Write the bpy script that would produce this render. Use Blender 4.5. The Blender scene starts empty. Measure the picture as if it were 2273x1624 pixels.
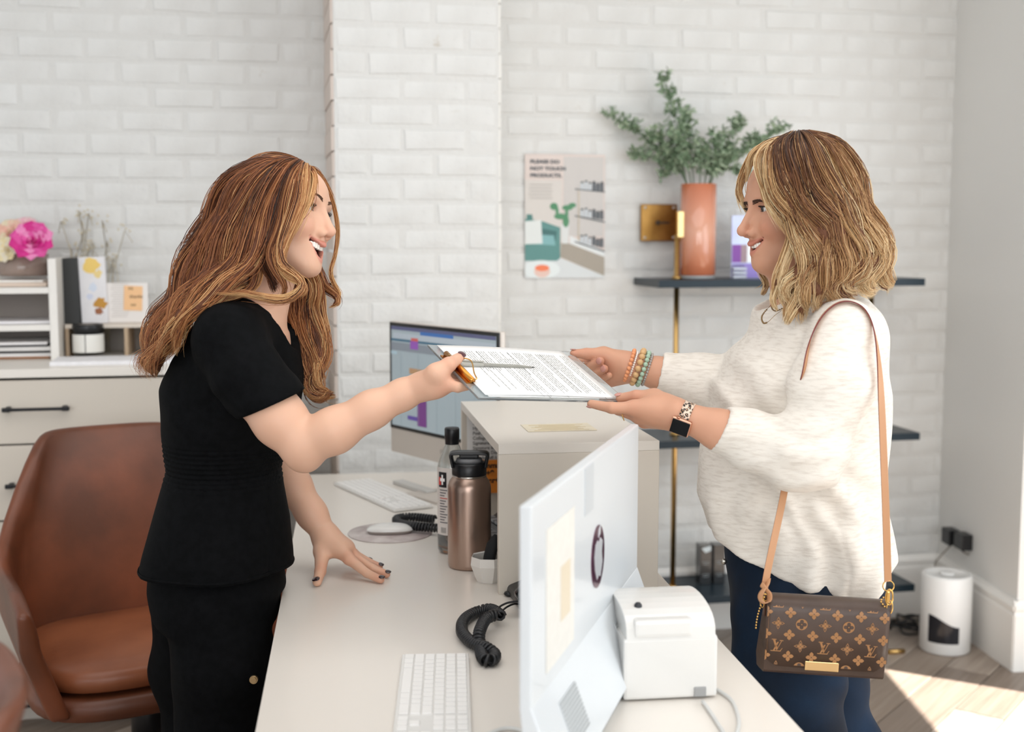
import bpy, bmesh, math, random
import numpy as np
from mathutils import Vector, Matrix, Quaternion
random.seed(7); rng = np.random.default_rng(7)
S = bpy.context.scene; COL = S.collection
F = 2768.0; PITCH = math.atan(287/F); CAM = Vector((0, 0, 1.47))
# ---------------------------------------------------------------- camera, light, exposure
cd = bpy.data.cameras.new('camera'); co = bpy.data.objects.new('camera', cd); COL.objects.link(co)
co.location = CAM; co.rotation_euler = (math.pi/2 - PITCH, 0, 0)
cd.sensor_width = 36; cd.lens = 36*F/2273; cd.clip_start = .05
cd.dof.use_dof = True; cd.dof.focus_distance = 2.42; cd.dof.aperture_fstop = 2.8
S.camera = co
S.view_settings.view_transform = 'Standard'; S.view_settings.look = 'None'
S.view_settings.exposure = -.06; S.view_settings.gamma = 1; S.view_settings.use_curve_mapping = False
W = bpy.data.worlds.new('world'); S.world = W; W.use_nodes = True
bg = W.node_tree.nodes['Background']; bg.inputs[0].default_value = (.93, .97, 1, 1); bg.inputs[1].default_value = .85
def light(kind, name, loc, target, energy, color, **kw):
    l = bpy.data.lights.new(name, kind); o = bpy.data.objects.new(name, l); COL.objects.link(o)
    o.location = loc; o.rotation_euler = (Vector(target)-Vector(loc)).to_track_quat('-Z', 'Y').to_euler()
    l.energy = energy; l.color = color
    for k, v in kw.items(): setattr(l, k, v)
    return o
SUN_EL = math.radians(40)
light('SUN', 'sun', (6, 0, 5), (6-.872*math.cos(SUN_EL), .49*math.cos(SUN_EL), 5-math.sin(SUN_EL)), 27.0, (1, .96, .9), angle=.006)
light('AREA', 'window_light', (3.05, 1.6, 1.7), (.5, 2.9, 1.2), 46, (.84, .93, 1), shape='RECTANGLE', size=2.4, size_y=2.2)
light('AREA', 'front_window_light', (.4, -4.2, 2.3), (0, 3, 1.2), 150, (.97, .985, 1), shape='RECTANGLE', size=5, size_y=2.4)
light('AREA', 'top_fill', (.2, 1.7, 2.98), (.2, 1.7, 0), 38, (.98, .99, 1), shape='RECTANGLE', size=3.4, size_y=2.4)  # unseen overhead fill, added to brighten the level surfaces
# ---------------------------------------------------------------- pixel helpers
SP, CP = math.sin(PITCH), math.cos(PITCH)
def ray(px, py):
    a = (px-1136.5)/F; b = -(py-812)/F
    return Vector((a, CP+b*SP, -SP+b*CP))
def P(px, py, Y): d = ray(px, py); return CAM + d*(Y/d.y)
def Pz(px, py, z): d = ray(px, py); return CAM + d*((z-CAM.z)/d.z)
# ---------------------------------------------------------------- materials
def lin(h):
    if isinstance(h, str):
        c = [int(h[i:i+2], 16)/255 for i in (0, 2, 4)]
    else: c = h
    return tuple((x/12.92 if x <= .04045 else ((x+.055)/1.055)**2.4) for x in c) + (1,)
MATS = {}
def mat(name, color='cccccc', rough=.5, metal=0, bump=0, bscale=40, var=0, vscale=8, color2=None, spec=.5, trans=0, sss=0, coat=0, emit=0, alpha=1, sheen=0, detail=4, vdist=None):
    if name in MATS: return MATS[name]
    m = bpy.data.materials.new(name); m.use_nodes = True; nt = m.node_tree; b = nt.nodes['Principled BSDF']
    b.inputs['Base Color'].default_value = lin(color); b.inputs['Roughness'].default_value = rough
    b.inputs['Metallic'].default_value = metal; b.inputs['Specular IOR Level'].default_value = spec
    b.inputs['Transmission Weight'].default_value = trans; b.inputs['Alpha'].default_value = alpha
    b.inputs['Coat Weight'].default_value = coat; b.inputs['Sheen Weight'].default_value = sheen
    if sss:
        b.inputs['Subsurface Weight'].default_value = sss; b.inputs['Subsurface Radius'].default_value = (1, .35, .2); b.inputs['Subsurface Scale'].default_value = .006
    if emit:
        b.inputs['Emission Color'].default_value = lin(color); b.inputs['Emission Strength'].default_value = emit
    tc = nt.nodes.new('ShaderNodeTexCoord')
    if color2 or var:
        n = nt.nodes.new('ShaderNodeTexNoise'); n.inputs['Scale'].default_value = vscale; n.inputs['Detail'].default_value = detail
        r = nt.nodes.new('ShaderNodeValToRGB'); r.color_ramp.elements[0].position = .35; r.color_ramp.elements[1].position = .65
        c1 = lin(color); c2 = lin(color2) if color2 else tuple(x*(1-var) for x in c1[:3])+(1,)
        r.color_ramp.elements[0].color = c1; r.color_ramp.elements[1].color = c2
        nt.links.new(tc.outputs['Object'], n.inputs['Vector']); nt.links.new(n.outputs['Fac'], r.inputs['Fac']); nt.links.new(r.outputs['Color'], b.inputs['Base Color'])
    if bump:
        n = nt.nodes.new('ShaderNodeTexNoise'); n.inputs['Scale'].default_value = bscale; n.inputs['Detail'].default_value = 5
        u = nt.nodes.new('ShaderNodeBump'); u.inputs['Strength'].default_value = min(1, bump); u.inputs['Distance'].default_value = vdist or .004
        nt.links.new(tc.outputs['Object'], n.inputs['Vector']); nt.links.new(n.outputs['Fac'], u.inputs['Height']); nt.links.new(u.outputs['Normal'], b.inputs['Normal'])
    MATS[name] = m; return m
# ---------------------------------------------------------------- objects
def tag(o, label=None, cat=None, group=None, kind=None):
    if label: o['label'] = label
    if cat: o['category'] = cat
    if group: o['group'] = group
    if kind: o['kind'] = kind
    return o
def thing(name, label, cat, loc=(0, 0, 0), rz=0, group=None, M=None):
    o = bpy.data.objects.new(name, None); COL.objects.link(o); o.empty_display_size = .05
    o.matrix_world = M if M is not None else Matrix.Translation(Vector(loc)) @ Matrix.Rotation(rz, 4, 'Z')
    return tag(o, label, cat, group)
class MB:
    """collects geometry in local coordinates; build() links it as one object"""
    def __init__(s): s.v = []; s.f = []; s.sm = []; s.mi = []; s.cur = 0
    def add(s, vs, fs, smooth=False, M=None):
        k = len(s.v)
        s.v += [tuple(M @ Vector(v)) if M else tuple(v) for v in vs]
        s.f += [tuple(i+k for i in f) for f in fs]; s.sm += [smooth]*len(fs); s.mi += [s.cur]*len(fs)
        return s
    def box(s, c, d, M=None, bev=0):
        x, y, z = (q/2 for q in d); c = Vector(c)
        if not bev:
            vs = [c+Vector((i*x, j*y, k*z)) for i in (-1, 1) for j in (-1, 1) for k in (-1, 1)]
            return s.add(vs, [(0, 1, 3, 2), (4, 6, 7, 5), (0, 4, 5, 1), (2, 3, 7, 6), (0, 2, 6, 4), (1, 5, 7, 3)], False, M)
        bm = bmesh.new(); bmesh.ops.create_cube(bm, size=1)
        for v in bm.verts: v.co = Vector((v.co.x*d[0], v.co.y*d[1], v.co.z*d[2]))+c
        bmesh.ops.bevel(bm, geom=bm.edges[:]+bm.verts[:], offset=bev, segments=2, affect='EDGES', profile=.6)
        bm.verts.index_update()
        s.add([v.co.copy() for v in bm.verts], [[v.index for v in f.verts] for f in bm.faces], False, M); bm.free(); return s
    def lathe(s, prof, n=32, M=None, smooth=True, cap=True):
        vs = [(r*math.cos(2*math.pi*i/n), r*math.sin(2*math.pi*i/n), z) for r, z in prof for i in range(n)]
        fs = [(j*n+i, j*n+(i+1) % n, (j+1)*n+(i+1) % n, (j+1)*n+i) for j in range(len(prof)-1) for i in range(n)]
        s.add(vs, fs, smooth, M)
        if cap:
            k = len(s.v)-len(vs)
            for j, rev in ((0, 1), (len(prof)-1, 0)):
                if prof[j][0] > 1e-5:
                    f = [k+j*n+i for i in range(n)]
                    s.f.append(tuple(f[::-1] if rev else f)); s.sm.append(False); s.mi.append(s.cur)
        return s
    def cyl(s, a, b, r, r2=None, n=16, cap=True):
        a = Vector(a); b = Vector(b); d = b-a
        M = Matrix.Translation(a) @ d.to_track_quat('Z', 'Y').to_matrix().to_4x4()
        return s.lathe([(r, 0), (r2 if r2 is not None else r, d.length)], n, M, True, cap)
    def tube(s, pts, r, n=8, closed=False, flat=None):
        pts = [Vector(p) for p in pts]; N = len(pts); vs = []
        up = None
        for i, p in enumerate(pts):
            t = ((pts[(i+1) % N]-pts[i-1]) if closed else (pts[min(i+1, N-1)]-pts[max(i-1, 0)])).normalized()
            if up is None: up = t.orthogonal().normalized()
            up = (up-t*up.dot(t)); up = up.normalized() if up.length > 1e-6 else t.orthogonal().normalized()
            if flat: u = Vector(flat); u = (u-t*u.dot(t)).normalized()
            else: u = up
            w = t.cross(u); rr = r[i] if isinstance(r, (list, np.ndarray)) else r
            ru, rw = rr if isinstance(rr, tuple) else (rr, rr)
            for k in range(n):
                a = 2*math.pi*k/n; vs.append(p+u*math.cos(a)*ru+w*math.sin(a)*rw)
        fs = [(j*n+k, j*n+(k+1) % n, ((j+1) % N)*n+(k+1) % n, ((j+1) % N)*n+k) for j in range(N if closed else N-1) for k in range(n)]
        s.add(vs, fs, True)
        if not closed:
            k = len(s.v)-len(vs); s.f += [tuple(k+i for i in range(n))[::-1], tuple(k+(N-1)*n+i for i in range(n))]; s.sm += [True]*2; s.mi += [s.cur]*2
        return s
    def sphere(s, c, r, n=12, M=None):
        r = (r, r, r) if not isinstance(r, (tuple, list)) else r; m = max(4, n//2)
        vs = [(c[0], c[1], c[2]-r[2])]
        for j in range(1, m):
            a = -math.pi/2+math.pi*j/m
            vs += [(c[0]+r[0]*math.cos(a)*math.cos(2*math.pi*i/n), c[1]+r[1]*math.cos(a)*math.sin(2*math.pi*i/n), c[2]+r[2]*math.sin(a)) for i in range(n)]
        vs.append((c[0], c[1], c[2]+r[2])); T = len(vs)-1
        fs = [(0, 1+(i+1) % n, 1+i) for i in range(n)]
        fs += [(1+j*n+i, 1+j*n+(i+1) % n, 1+(j+1)*n+(i+1) % n, 1+(j+1)*n+i) for j in range(m-2) for i in range(n)]
        fs += [(T, T-n+i, T-n+(i+1) % n) for i in range(n)]
        return s.add(vs, fs, True, M)
    def poly(s, pts, th=0, M=None, axis=1):
        """flat polygon in the x-z plane (axis=1) or x-y plane (axis=2); th = thickness"""
        n = len(pts)
        f = (lambda p, o: (p[0], o, p[1])) if axis == 1 else (lambda p, o: (p[0], p[1], o))
        vs = [f(p, 0) for p in pts]
        if not th: return s.add(vs, [tuple(range(n))], False, M)
        vs += [f(p, th) for p in pts]
        return s.add(vs, [tuple(range(n)), tuple(range(2*n-1, n-1, -1))]+[(i, i+n, (i+1) % n+n, (i+1) % n) for i in range(n)], False, M)
    def mesh(s, name, m):
        me = bpy.data.meshes.new(name); me.from_pydata(s.v, [], s.f)
        for x in (m if isinstance(m, (list, tuple)) else [m]): me.materials.append(x)
        me.polygons.foreach_set('use_smooth', s.sm)
        if any(s.mi): me.polygons.foreach_set('material_index', s.mi)
        me.update(); return me
    def build(s, name, m, parent=None, M=None, **kw):
        o = bpy.data.objects.new(name, s.mesh(name, m)); COL.objects.link(o)
        if parent: o.parent = parent
        if M is not None: o.matrix_local = M
        tag(o, kw.get('label'), kw.get('cat'), kw.get('group'), kw.get('kind'))
        if kw.get('fixn'):
            bm = bmesh.new(); bm.from_mesh(o.data); bmesh.ops.recalc_face_normals(bm, faces=bm.faces[:]); bm.to_mesh(o.data); bm.free()
        return o
def inst(me, name, parent=None, M=None):
    o = bpy.data.objects.new(name, me); COL.objects.link(o)
    if parent: o.parent = parent
    if M is not None: o.matrix_local = M
    return o
def text(name, s, size, M, m, parent, th=.0003, align='LEFT', sx=1, bold=0):
    c = bpy.data.curves.new(name, 'FONT'); c.body = s; c.size = size; c.extrude = th; c.align_x = align; c.offset = bold
    t = bpy.data.objects.new('t', c); COL.objects.link(t); bpy.context.view_layer.update()
    me = bpy.data.meshes.new_from_object(t.evaluated_get(bpy.context.evaluated_depsgraph_get())); me.name = name
    bpy.data.objects.remove(t); me.materials.clear(); me.materials.append(m)
    o = inst(me, name, parent, M @ Matrix.Scale(sx, 4, (1, 0, 0))); return o
def spline(pts, n):
    """Catmull-Rom through pts (any dimension), n samples"""
    A = np.array(pts, float); K = len(A); t = np.linspace(0, K-1, n); i = np.clip(t.astype(int), 0, K-2); u = (t-i)[:, None]
    p0 = A[np.clip(i-1, 0, K-1)]; p1 = A[i]; p2 = A[i+1]; p3 = A[np.clip(i+2, 0, K-1)]
    return .5*((2*p1)+(-p0+p2)*u+(2*p0-5*p1+4*p2-p3)*u*u+(-p0+3*p1-3*p2+p3)*u**3)
T = Matrix.Translation
def RX(a): return Matrix.Rotation(a, 4, 'X')
def RY(a): return Matrix.Rotation(a, 4, 'Y')
def RZ(a): return Matrix.Rotation(a, 4, 'Z')
UP = RX(math.pi/2)      # lays x-y drawings (text) upright, facing -y
# ---------------------------------------------------------------- shell
YAW = math.radians(11.5); O = Vector((-.45, 4.0, 0)); U = Vector((math.cos(YAW), math.sin(YAW), 0)); N = Vector((-math.sin(YAW), math.cos(YAW), 0))
RM = T(O) @ RZ(YAW)                       # room frame: x along the brick wall, y into it
def wall_s(px, t, py=600):
    d = ray(px, py); k = ((O+N*t)-CAM).dot(N)/d.dot(N); return ((CAM+d*k)-O).dot(U)
TL, TR = .40, .33
paint = mat('painted_brick', 'dfdfdd', .62, bump=.8, bscale=17, color2='d5d4d1', vscale=5, vdist=.010)
# faint stains where paint has chipped off the old brick
nt = paint.node_tree; b = nt.nodes['Principled BSDF']; src = b.inputs['Base Color'].links[0].from_socket
n2 = nt.nodes.new('ShaderNodeTexNoise'); n2.inputs['Scale'].default_value = 11; n2.inputs['Detail'].default_value = 8; n2.inputs['Roughness'].default_value = .72
geo = nt.nodes.new('ShaderNodeNewGeometry'); nt.links.new(geo.outputs['Position'], n2.inputs['Vector'])
r2 = nt.nodes.new('ShaderNodeValToRGB'); r2.color_ramp.elements[0].position = .66; r2.color_ramp.elements[1].position = .76
mx = nt.nodes.new('ShaderNodeMixRGB'); mx.inputs['Color2'].default_value = lin('b5a996')
nt.links.new(n2.outputs['Fac'], r2.inputs['Fac']); nt.links.new(r2.outputs['Color'], mx.inputs['Fac']); nt.links.new(src, mx.inputs['Color1']); nt.links.new(mx.outputs['Color'], b.inputs['Base Color'])
mortar = mat('painted_mortar', 'd6d5d2', .75, bump=.7, bscale=40, vdist=.006)
white = mat('white_wall_paint', 'e3e2df', .6)
trimw = mat('white_trim', 'eceae6', .4)
BL, BH, BD = .212, .079, .05
def brick_mesh(k, L=BL, skew=0):
    r = random.Random(k); j = lambda a: (r.random()-.5)*a
    x, z, d, bv = (L-.008)/2, (BH-.007)/2, BD/2, .007
    x += j(.006); z += j(.004); vs = []
    for sx, sz in ((-1, -1), (1, -1), (1, 1), (-1, 1)): vs.append((sx*x, d, sz*z))
    for sx, sz in ((-1, -1), (1, -1), (1, 1), (-1, 1)): vs.append((sx*(x)+j(.002), -d+bv, sz*z+j(.003)))
    for sx, sz in ((-1, -1), (1, -1), (1, 1), (-1, 1)): vs.append((sx*(x-bv)+j(.006), -d+j(.002), sz*(z-bv)+j(.005)))
    vs.append((j(.05), -d-.002+j(.003), j(.02)))
    fs = [(i, (i+1) % 4, 4+(i+1) % 4, 4+i) for i in range(4)]+[(4+i, 4+(i+1) % 4, 8+(i+1) % 4, 8+i) for i in range(4)]+[(8+i, 8+(i+1) % 4, 12) for i in range(4)]
    m = MB(); m.add(vs, fs, False); me = m.mesh('brick', paint); return me
BR = [brick_mesh(i) for i in range(8)]; BRH = [brick_mesh(50+i, BL/2) for i in range(3)]
def in_view(p, m=60):
    d = p-CAM; f = d.y*CP-d.z*SP
    if f <= 0: return False
    x = 1136.5+F*d.x/f; y = 812-F*(d.y*SP+d.z*CP)/f
    return -m < x < 2273+m and -m < y < 1624+m
def brick_wall(name, s0, s1, t, z0=.0, z1=3.0, hide=None):
    base = MB(); base.box(((s0+s1)/2, t+.0752, z1/2), (s1-s0, .14, z1)); w = base.build(name, mortar, M=RM, kind='structure')
    far = MB(); row = 0; z = BH/2; cnt = 0
    while z < z1:
        x = s0 if row % 2 == 0 else s0-BL/2
        while x < s1-.02:
            a, b_ = max(x, s0), min(x+BL, s1)
            if b_-a > .03:
                c = Vector(((a+b_)/2, t+.028, z)); wp = RM @ c; L = b_-a
                hid = hide and hide(wp)
                tilt = T((0, (random.random()-.5)*.004, 0)) @ RY((random.random()-.5)*.018) @ RX((random.random()-.5)*.03)
                sx = L/BL if L > BL*.6 else L/(BL/2)
                M = T(c) @ tilt @ Matrix.Scale(sx, 4, (1, 0, 0)); me = random.choice(BR if L > BL*.6 else BRH)
                if in_view(wp, 20) and not hid and cnt < 298:
                    inst(me, 'brick', w, M); cnt += 1
                else:
                    far.add([v.co for v in me.vertices], [tuple(p.vertices) for p in me.polygons], False, M)
            x += BL
        z += BH; row += 1
    if far.v: far.build('brick_course', paint, w, kind='stuff')
    return w
sE = wall_s(747, 0); sF = wall_s(1108, 0)
hideL = lambda p: p.z < 1.02
brick_wall('wall_back_left', -2.6, sE, TL, hide=hideL)
brick_wall('wall_back_centre', sE, sF, 0)
brick_wall('wall_back_right', sF-.02, 2.32, TR, hide=lambda p: p.z < .1)
# side face of the breast, left (pinkish) and right
for nm, s, t1, c in (('wall_breast_left_side', sE, TL, 'd9cbc1'), ('wall_breast_right_side', sF, TR, 'e4e2dd')):
    q = MB(); k = -1 if s == sE else 1
    for i in range(36): q.box((s+k*(-.0+random.random()*.004), t1/2+.01, BH*(i+.5)), (.012, t1, BH-.006))
    q.build(nm, mat(nm, c, .7, bump=.6, bscale=30), M=RM, kind='structure')
# column at the right
pc = [(1.66, 4.80), (1.712, 4.12), (2.7, 4.22), (2.7, 4.95)]
q = MB(); q.poly(pc, 3.0, axis=2); q.build('wall_right', white, kind='structure', fixn=True)
def base_run(name, a, b, h=.245, d=.018, side=1):
    a = Vector((*a, 0)); b = Vector((*b, 0)); u = (b-a).normalized(); L = (b-a).length; M = T(a) @ RZ(math.atan2(u.y, u.x))
    q = MB(); prof = [(0, 0), (-d*side, 0), (-d*side, h-.05), (-d*side*.8, h-.045), (-d*side*.8, h-.035), (-d*1.1*side, h-.03), (-d*1.1*side, h-.018), (-d*.5*side, h-.006), (-d*.4*side, h), (0, h)]
    vs = [(x, p, z) for x in (-.015, L+.012) for p, z in prof]; n = len(prof)
    q.add(vs, [(i, (i+1) % n, (i+1) % n+n, i+n) for i in range(n)]+[tuple(range(n)), tuple(range(2*n-1, n-1, -1))])
    q.build(name, trimw, M=M, kind='structure', fixn=True)
base_run('baseboard_right', pc[0], pc[1]); base_run('baseboard_front_right', pc[1], pc[2])
a = O+U*sF+N*TR; b2 = O+U*2.3+N*TR; base_run('baseboard_back', (a.x, a.y), (b2.x, b2.y))
# window wall at the far right, outside the frame: added so its opening shapes the sun patch
wm = RM @ T((0, 0, 0))
q = MB(); X = 3.25
for (y0, y1, z0, z1) in ((3.02, 5.0, 0, 3.0), (-1.2, 3.02, 0, .25), (-1.2, 3.02, 2.02, 3.0), (-1.3, -1.1, .25, 2.02)):
    q.box((X+.06, (y0+y1)/2, (z0+z1)/2), (.12, y1-y0, z1-z0))
q.build('unseen_window_wall', white, kind='structure')
q = MB(); q.box((.3, 2.0, 3.06), (6.6, 7.0, .1)); q.build('unseen_ceiling', white, kind='structure')  # unseen slab overhead, added to keep direct sun off the walls
# floor: grey oak planks laid on the diagonal
q = MB(); q.box((.2, 2.2, -.025), (6.4, 6.6, .04)); fl = q.build('floor', mat('floor_gap', '3d352e', .8), kind='structure')
woods = []
for i, (c1, c2) in enumerate((('98897c', '857567'), ('a6988b', '8f8073'), ('8b7c70', '796a5e'), ('b0a295', '998a7d'))):
    m = mat('oak_plank_%d' % i, c1, .42, color2=c2, vscale=3); nt = m.node_tree
    no = [n for n in nt.nodes if n.type == 'TEX_NOISE'][0]; mp = nt.nodes.new('ShaderNodeMapping'); mp.inputs['Scale'].default_value = (.35, 9, 1)
    tcn = [n for n in nt.nodes if n.type == 'TEX_COORD'][0]; nt.links.new(tcn.outputs['Object'], mp.inputs['Vector']); nt.links.new(mp.outputs['Vector'], no.inputs['Vector'])
    no.inputs['Scale'].default_value = 6; no.inputs['Distortion'].default_value = 1.2; woods.append(m)
PLM = []
for m in woods:
    q = MB(); q.box((0, 0, 0), (1.496, .146, .014), bev=.0015); PLM.append(q.mesh('plank', m))
ang = math.radians(53); c0 = Vector((1.2, 3.9, -.006)); cnt = 0
for r_ in range(-16, 17):
    off = (r_*.37) % 1.5
    for k in range(-3, 4):
        p = c0 + (RZ(ang) @ Vector((k*1.5+off, r_*.15, 0)))
        if -2.8 < p.x < 3.1 and -.4 < p.y < 5.3:
            inst(PLM[(r_*7+k*3) % 4], 'plank', fl, T(p) @ RZ(ang)); cnt += 1
# ---------------------------------------------------------------- built-in drawers along the left wall
lam = mat('white_laminate', 'e2dbd1', .42); lamd = mat('white_laminate_front', 'd6cdc0', .45); blk = mat('black_metal', '15161a', .42, .3)
ct, cf = TL-.02, -.20; ctz = 1.088
s1c = wall_s(628, cf, 1000); s0c = -2.45
cab = thing('drawer_cabinet', 'long white built-in cabinet of wide drawers with black bar pulls along the left brick wall', 'cabinet', M=RM)
q = MB(); q.box(((s0c+s1c)/2, (cf+ct)/2+.02, .53), (s1c-s0c, ct-cf-.04, .96)); q.box(((s0c+s1c)/2, (cf+ct)/2+.05, .03), (s1c-s0c, ct-cf-.1, .06)); q.build('body', lam, cab)
q = MB(); q.box(((s0c+s1c)/2, (cf+ct)/2-.005, ctz-.0125), (s1c-s0c+.01, ct-cf+.01, .025), bev=.002)
q.build('worktop', mat('worktop_white', 'ece6dd', .3), cab)
def zat(py, t, px=87):
    d = ray(px, py); k = ((O+N*t)-CAM).dot(N)/d.dot(N); return (CAM+d*k).z
zl = [ctz-.03, zat(985, cf), zat(1153, cf), zat(1316, cf), zat(1482, cf), .075]
hz = [zat(905, cf), zat(1073, cf), zat(1238, cf), zat(1400, cf), zat(1557, cf)]
sc = wall_s(87, cf, 1000); DW = .80
for c in range(-1, 3):
    a = sc-DW/2+c*DW; b_ = min(a+DW, s1c)
    if b_-a < .1 or a < s0c: a = max(a, s0c)
    if b_-a < .1: continue
    for i in range(5):
        q = MB(); q.box(((a+b_)/2, cf+.008, (zl[i]+zl[i+1])/2), (b_-a-.006, .02, zl[i]-zl[i+1]-.006), bev=.0015)
        dr = q.build('drawer', lamd, cab)
        h = MB(); hc = (a+b_)/2; z = hz[i]
        h.box((hc, cf-.03, z), (.175, .009, .009), bev=.002)
        for k in (-1, 1): h.box((hc+k*.078, cf-.015, z), (.014, .03, .014), bev=.003); h.box((hc+k*.082, cf-.03, z), (.022, .012, .013), bev=.003)
        h.build('handle', blk, dr)
# ---------------------------------------------------------------- desk
DY = math.radians(7.3); DZ = .75; d0 = Pz(566, 1624, DZ); DM = T(d0) @ RZ(DY); DMI = DM.inverted()
def D(px, py, z=DZ): return DMI @ Pz(px, py, z)
dw = D(1785, 1624).x; y0d = -.75; y1d = D(800, 1050).y
desk = thing('reception_desk', 'long white laminate reception desk running between the two women', 'desk', M=DM)
dtop = mat('desk_white', 'e5ded5', .33, coat=.15)
q = MB(); q.box((dw/2, (y0d+y1d)/2, -.0175), (dw, y1d-y0d, .035), bev=.002); q.build('top', dtop, desk)
q = MB(); q.box((dw-.04, (y0d+y1d)/2, -.395), (.03, y1d-y0d-.06, .72)); q.build('front_panel', lam, desk)
for k, y in ((0, y0d+.04), (1, (y0d+y1d)/2), (2, y1d-.04)):
    q = MB(); q.box((dw/2, y, -.395), (dw-.1, .03, .72)); q.build('support_panel', lam, desk)
# raised transaction box, open towards the staff side
bfl = D(1107, 1320); bz = .307
bfar = D(1042, 890, DZ+bz); bfr = D(1450, 971, DZ+bz)
bw = bfr.x-bfl.x+.004; bl = bfar.y-bfl.y; bm_ = T(DM @ bfl) @ RZ(DY+math.radians(1.5))
box = thing('transaction_box', 'raised white box shelf on the desk, open towards the staff side', 'shelf box', M=bm_)
th = .02
q = MB(); q.box((bw/2, bl/2, bz-th/2), (bw, bl, th), bev=.0015); q.build('top', lam, box)
q = MB(); q.box((bw/2, th/2, (bz-th)/2), (bw, th, bz-th), bev=.0015); q.build('side_panel', lamd, box)
q = MB(); q.box((bw/2, bl-th/2, (bz-th)/2), (bw, th, bz-th)); q.build('side_panel', lamd, box)
q = MB(); q.box((bw-th/2, bl/2, (bz-th)/2), (th, bl-2*th, bz-th)); q.build('back_panel', lamd, box)
pap = mat('white_paper', 'f2f1ef', .6); gold = mat('polished_gold', 'e0b66c', .22, 1); ink = mat('grey_ink', '55534f', .7)
# certificate print lying on the box
q = MB(); q.box((.16, .2, bz+.001), (.15, .10, .0012)); c_ = q.build('printed_certificate', mat('cream_print', 'eadfc6', .5, var=.12, vscale=60), M=bm_)
tag(c_, 'cream printed slip lying flat on top of the raised box', 'paper')
q = MB()
for i in range(7): q.box((.16, .16+i*.012, bz+.0018), (.12-.02*(i % 3), .004, .0003))
q.build('print_lines', mat('gold_print', 'cdb98c', .5), c_)
# ---------------------------------------------------------------- things on the drawer cabinet
RI = RM.inverted(); CT = ctz
def RR(px, py, z=CT): return RI @ Pz(px, py, z)
def onwall(px, py, t):
    d = ray(px, py); k = ((O+N*t)-CAM).dot(N)/d.dot(N); return RI @ (CAM+d*k)
orgm = mat('organiser_white', 'e9e5df', .4)
a = RR(88, 800); x1 = a.x+.058; yf = a.y; zt = onwall(100, 574, yf).z
M = RM @ T((x1, yf, CT)); org = thing('letter_organiser', 'white open letter organiser with stacked papers at the left end of the cabinet', 'organiser', M=M)
hh = zt-CT
q = MB(); q.box((-.012, .15, hh/2), (.024, .30, hh)); q.build('side_panel', orgm, org)
q = MB(); q.box((-.50, .15, hh/2), (.024, .30, hh)); q.build('side_panel', orgm, org)
zs = [onwall(40, y, yf).z-CT for y in (645, 728)]
for z in zs: q = MB(); q.box((-.256, .15, z), (.47, .30, .018)); q.build('shelf', orgm, org)
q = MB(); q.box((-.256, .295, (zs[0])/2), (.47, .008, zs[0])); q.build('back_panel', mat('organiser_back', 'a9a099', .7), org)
for i, (z, w, h, c, dy) in enumerate(((zs[0]+.010, .30, .012, 'd9c6b6', .02), (zs[0]+.023, .28, .006, 'f0ece6', .03), (zs[1]+.010, .32, .008, 'efecee', .01), (.001, .30, .006, 'c98b5a', .03), (.008, .32, .010, 'e3e0de', .02), (.019, .30, .006, '2c2b2e', .03), (.026, .31, .012, 'ece9e6', .02), (.039, .29, .006, '3a383c', .02), (.046, .30, .008, 'f1eeee', .015))):
    q = MB(); q.box((-.19, .14+dy, z+h/2+.0005), (w, .22, h), RZ((i % 3-1)*.03)); o = q.build('paper_stack', mat('paper_'+c, c, .6), M=M)
    tag(o, ['tan folder on top of the white letter organiser', 'thin white sheets on the tan folder on the organiser', 'white sheets alone on the middle shelf of the organiser', 'orange folder at the bottom of the lowest organiser pile', 'grey paper bundle just above the orange folder in the organiser', 'thin black folder in the middle of the lowest organiser pile', 'thick white paper bundle in the lowest organiser pile', 'dark grey folder near the top of the lowest organiser pile', 'white sheets topmost in the lowest organiser pile'][i], 'papers', 'papers in the letter organiser')
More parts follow.
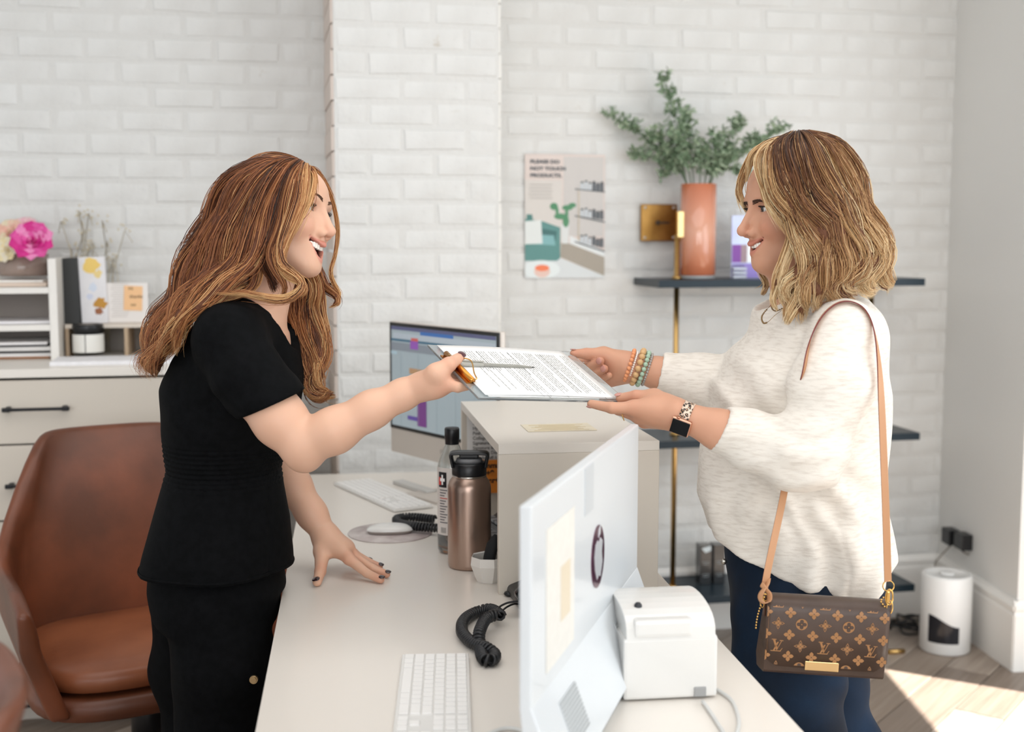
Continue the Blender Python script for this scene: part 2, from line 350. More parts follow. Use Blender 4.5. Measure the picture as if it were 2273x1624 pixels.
# flower vase on the organiser
fz = CT+zs[0]+.04
fp = onwall(52, 610, yf+.2); fm = RM @ T((fp.x, yf+.2, fz))
vs_ = thing('flower_vase', 'low glass vase of pink and cream paper flowers on the letter organiser', 'vase', M=fm)
q = MB(); q.lathe([(.0, 0), (.075, 0), (.08, .01), (.08, .07), (.076, .07), (.074, .012), (0, .012)], 28, cap=False); q.build('glass', mat('smoked_glass', 'cbb5a8', .08, trans=.55), vs_)
q = MB()
for k in range(7): a_ = k*.9; q.tube([(.02*math.cos(a_), .02*math.sin(a_), .014), (.03*math.cos(a_), .03*math.sin(a_), .06), (.05*math.cos(a_), .03*math.sin(a_), .10)], .003, 5)
q.build('stem', mat('dark_stem', '4c4a38', .6), vs_)
def bloom(c, R, cols, seed, parent, tilt):
    r = random.Random(seed); M0 = T(c) @ tilt
    mats_ = [mat('petal_'+x, x, .6, sss=0, var=.12, vscale=30) for x in cols]
    for layer in range(5):
        n = (4, 6, 8, 9, 10)[layer]; rr = R*(.22+.19*layer); op = (.15, .45, .8, 1.1, 1.45)[layer]
        for i in range(n):
            a_ = 2*math.pi*(i+r.random()*.4)/n+layer; vs = []; m_, k_ = 5, 5
            for u in range(m_):
                for w_ in range(k_):
                    uu = u/(m_-1); ww = (w_/(k_-1)-.5)*2; wid = R*.42*math.sin(math.pi*(.18+.74*uu))*(.6+.2*layer/4+.3)
                    x = math.sin(op*uu)*rr*1.15+.0; z = math.cos(op*uu*.9)*rr*.75*uu+.004*r.random()+R*.1*math.sin(3*ww+i)*uu*.3
                    vs.append((x-abs(ww)**2*R*.08, ww*wid, z))
            fs = [(u*k_+w_, (u+1)*k_+w_, (u+1)*k_+w_+1, u*k_+w_+1) for u in range(m_-1) for w_ in range(k_-1)]
            q = MB(); q.add(vs, fs, True, RZ(a_)); q.build('petal', mats_[(i+layer) % len(mats_)], parent, M=M0)
def flower(px, py, t, R, cols, lab, seed, tilt):
    p = onwall(px, py, t); M = RM @ T(p)
    f = thing('paper_flower', lab, 'flower', M=M, group='paper flowers in the low vase'); bloom((0, 0, 0), R, cols, seed, f, tilt)
flower(72, 538, yf+.10, .062, ['e24fa0', 'd9258b', 'f08cc0'], 'large hot pink paper peony in the vase on the organiser', 1, RX(1.1))
flower(22, 520, yf+.20, .048, ['f3c9b4', 'f0dfc0', 'efb9a6'], 'peach paper flower left of the pink peony', 2, RX(.9) @ RY(-.3))
flower(18, 555, yf+.14, .040, ['f3e3b4', 'f4ead2'], 'pale yellow paper flower below the peach one', 3, RX(1.2) @ RY(-.4))
flower(56, 500, yf+.25, .034, ['f2b6c6', 'f5d4d4'], 'small pale pink paper flower behind the peony', 4, RX(.5))
# low bins behind the jar, carrying binders
bx = RR(232, 782); bm2 = RM @ T((max(bx.x+.01, x1+.175), min(yf+.16, TL-.235), CT))
zz = onwall(200, 718, yf+.14).z-CT
bn = thing('storage_riser', 'low beige open storage riser behind the black lidded jar', 'riser', M=bm2)
w_ = .34
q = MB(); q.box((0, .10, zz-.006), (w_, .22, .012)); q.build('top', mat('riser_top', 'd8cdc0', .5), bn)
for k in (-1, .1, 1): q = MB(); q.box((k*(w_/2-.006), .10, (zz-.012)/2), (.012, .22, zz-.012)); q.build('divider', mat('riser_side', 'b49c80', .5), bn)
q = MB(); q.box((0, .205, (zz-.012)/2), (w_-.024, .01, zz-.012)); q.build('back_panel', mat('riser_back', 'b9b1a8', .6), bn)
zr = CT+zz
def slab(name, px0, px1, py0, t, d, lab, cat, m, skew=0, group=None, z0=zr):
    A = onwall(px0, 718, t); B = onwall(px1, 718, t); h = onwall(px0, py0, t).z-z0
    M = RM @ T(((A.x+B.x)/2, t+d/2, z0)) @ RY(skew); o = thing(name, lab, cat, M=M, group=group)
    q = MB(); q.box((0, 0, h/2), (B.x-A.x, d, h), bev=.002); q.build('cover', m, o); return o, B.x-A.x, h, d
o_, w_, h_, d_ = slab('binder', 128, 178, 573, yf+.13, .16, 'tall black ring binder standing beside the letter organiser', 'binder', mat('binder_black', '222322', .5, bump=.1, bscale=200), -.02)
q = MB(); q.box((0, .0, h_/2), (w_-.01, d_-.004, h_-.012)); q.build('pages', pap, o_, M=T((0, .004, 0)))
o_, w_, h_, d_ = slab('notebook', 182, 241, 570, yf+.15, .03, 'white notebook with yellow and gold painted flowers beside the black binder', 'notebook', mat('notebook_cover', 'e6e4e6', .5, var=.05, vscale=30), -.03)
def blob(m, c, R, seed, sx=1, n=14):
    r = random.Random(seed); m.poly([(c[0]+R*sx*(.55+.6*r.random())*math.cos(2*math.pi*i/n), c[1]+R*(.55+.6*r.random())*math.sin(2*math.pi*i/n)) for i in range(n)][::-1], .0004)
for i, (c, R, col) in enumerate((((0, h_*.88), .028, 'e9c76c'), ((.018, h_*.74), .016, 'e7cf8c'), ((.02, h_*.30), .022, 'c08a2c'), ((.015, h_*.18), .014, '9c5f38'), ((.0, h_*.55), .016, 'd3dbe8'), ((-.012, h_*.4), .012, 'cfd4e4'))):
    q = MB(); blob(q, c, R, i); q.build('painted_flower', mat('print_'+col, col, .5), o_, M=T((0, -d_/2-.0006-.0001*i, 0)))
o_, w_, h_, d_ = slab('leaning_cards', 236, 330, 628, yf+.17, .02, 'stack of white printed cards standing right of the flowered notebook', 'cards', mat('card_white', 'eae5e1', .6))
q = MB(); 
for i in range(16): q.box((-.025+(i % 3)*.003, -d_/2-.0004, .02+i*.0075), (.05, .0004, .0015))
q.build('print_lines', mat('pale_ink', 'b9b2ac', .7), o_)
q = MB(); q.box((.016, -d_/2-.0015, h_*.62), (.058, .0015, h_*.62), RY(.05)); sn = q.build('sticky_note', mat('orange_note', 'f2c391', .6), M=o_.matrix_world.copy())
tag(sn, 'orange sticky note with handwriting on the white printed cards', 'note')
for i, s_ in enumerate(('Hi', 'thanks', 'xo')):
    text('handwriting', s_, .016, T((.006+.003*i, -d_/2-.003, h_*.82-i*.026)) @ UP, mat('pen_brown', '6b513c', .7), sn)
# twig and gold wire ornaments behind
q = MB(); r = random.Random(5)
wp = onwall(195, 560, yf+.30)
for k in range(16):
    b0 = Vector((wp.x+(r.random()-.5)*.12, yf+.30, CT)); tip = b0+Vector(((r.random()-.5)*.14, 0, .30+r.random()*.17))
    mid = (b0+tip)/2+Vector(((r.random()-.5)*.08, 0, .05)); q.tube([b0, mid, tip, tip+Vector(((r.random()-.5)*.06, 0, -.04))], .0018, 4)
    for j in range(5): q.sphere(tip+Vector(((r.random()-.5)*.04, (r.random()-.5)*.02, (r.random()-.5)*.04)), .004, 5)
o_ = q.build('dried_sprays', mat('dried_spray', 'cfc4ab', .6), M=RM); tag(o_, 'dried beige wire sprays standing behind the binders against the wall', 'dried flowers')
# cosmetics jar
jp = RR(194, 786); jm = T(RM @ Vector((jp.x+.016, yf+.095, CT+.0005)))
jr = .0375*1.28; jar = thing('cosmetics_jar', 'white labelled round jar with black lid on the cabinet', 'jar', M=jm @ RZ(.2))
blackp = mat('black_plastic', '141518', .35)
q = MB(); q.lathe([(0, 0), (jr*.96, 0), (jr, .004), (jr, .064), (jr*.9, .066), (0, .066)], 40, cap=False); q.build('body', blackp, jar)
lw = mat('label_white', 'eceae4', .5)
for a0, a1 in ((-2.75, -1.66), (-1.60, .3)):
    q = MB(); n = 14; vs = []
    for i in range(n+1):
        a_ = a0+(a1-a0)*i/n
        for z in (.005, .062): vs.append(((jr+.0006)*math.cos(a_), (jr+.0006)*math.sin(a_), z))
    q.add(vs, [(2*i, 2*i+2, 2*i+3, 2*i+1) for i in range(n)], True); q.build('label', lw, jar)
q = MB(); q.lathe([(jr*.9, .066), (jr*.99, .068), (jr*1.0, .088), (jr*.95, .093), (jr*.8, .094), (jr*.78, .090), (0, .090)], 40, cap=False); q.build('lid', blackp, jar)
# desk pad
A = RR(118, 812); B_ = RR(330, 806); 
q = MB(); q.box(((A.x+B_.x)/2+.06, A.y+.085, CT+.006), (B_.x-A.x+.14, .17, .0115)); o_ = q.build('paper_pad', mat('pad_paper', 'eeedf0', .6, var=.06, vscale=50), M=RM); tag(o_, 'flat white desk pad of papers on the cabinet in front of the jar', 'pad')
jar.matrix_world = T((0, 0, .0118)) @ jar.matrix_world
# ---------------------------------------------------------------- poster, shelf, vase
def wall_plate(px0, py0, px1, py1, t):
    a_, b_ = onwall(px0, py0, t), onwall(px1, py1, t); return a_, b_
a_, b_ = wall_plate(1165, 341, 1341, 616, TR-.003)
pw, ph = b_.x-a_.x, a_.z-b_.z; PM = RM @ T((a_.x, TR-.003, b_.z))
po = thing('wall_poster', 'paper poster reading please do not touch products, taped to the white brick wall', 'poster', M=PM)
q = MB(); q.box((pw/2, 0, ph/2), (pw, .0016, ph)); q.build('sheet', mat('poster_pink', 'd9cbc4', .5), po)
pz = [0]
def clip01(pl):
    return [(min(1, max(0, x)), min(1, max(0, y))) for x, y in pl]
def flat(col, pts, name='print', s=1):
    pts = clip01(pts)
    pz[0] += 1; q = MB(); q.poly([(x*pw, (1-y)*ph) for x, y in pts][::s], 0); q.build(name, mat('print_'+col, col, .5), po, M=T((0, -.0012-.00008*pz[0], 0)))
flat('d3cdc7', [(.0, .21), (.46, .21), (.46, .70), (0, .70)])
flat('c9c4c0', [(.48, .02), (.98, .02), (.98, .66), (.48, .66)])
flat('a39a8d', [(.45, .71), (.56, .72), (1, .83), (1, .985), (.44, .83)])
flat('dfe2e2', [(.56, .655), (1, .78), (1, .83), (.56, .72)])
flat('d4d8d9', [(0, .80), (.42, .83), (1, .985), (1, 1), (0, 1)])
flat('5b8c88', [(0, .52), (.22, .54), (.44, .59), (.44, .84), (.40, .86), (0, .86)])
flat('3f6c6b', [(.05, .58), (.40, .62), (.38, .70), (.05, .67)]); flat('7fb0b2', [(.0, .64), (.36, .655), (.38, .735), (0, .72)])
flat('dde1df', [(0, .54), (.20, .53), (.22, .72), (0, .725)]); flat('4d7f79', [(.02, .485), (.09, .485), (.10, .53), (.02, .53)])
ell_ = lambda cx, cy, rx, ry, n=24: [(cx+rx*math.cos(2*math.pi*i/n), cy+ry*math.sin(2*math.pi*i/n)) for i in range(n)]
flat('e0e6e6', ell_(.2, .93, .24, .075)); flat('e4c4b8', ell_(.215, .945, .1, .05)); flat('ee7f55', ell_(.215, .918, .09, .026))
flat('d8dad8', [(.45, .56), (.55, .56), (.54, .72), (.46, .72)])
for k, (cx, cy, rx, ry) in enumerate(((.36, .42, .05, .03), (.53, .43, .07, .022), (.59, .41, .05, .02), (.44, .50, .08, .025), (.51, .54, .04, .05), (.40, .46, .02, .04), (.52, .48, .02, .05))): flat('4f8a63', ell_(cx, cy, rx, ry, 9))
for k, y in enumerate((.275, .49, .70)):
    flat('4a5157', [(.62, y), (1, y+.02+k*.03), (1, y+.03+k*.03), (.62, y+.008)])
    for j in range(6):
        x = .69+j*.05; yy = y+.002+(x-.62)*.05*(1+k); hgt = .05+.012*(j % 2)
        flat('c7ccd0' if j < 3 else '5c6166', [(x, yy-hgt), (x+.042, yy-hgt), (x+.042, yy), (x, yy)])
        flat('2b2f33', [(x+.006, yy-hgt-.012), (x+.036, yy-hgt-.012), (x+.036, yy-hgt), (x+.006, yy-hgt)])
flat('cdbb94', [(.665, .29), (.672, .29), (.672, .70), (.665, .70)])
for i, s_ in enumerate(('PLEASE DO', 'NOT TOUCH', 'PRODUCTS.')):
    text('lettering', s_, ph*.040, T((pw*.065, -.0035, ph*(.925-.055*i))) @ UP, mat('poster_ink', '4b555c', .6), po, align='LEFT', sx=1.22, bold=.0005)
for i in range(5):
    q = MB(); q.box((pw*(.2-.01*(i % 2)), -.0032, ph*(.755-.027*i)), (pw*.28, .0002, ph*.006)); q.build('small_print', mat('poster_small', 'b7b1ab', .6), po)
# brass and navy wall shelf
navy = mat('navy_shelf', '12242f', .35, spec=.35); brass = mat('brass', 'c9a468', .28, 1)
sd = .29; shx = []
A = onwall(1463, 622, TR-.001-sd); B_ = onwall(2054, 619, TR-.001-sd); xs0, xs1 = A.x, B_.x
zsh = [A.z, onwall(1457, 980, TR-.001-sd).z, onwall(1600, 1322, TR-.001-sd).z]
sh = thing('wall_shelf_unit', 'open shelf unit of three navy boards on a brass pole against the brick wall', 'shelf', M=RM @ T((xs0, TR-.001, 0)))
wd = xs1-xs0
for z in zsh: q = MB(); q.box((wd/2, -sd/2, z-.013), (wd, sd, .026), bev=.001); q.build('shelf_board', navy, sh)
zp1 = onwall(1505, 520, TR-.2).z; pxs = onwall(1503, 560, TR-.001-sd*.55).x-xs0; py_ = -sd*.55
for xx in (pxs, wd-pxs-.03):
    q = MB(); q.cyl((xx, py_, zsh[2]), (xx, py_, zp1), .0095, n=20)
    for z in zsh: q.cyl((xx, py_, z), (xx, py_, z+.012), .020, .012, n=20)
    q.build('pole', brass, sh, M=T((0, 0, 0)))
    q = MB(); q.box((xx+.012, py_, zp1+.035), (.028, .02, .09), bev=.002); q.build('pole_bracket', mat('brass_light', 'd9bd84', .25, 1), sh)
a_, b_ = wall_plate(1424, 453, 1502, 535, TR-.02)
pl = thing('brass_plate', 'square antiqued brass plate with corner screws on the brick wall beside the vase', 'plate', M=RM @ T(((a_.x+b_.x)/2, TR-.001, (a_.z+b_.z)/2)))
s_ = b_.x-a_.x
q = MB(); q.box((0, -.011, 0), (s_, .022, a_.z-b_.z), bev=.003); q.build('plate_body', mat('aged_brass', 'a87f45', .35, .9, color2='8a6430', vscale=14), pl)
for i in (-1, 1):
    for j in (-1, 1): q = MB(); q.sphere((i*s_*.40, -.022, j*s_*.40), (.006, .003, .006), 10); q.build('screw', mat('steel_screw', 'c8c2b8', .3, 1), pl)
q = MB(); q.box((.014, -.0235, .0), (.046, .003, .007)); q.sphere((-.006, -.0235, 0), (.010, .003, .009), 12); q.build('pointer', mat('dark_pointer', '3b2a1a', .5), pl)
# vase with greenery
vp = onwall(1548, 612, TR-.001-sd*.52); vm = RM @ T((vp.x, TR-.001-sd*.52, zsh[0]))
va = thing('greenery_vase', 'tall peach glass cylinder vase standing on the top navy shelf', 'vase', M=vm); vr = .0625; vh = .33
vmat = mat('peach_glass', 'd98e6c', .12, coat=.5, trans=.05); nt = vmat.node_tree; b = nt.nodes['Principled BSDF']
tcn = [n for n in nt.nodes if n.type == 'TEX_COORD'][0]; sx_ = nt.nodes.new('ShaderNodeSeparateXYZ'); nt.links.new(tcn.outputs['Object'], sx_.inputs[0])
mr = nt.nodes.new('ShaderNodeMapRange'); mr.inputs['From Max'].default_value = vh; nt.links.new(sx_.outputs['Z'], mr.inputs['Value'])
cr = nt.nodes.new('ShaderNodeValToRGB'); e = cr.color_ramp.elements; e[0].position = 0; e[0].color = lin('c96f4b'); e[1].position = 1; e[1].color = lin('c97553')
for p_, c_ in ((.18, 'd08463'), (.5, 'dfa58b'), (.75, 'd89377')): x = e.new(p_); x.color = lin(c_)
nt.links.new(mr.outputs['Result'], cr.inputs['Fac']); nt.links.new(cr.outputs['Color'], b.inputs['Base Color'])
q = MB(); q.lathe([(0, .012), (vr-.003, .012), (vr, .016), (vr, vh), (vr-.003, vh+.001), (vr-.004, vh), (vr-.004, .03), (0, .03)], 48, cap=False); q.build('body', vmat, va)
q = MB(); q.lathe([(0, 0), (vr-.004, 0), (vr-.001, .003), (vr-.001, .0115), (0, .0115)], 48, cap=False); q.build('base', mat('clear_glass', 'dfe3e4', .05, trans=.5), va)
leafm = [mat('sage_leaf_%d' % i, c, .55) for i, c in enumerate(('869a7e', 'a0b094', '6f8768'))]; stemm = mat('green_stem', '5c6f52', .6)
LM = []
for m in leafm:
    q = MB(); q.add([(0, 0, 0), (.005, .0045, .002), (.015, .0035, .003), (.021, 0, 0), (.015, -.0035, .003), (.005, -.0045, .002), (.010, 0, -.0005)], [(0, 6, 1), (1, 6, 2), (2, 6, 3), (3, 6, 4), (4, 6, 5), (5, 6, 0)], True); LM.append(q)
r = random.Random(11); vb = RM @ Vector((vp.x, TR-.001-sd*.52, zsh[0]+.08)); Yv = vb.y
tips = [((1362, 258), .04), ((1472, 165), .02), ((1400, 342), .05), ((1520, 240), .03), ((1470, 385), .05), ((1592, 300), .0), ((1648, 262), .05), ((1735, 285), .08), ((1440, 290), -.02), ((1620, 345), -.06), ((1560, 330), -.05), ((1500, 300), -.05), ((1660, 385), .05), ((1700, 312), .02), ((1590, 380), .06)]
GL = ['long leafy branch of the vase whose tip reaches furthest left', 'tallest leafy branch of the vase, its tip highest on the wall', 'leafy branch of the vase pointing left below the longest left branch', 'upright leafy branch of the vase just right of the tallest one', 'short lowest leafy branch hanging left over the vase rim', 'upright leafy branch right of the centre of the vase', 'leafy branch of the vase rising to the upper right behind the others', 'long leafy branch of the vase whose tip reaches the woman in the cream sweater', 'leafy branch of the vase rising between the longest left one and the tallest', 'leafy branch of the vase leaning right and towards the room', 'short leafy branch standing at the middle front of the vase', 'short leafy branch standing at the left front of the vase', 'low leafy branch drooping right from the vase beside the blonde hair', 'leafy branch of the vase just below the longest right one', 'shortest leafy branch close above the right side of the vase rim']
for ti, ((tx, ty), dy) in enumerate(tips):
    tip = P(tx, ty, Yv+dy); br = thing('greenery_branch', GL[ti], 'branch', M=T(vb), group='leafy branches in the peach vase')
    rim = Vector((vb.x+max(-.045, min(.045, (tip.x-vb.x)*.35)), vb.y+dy*.3, vb.z-.08+vh+.01))
    cv = spline([vb, rim, rim.lerp(tip, .45)+Vector((0, 0, .03)), tip], 16); q = MB(); q.tube([Vector(c)-vb for c in cv], [.0028-.0018*i/15 for i in range(16)], 5); q.build('stem', stemm, br)
    lv = [MB(), MB(), MB()]; sg = MB()
    L = (tip-rim).length; nside = max(4, int(L/.03))
    def leaves(c, d, n, spread):
        for i in range(n):
            f = (i+.5)/n; p_ = c+d*f
            for k in range(3):
                q_ = Quaternion((r.gauss(0, 1), r.gauss(0, 1), r.gauss(0, 1), r.gauss(0, 1))).normalized()
                s_ = .6+.7*r.random(); M = T(p_) @ q_.to_matrix().to_4x4() @ Matrix.Scale(s_, 4); j = r.randrange(3)
                lv[j].add(LM[j].v, LM[j].f, True, M)
    for j in range(nside):
        f = .12+.88*j/nside; i = min(14, 5+int(f*10)); c = Vector(cv[i]).lerp(Vector(cv[i+1]), r.random()) - vb; tdir = (Vector(cv[i+1])-Vector(cv[i])).normalized()
        for sd_ in (-1, 1):
            side = Vector((sd_*(.5+.5*r.random()), (r.random()-.5)*1.2, .2)); d = (tdir*.7+side*.65).normalized()*(.028+.05*(1-f)*r.random()+.012)
            sg.tube([c, c+d*.6, c+d], .0009, 4); leaves(c, d, 5, 0)
    d = Vector(cv[15])-Vector(cv[12]); leaves(Vector(cv[12])-vb, d, 7, 0)
    sg.build('twig', stemm, br, kind='stuff')
    for j in range(3): lv[j].build('leaf', leafm[j], br, kind='stuff')
# purple acrylic display right of the vase
ap = onwall(1622, 615, TR-.001-sd*.6); apm = RM @ T((ap.x, TR-.001-sd*.6, zsh[0]+.001))
ac = thing('acrylic_display', 'purple and blue printed acrylic display card on the top shelf beside the vase', 'display', M=apm)
q = MB(); q.box((.09, 0, .11), (.18, .006, .22), bev=.001); q.build('card', mat('card_lilac', 'b9c0ee', .15, coat=.4, color2='cfdcf6', vscale=9), ac)
for nm, c, x0, x1_, z0, z1_ in (('print', '7b2d9a', .002, .035, .055, .118), ('print', '9a7f86', .035, .058, .055, .118), ('print', 'eef2f6', .058, .15, .055, .118), ('print', '8f78c8', .002, .16, .002, .052), ('print', 'd9dcf8', .002, .05, .005, .05)):
    q = MB(); q.box(((x0+x1_)/2, -.0036, (z0+z1_)/2), (x1_-x0, .0006, z1_-z0)); q.build(nm, mat('print_'+c, c, .3), ac)
for k in range(3): q = MB(); q.box((.026, -.014, .006+k*.014), (.05, .018, .010), bev=.001); q.build('acrylic_block', mat('clear_block', 'e8ecfa', .05, trans=.4), ac)
# two black product boxes on the bottom shelf
for k, (px, lab) in enumerate(((1548, 'left one of the two black product boxes on the bottom navy shelf'), (1578, 'right one of the two black product boxes on the bottom navy shelf'))):
    c = onwall(px+13, 1285, TR-.001-sd*.42); wdt = .043; o_ = thing('product_box', lab, 'box', M=RM @ T((c.x, TR-.001-sd*.42, zsh[2]+.0005)), group='black product boxes')
    hb = .145; q = MB(); q.box((0, 0, hb/2), (wdt, .05, hb), bev=.001); q.build('carton', mat('glossy_black', '0f1113', .15, coat=.5), o_)
    q = MB(); q.poly([(-.018, .135), (.018, .143), (.018, .125), (-.002, .118)][::-1], .0004)
    if k == 0: q.build('print', mat('silver_print', 'c8d2d6', .3), o_, M=T((0, -.0256, 0)))
    for i in range(4): q = MB(); q.box((0, -.0255, .03+i*.008+(.03 if i > 1 else 0)), (.02+.006*(i % 2), .0004, .0016)); q.build('print_line', mat('grey_print', '9aa2a6', .4), o_)
# outlet adapters, cables, humidifier
col_n = Vector((pc[1][0]-pc[0][0], pc[1][1]-pc[0][1], 0)).normalized(); cn = Vector((col_n.y, -col_n.x, 0))
CMt = T((pc[0][0], pc[0][1], 0)) @ RZ(math.atan2(col_n.y, col_n.x)); cang = math.atan2(col_n.y, col_n.x)
zo = 1.47+.0; 
def oncol(px, py):
    d = ray(px, py); n_ = Vector((-cn.x, -cn.y, 0)); k = (Vector((pc[0][0], pc[0][1], 0))-CAM).dot(cn)/d.dot(cn); return CAM+d*k
ad = []
for k, (px, py, lab) in enumerate(((2122, 1189, 'black plug adapter nearer the brick corner above the white cylinder'), (2151, 1200, 'black plug adapter on the right of the pair above the white cylinder'))):
    p = oncol(px, py); p = Vector((p.x, p.y, p.z)); M = T(p+cn*.022) @ RZ(cang); o_ = thing('plug_adapter', lab, 'plug', M=M, group='black plug adapters on the column')
    q = MB(); q.box((0, 0, 0), (.068, .042, .058), bev=.004); q.build('housing', blackp, o_)
    q = MB(); q.cyl((0, 0, -.028), (0, 0, -.040), .006, .004, n=12); q.build('strain_relief', blackp, o_); ad.append(p+cn*.022)
hp = Pz(2096, 1440, 0); hr = .088
hu = thing('humidifier', 'white cylindrical humidifier with dark glossy window standing on the floor by the column', 'humidifier', M=T((hp.x, hp.y, 0)) @ RZ(.15))
whp = mat('white_plastic', 'e9e8e6', .35); H = .28
q = MB(); q.lathe([(0, .002), (hr-.004, .002), (hr, .006), (hr, H-.008), (hr-.006, H), (hr-.02, H-.002), (hr-.024, H-.006), (0, H-.006)], 48, cap=False); q.build('body', whp, hu)
q = MB(); q.lathe([(.0, H-.006), (.025, H-.005), (.027, H), (.02, H+.003), (0, H+.003)], 24, cap=False); q.build('cap', whp, hu)
q = MB(); n = 16; vs = []
for i in range(n+1):
    a0 = -2.75+1.25*i/n
    for z in (.045, .125+.02*math.cos(i/n*3.1)): vs.append(((hr+.0008)*math.cos(a0), (hr+.0008)*math.sin(a0), z))
q.add(vs, [(2*i, 2*i+2, 2*i+3, 2*i+1) for i in range(n)], True); q.build('window', mat('dark_gloss', '1b1c22', .12), hu)
cabl = mat('grey_cable', '857b70', .5)
for k, (pts, lab) in enumerate((([(2100, 1215), (2086, 1236), (2076, 1252), (2080, 1292), (2076, 1310)], 'thin grey power cable hanging left behind the humidifier'), ([(2160, 1220), (2164, 1245), (2147, 1290), (2155, 1325), (2150, 1345)], 'thin grey power cable hanging right of the humidifier'))):
    d0_ = ad[k].y; w = [ad[k]-Vector((0, 0, .04))]+[P(x, y, d0_+(.02 if k == 0 else 0)) for x, y in pts[1:]]+[Vector((hp.x+(-.02 if k == 0 else .06), hp.y+.10, .03))]
    q = MB(); q.tube(spline(w, 40), .0028, 6); tag(q.build('power_cable', cabl), lab, 'cable')
# heap of black cable on the floor
r = random.Random(3); c = Pz(2020, 1405, 0); pts = []
for i in range(60): a_ = i*.62; pts.append((c.x+.07*math.cos(a_)*(.6+.5*r.random())+.03*math.sin(i*.17), c.y+.05*math.sin(a_)*(.6+.5*r.random()), .012+.028*r.random()+(.03 if i > 40 else 0)))
q = MB(); q.tube(spline(pts, 420), .0042, 6); q.box((c.x+.09, c.y-.02, .018), (.09, .045, .03), bev=.004); tag(q.build('cable_heap', mat('black_cable', '1c1c1e', .5)), 'tangled heap of black power cable on the floor left of the humidifier', 'cable')
c = Pz(1990, 1447, .008); q = MB(); q.cyl((c.x-.03, c.y, .009), (c.x+.03, c.y+.01, .009), .009, n=14); tag(q.build('door_stop', brass), 'short brass rod lying on the floor behind the handbag', 'rod')
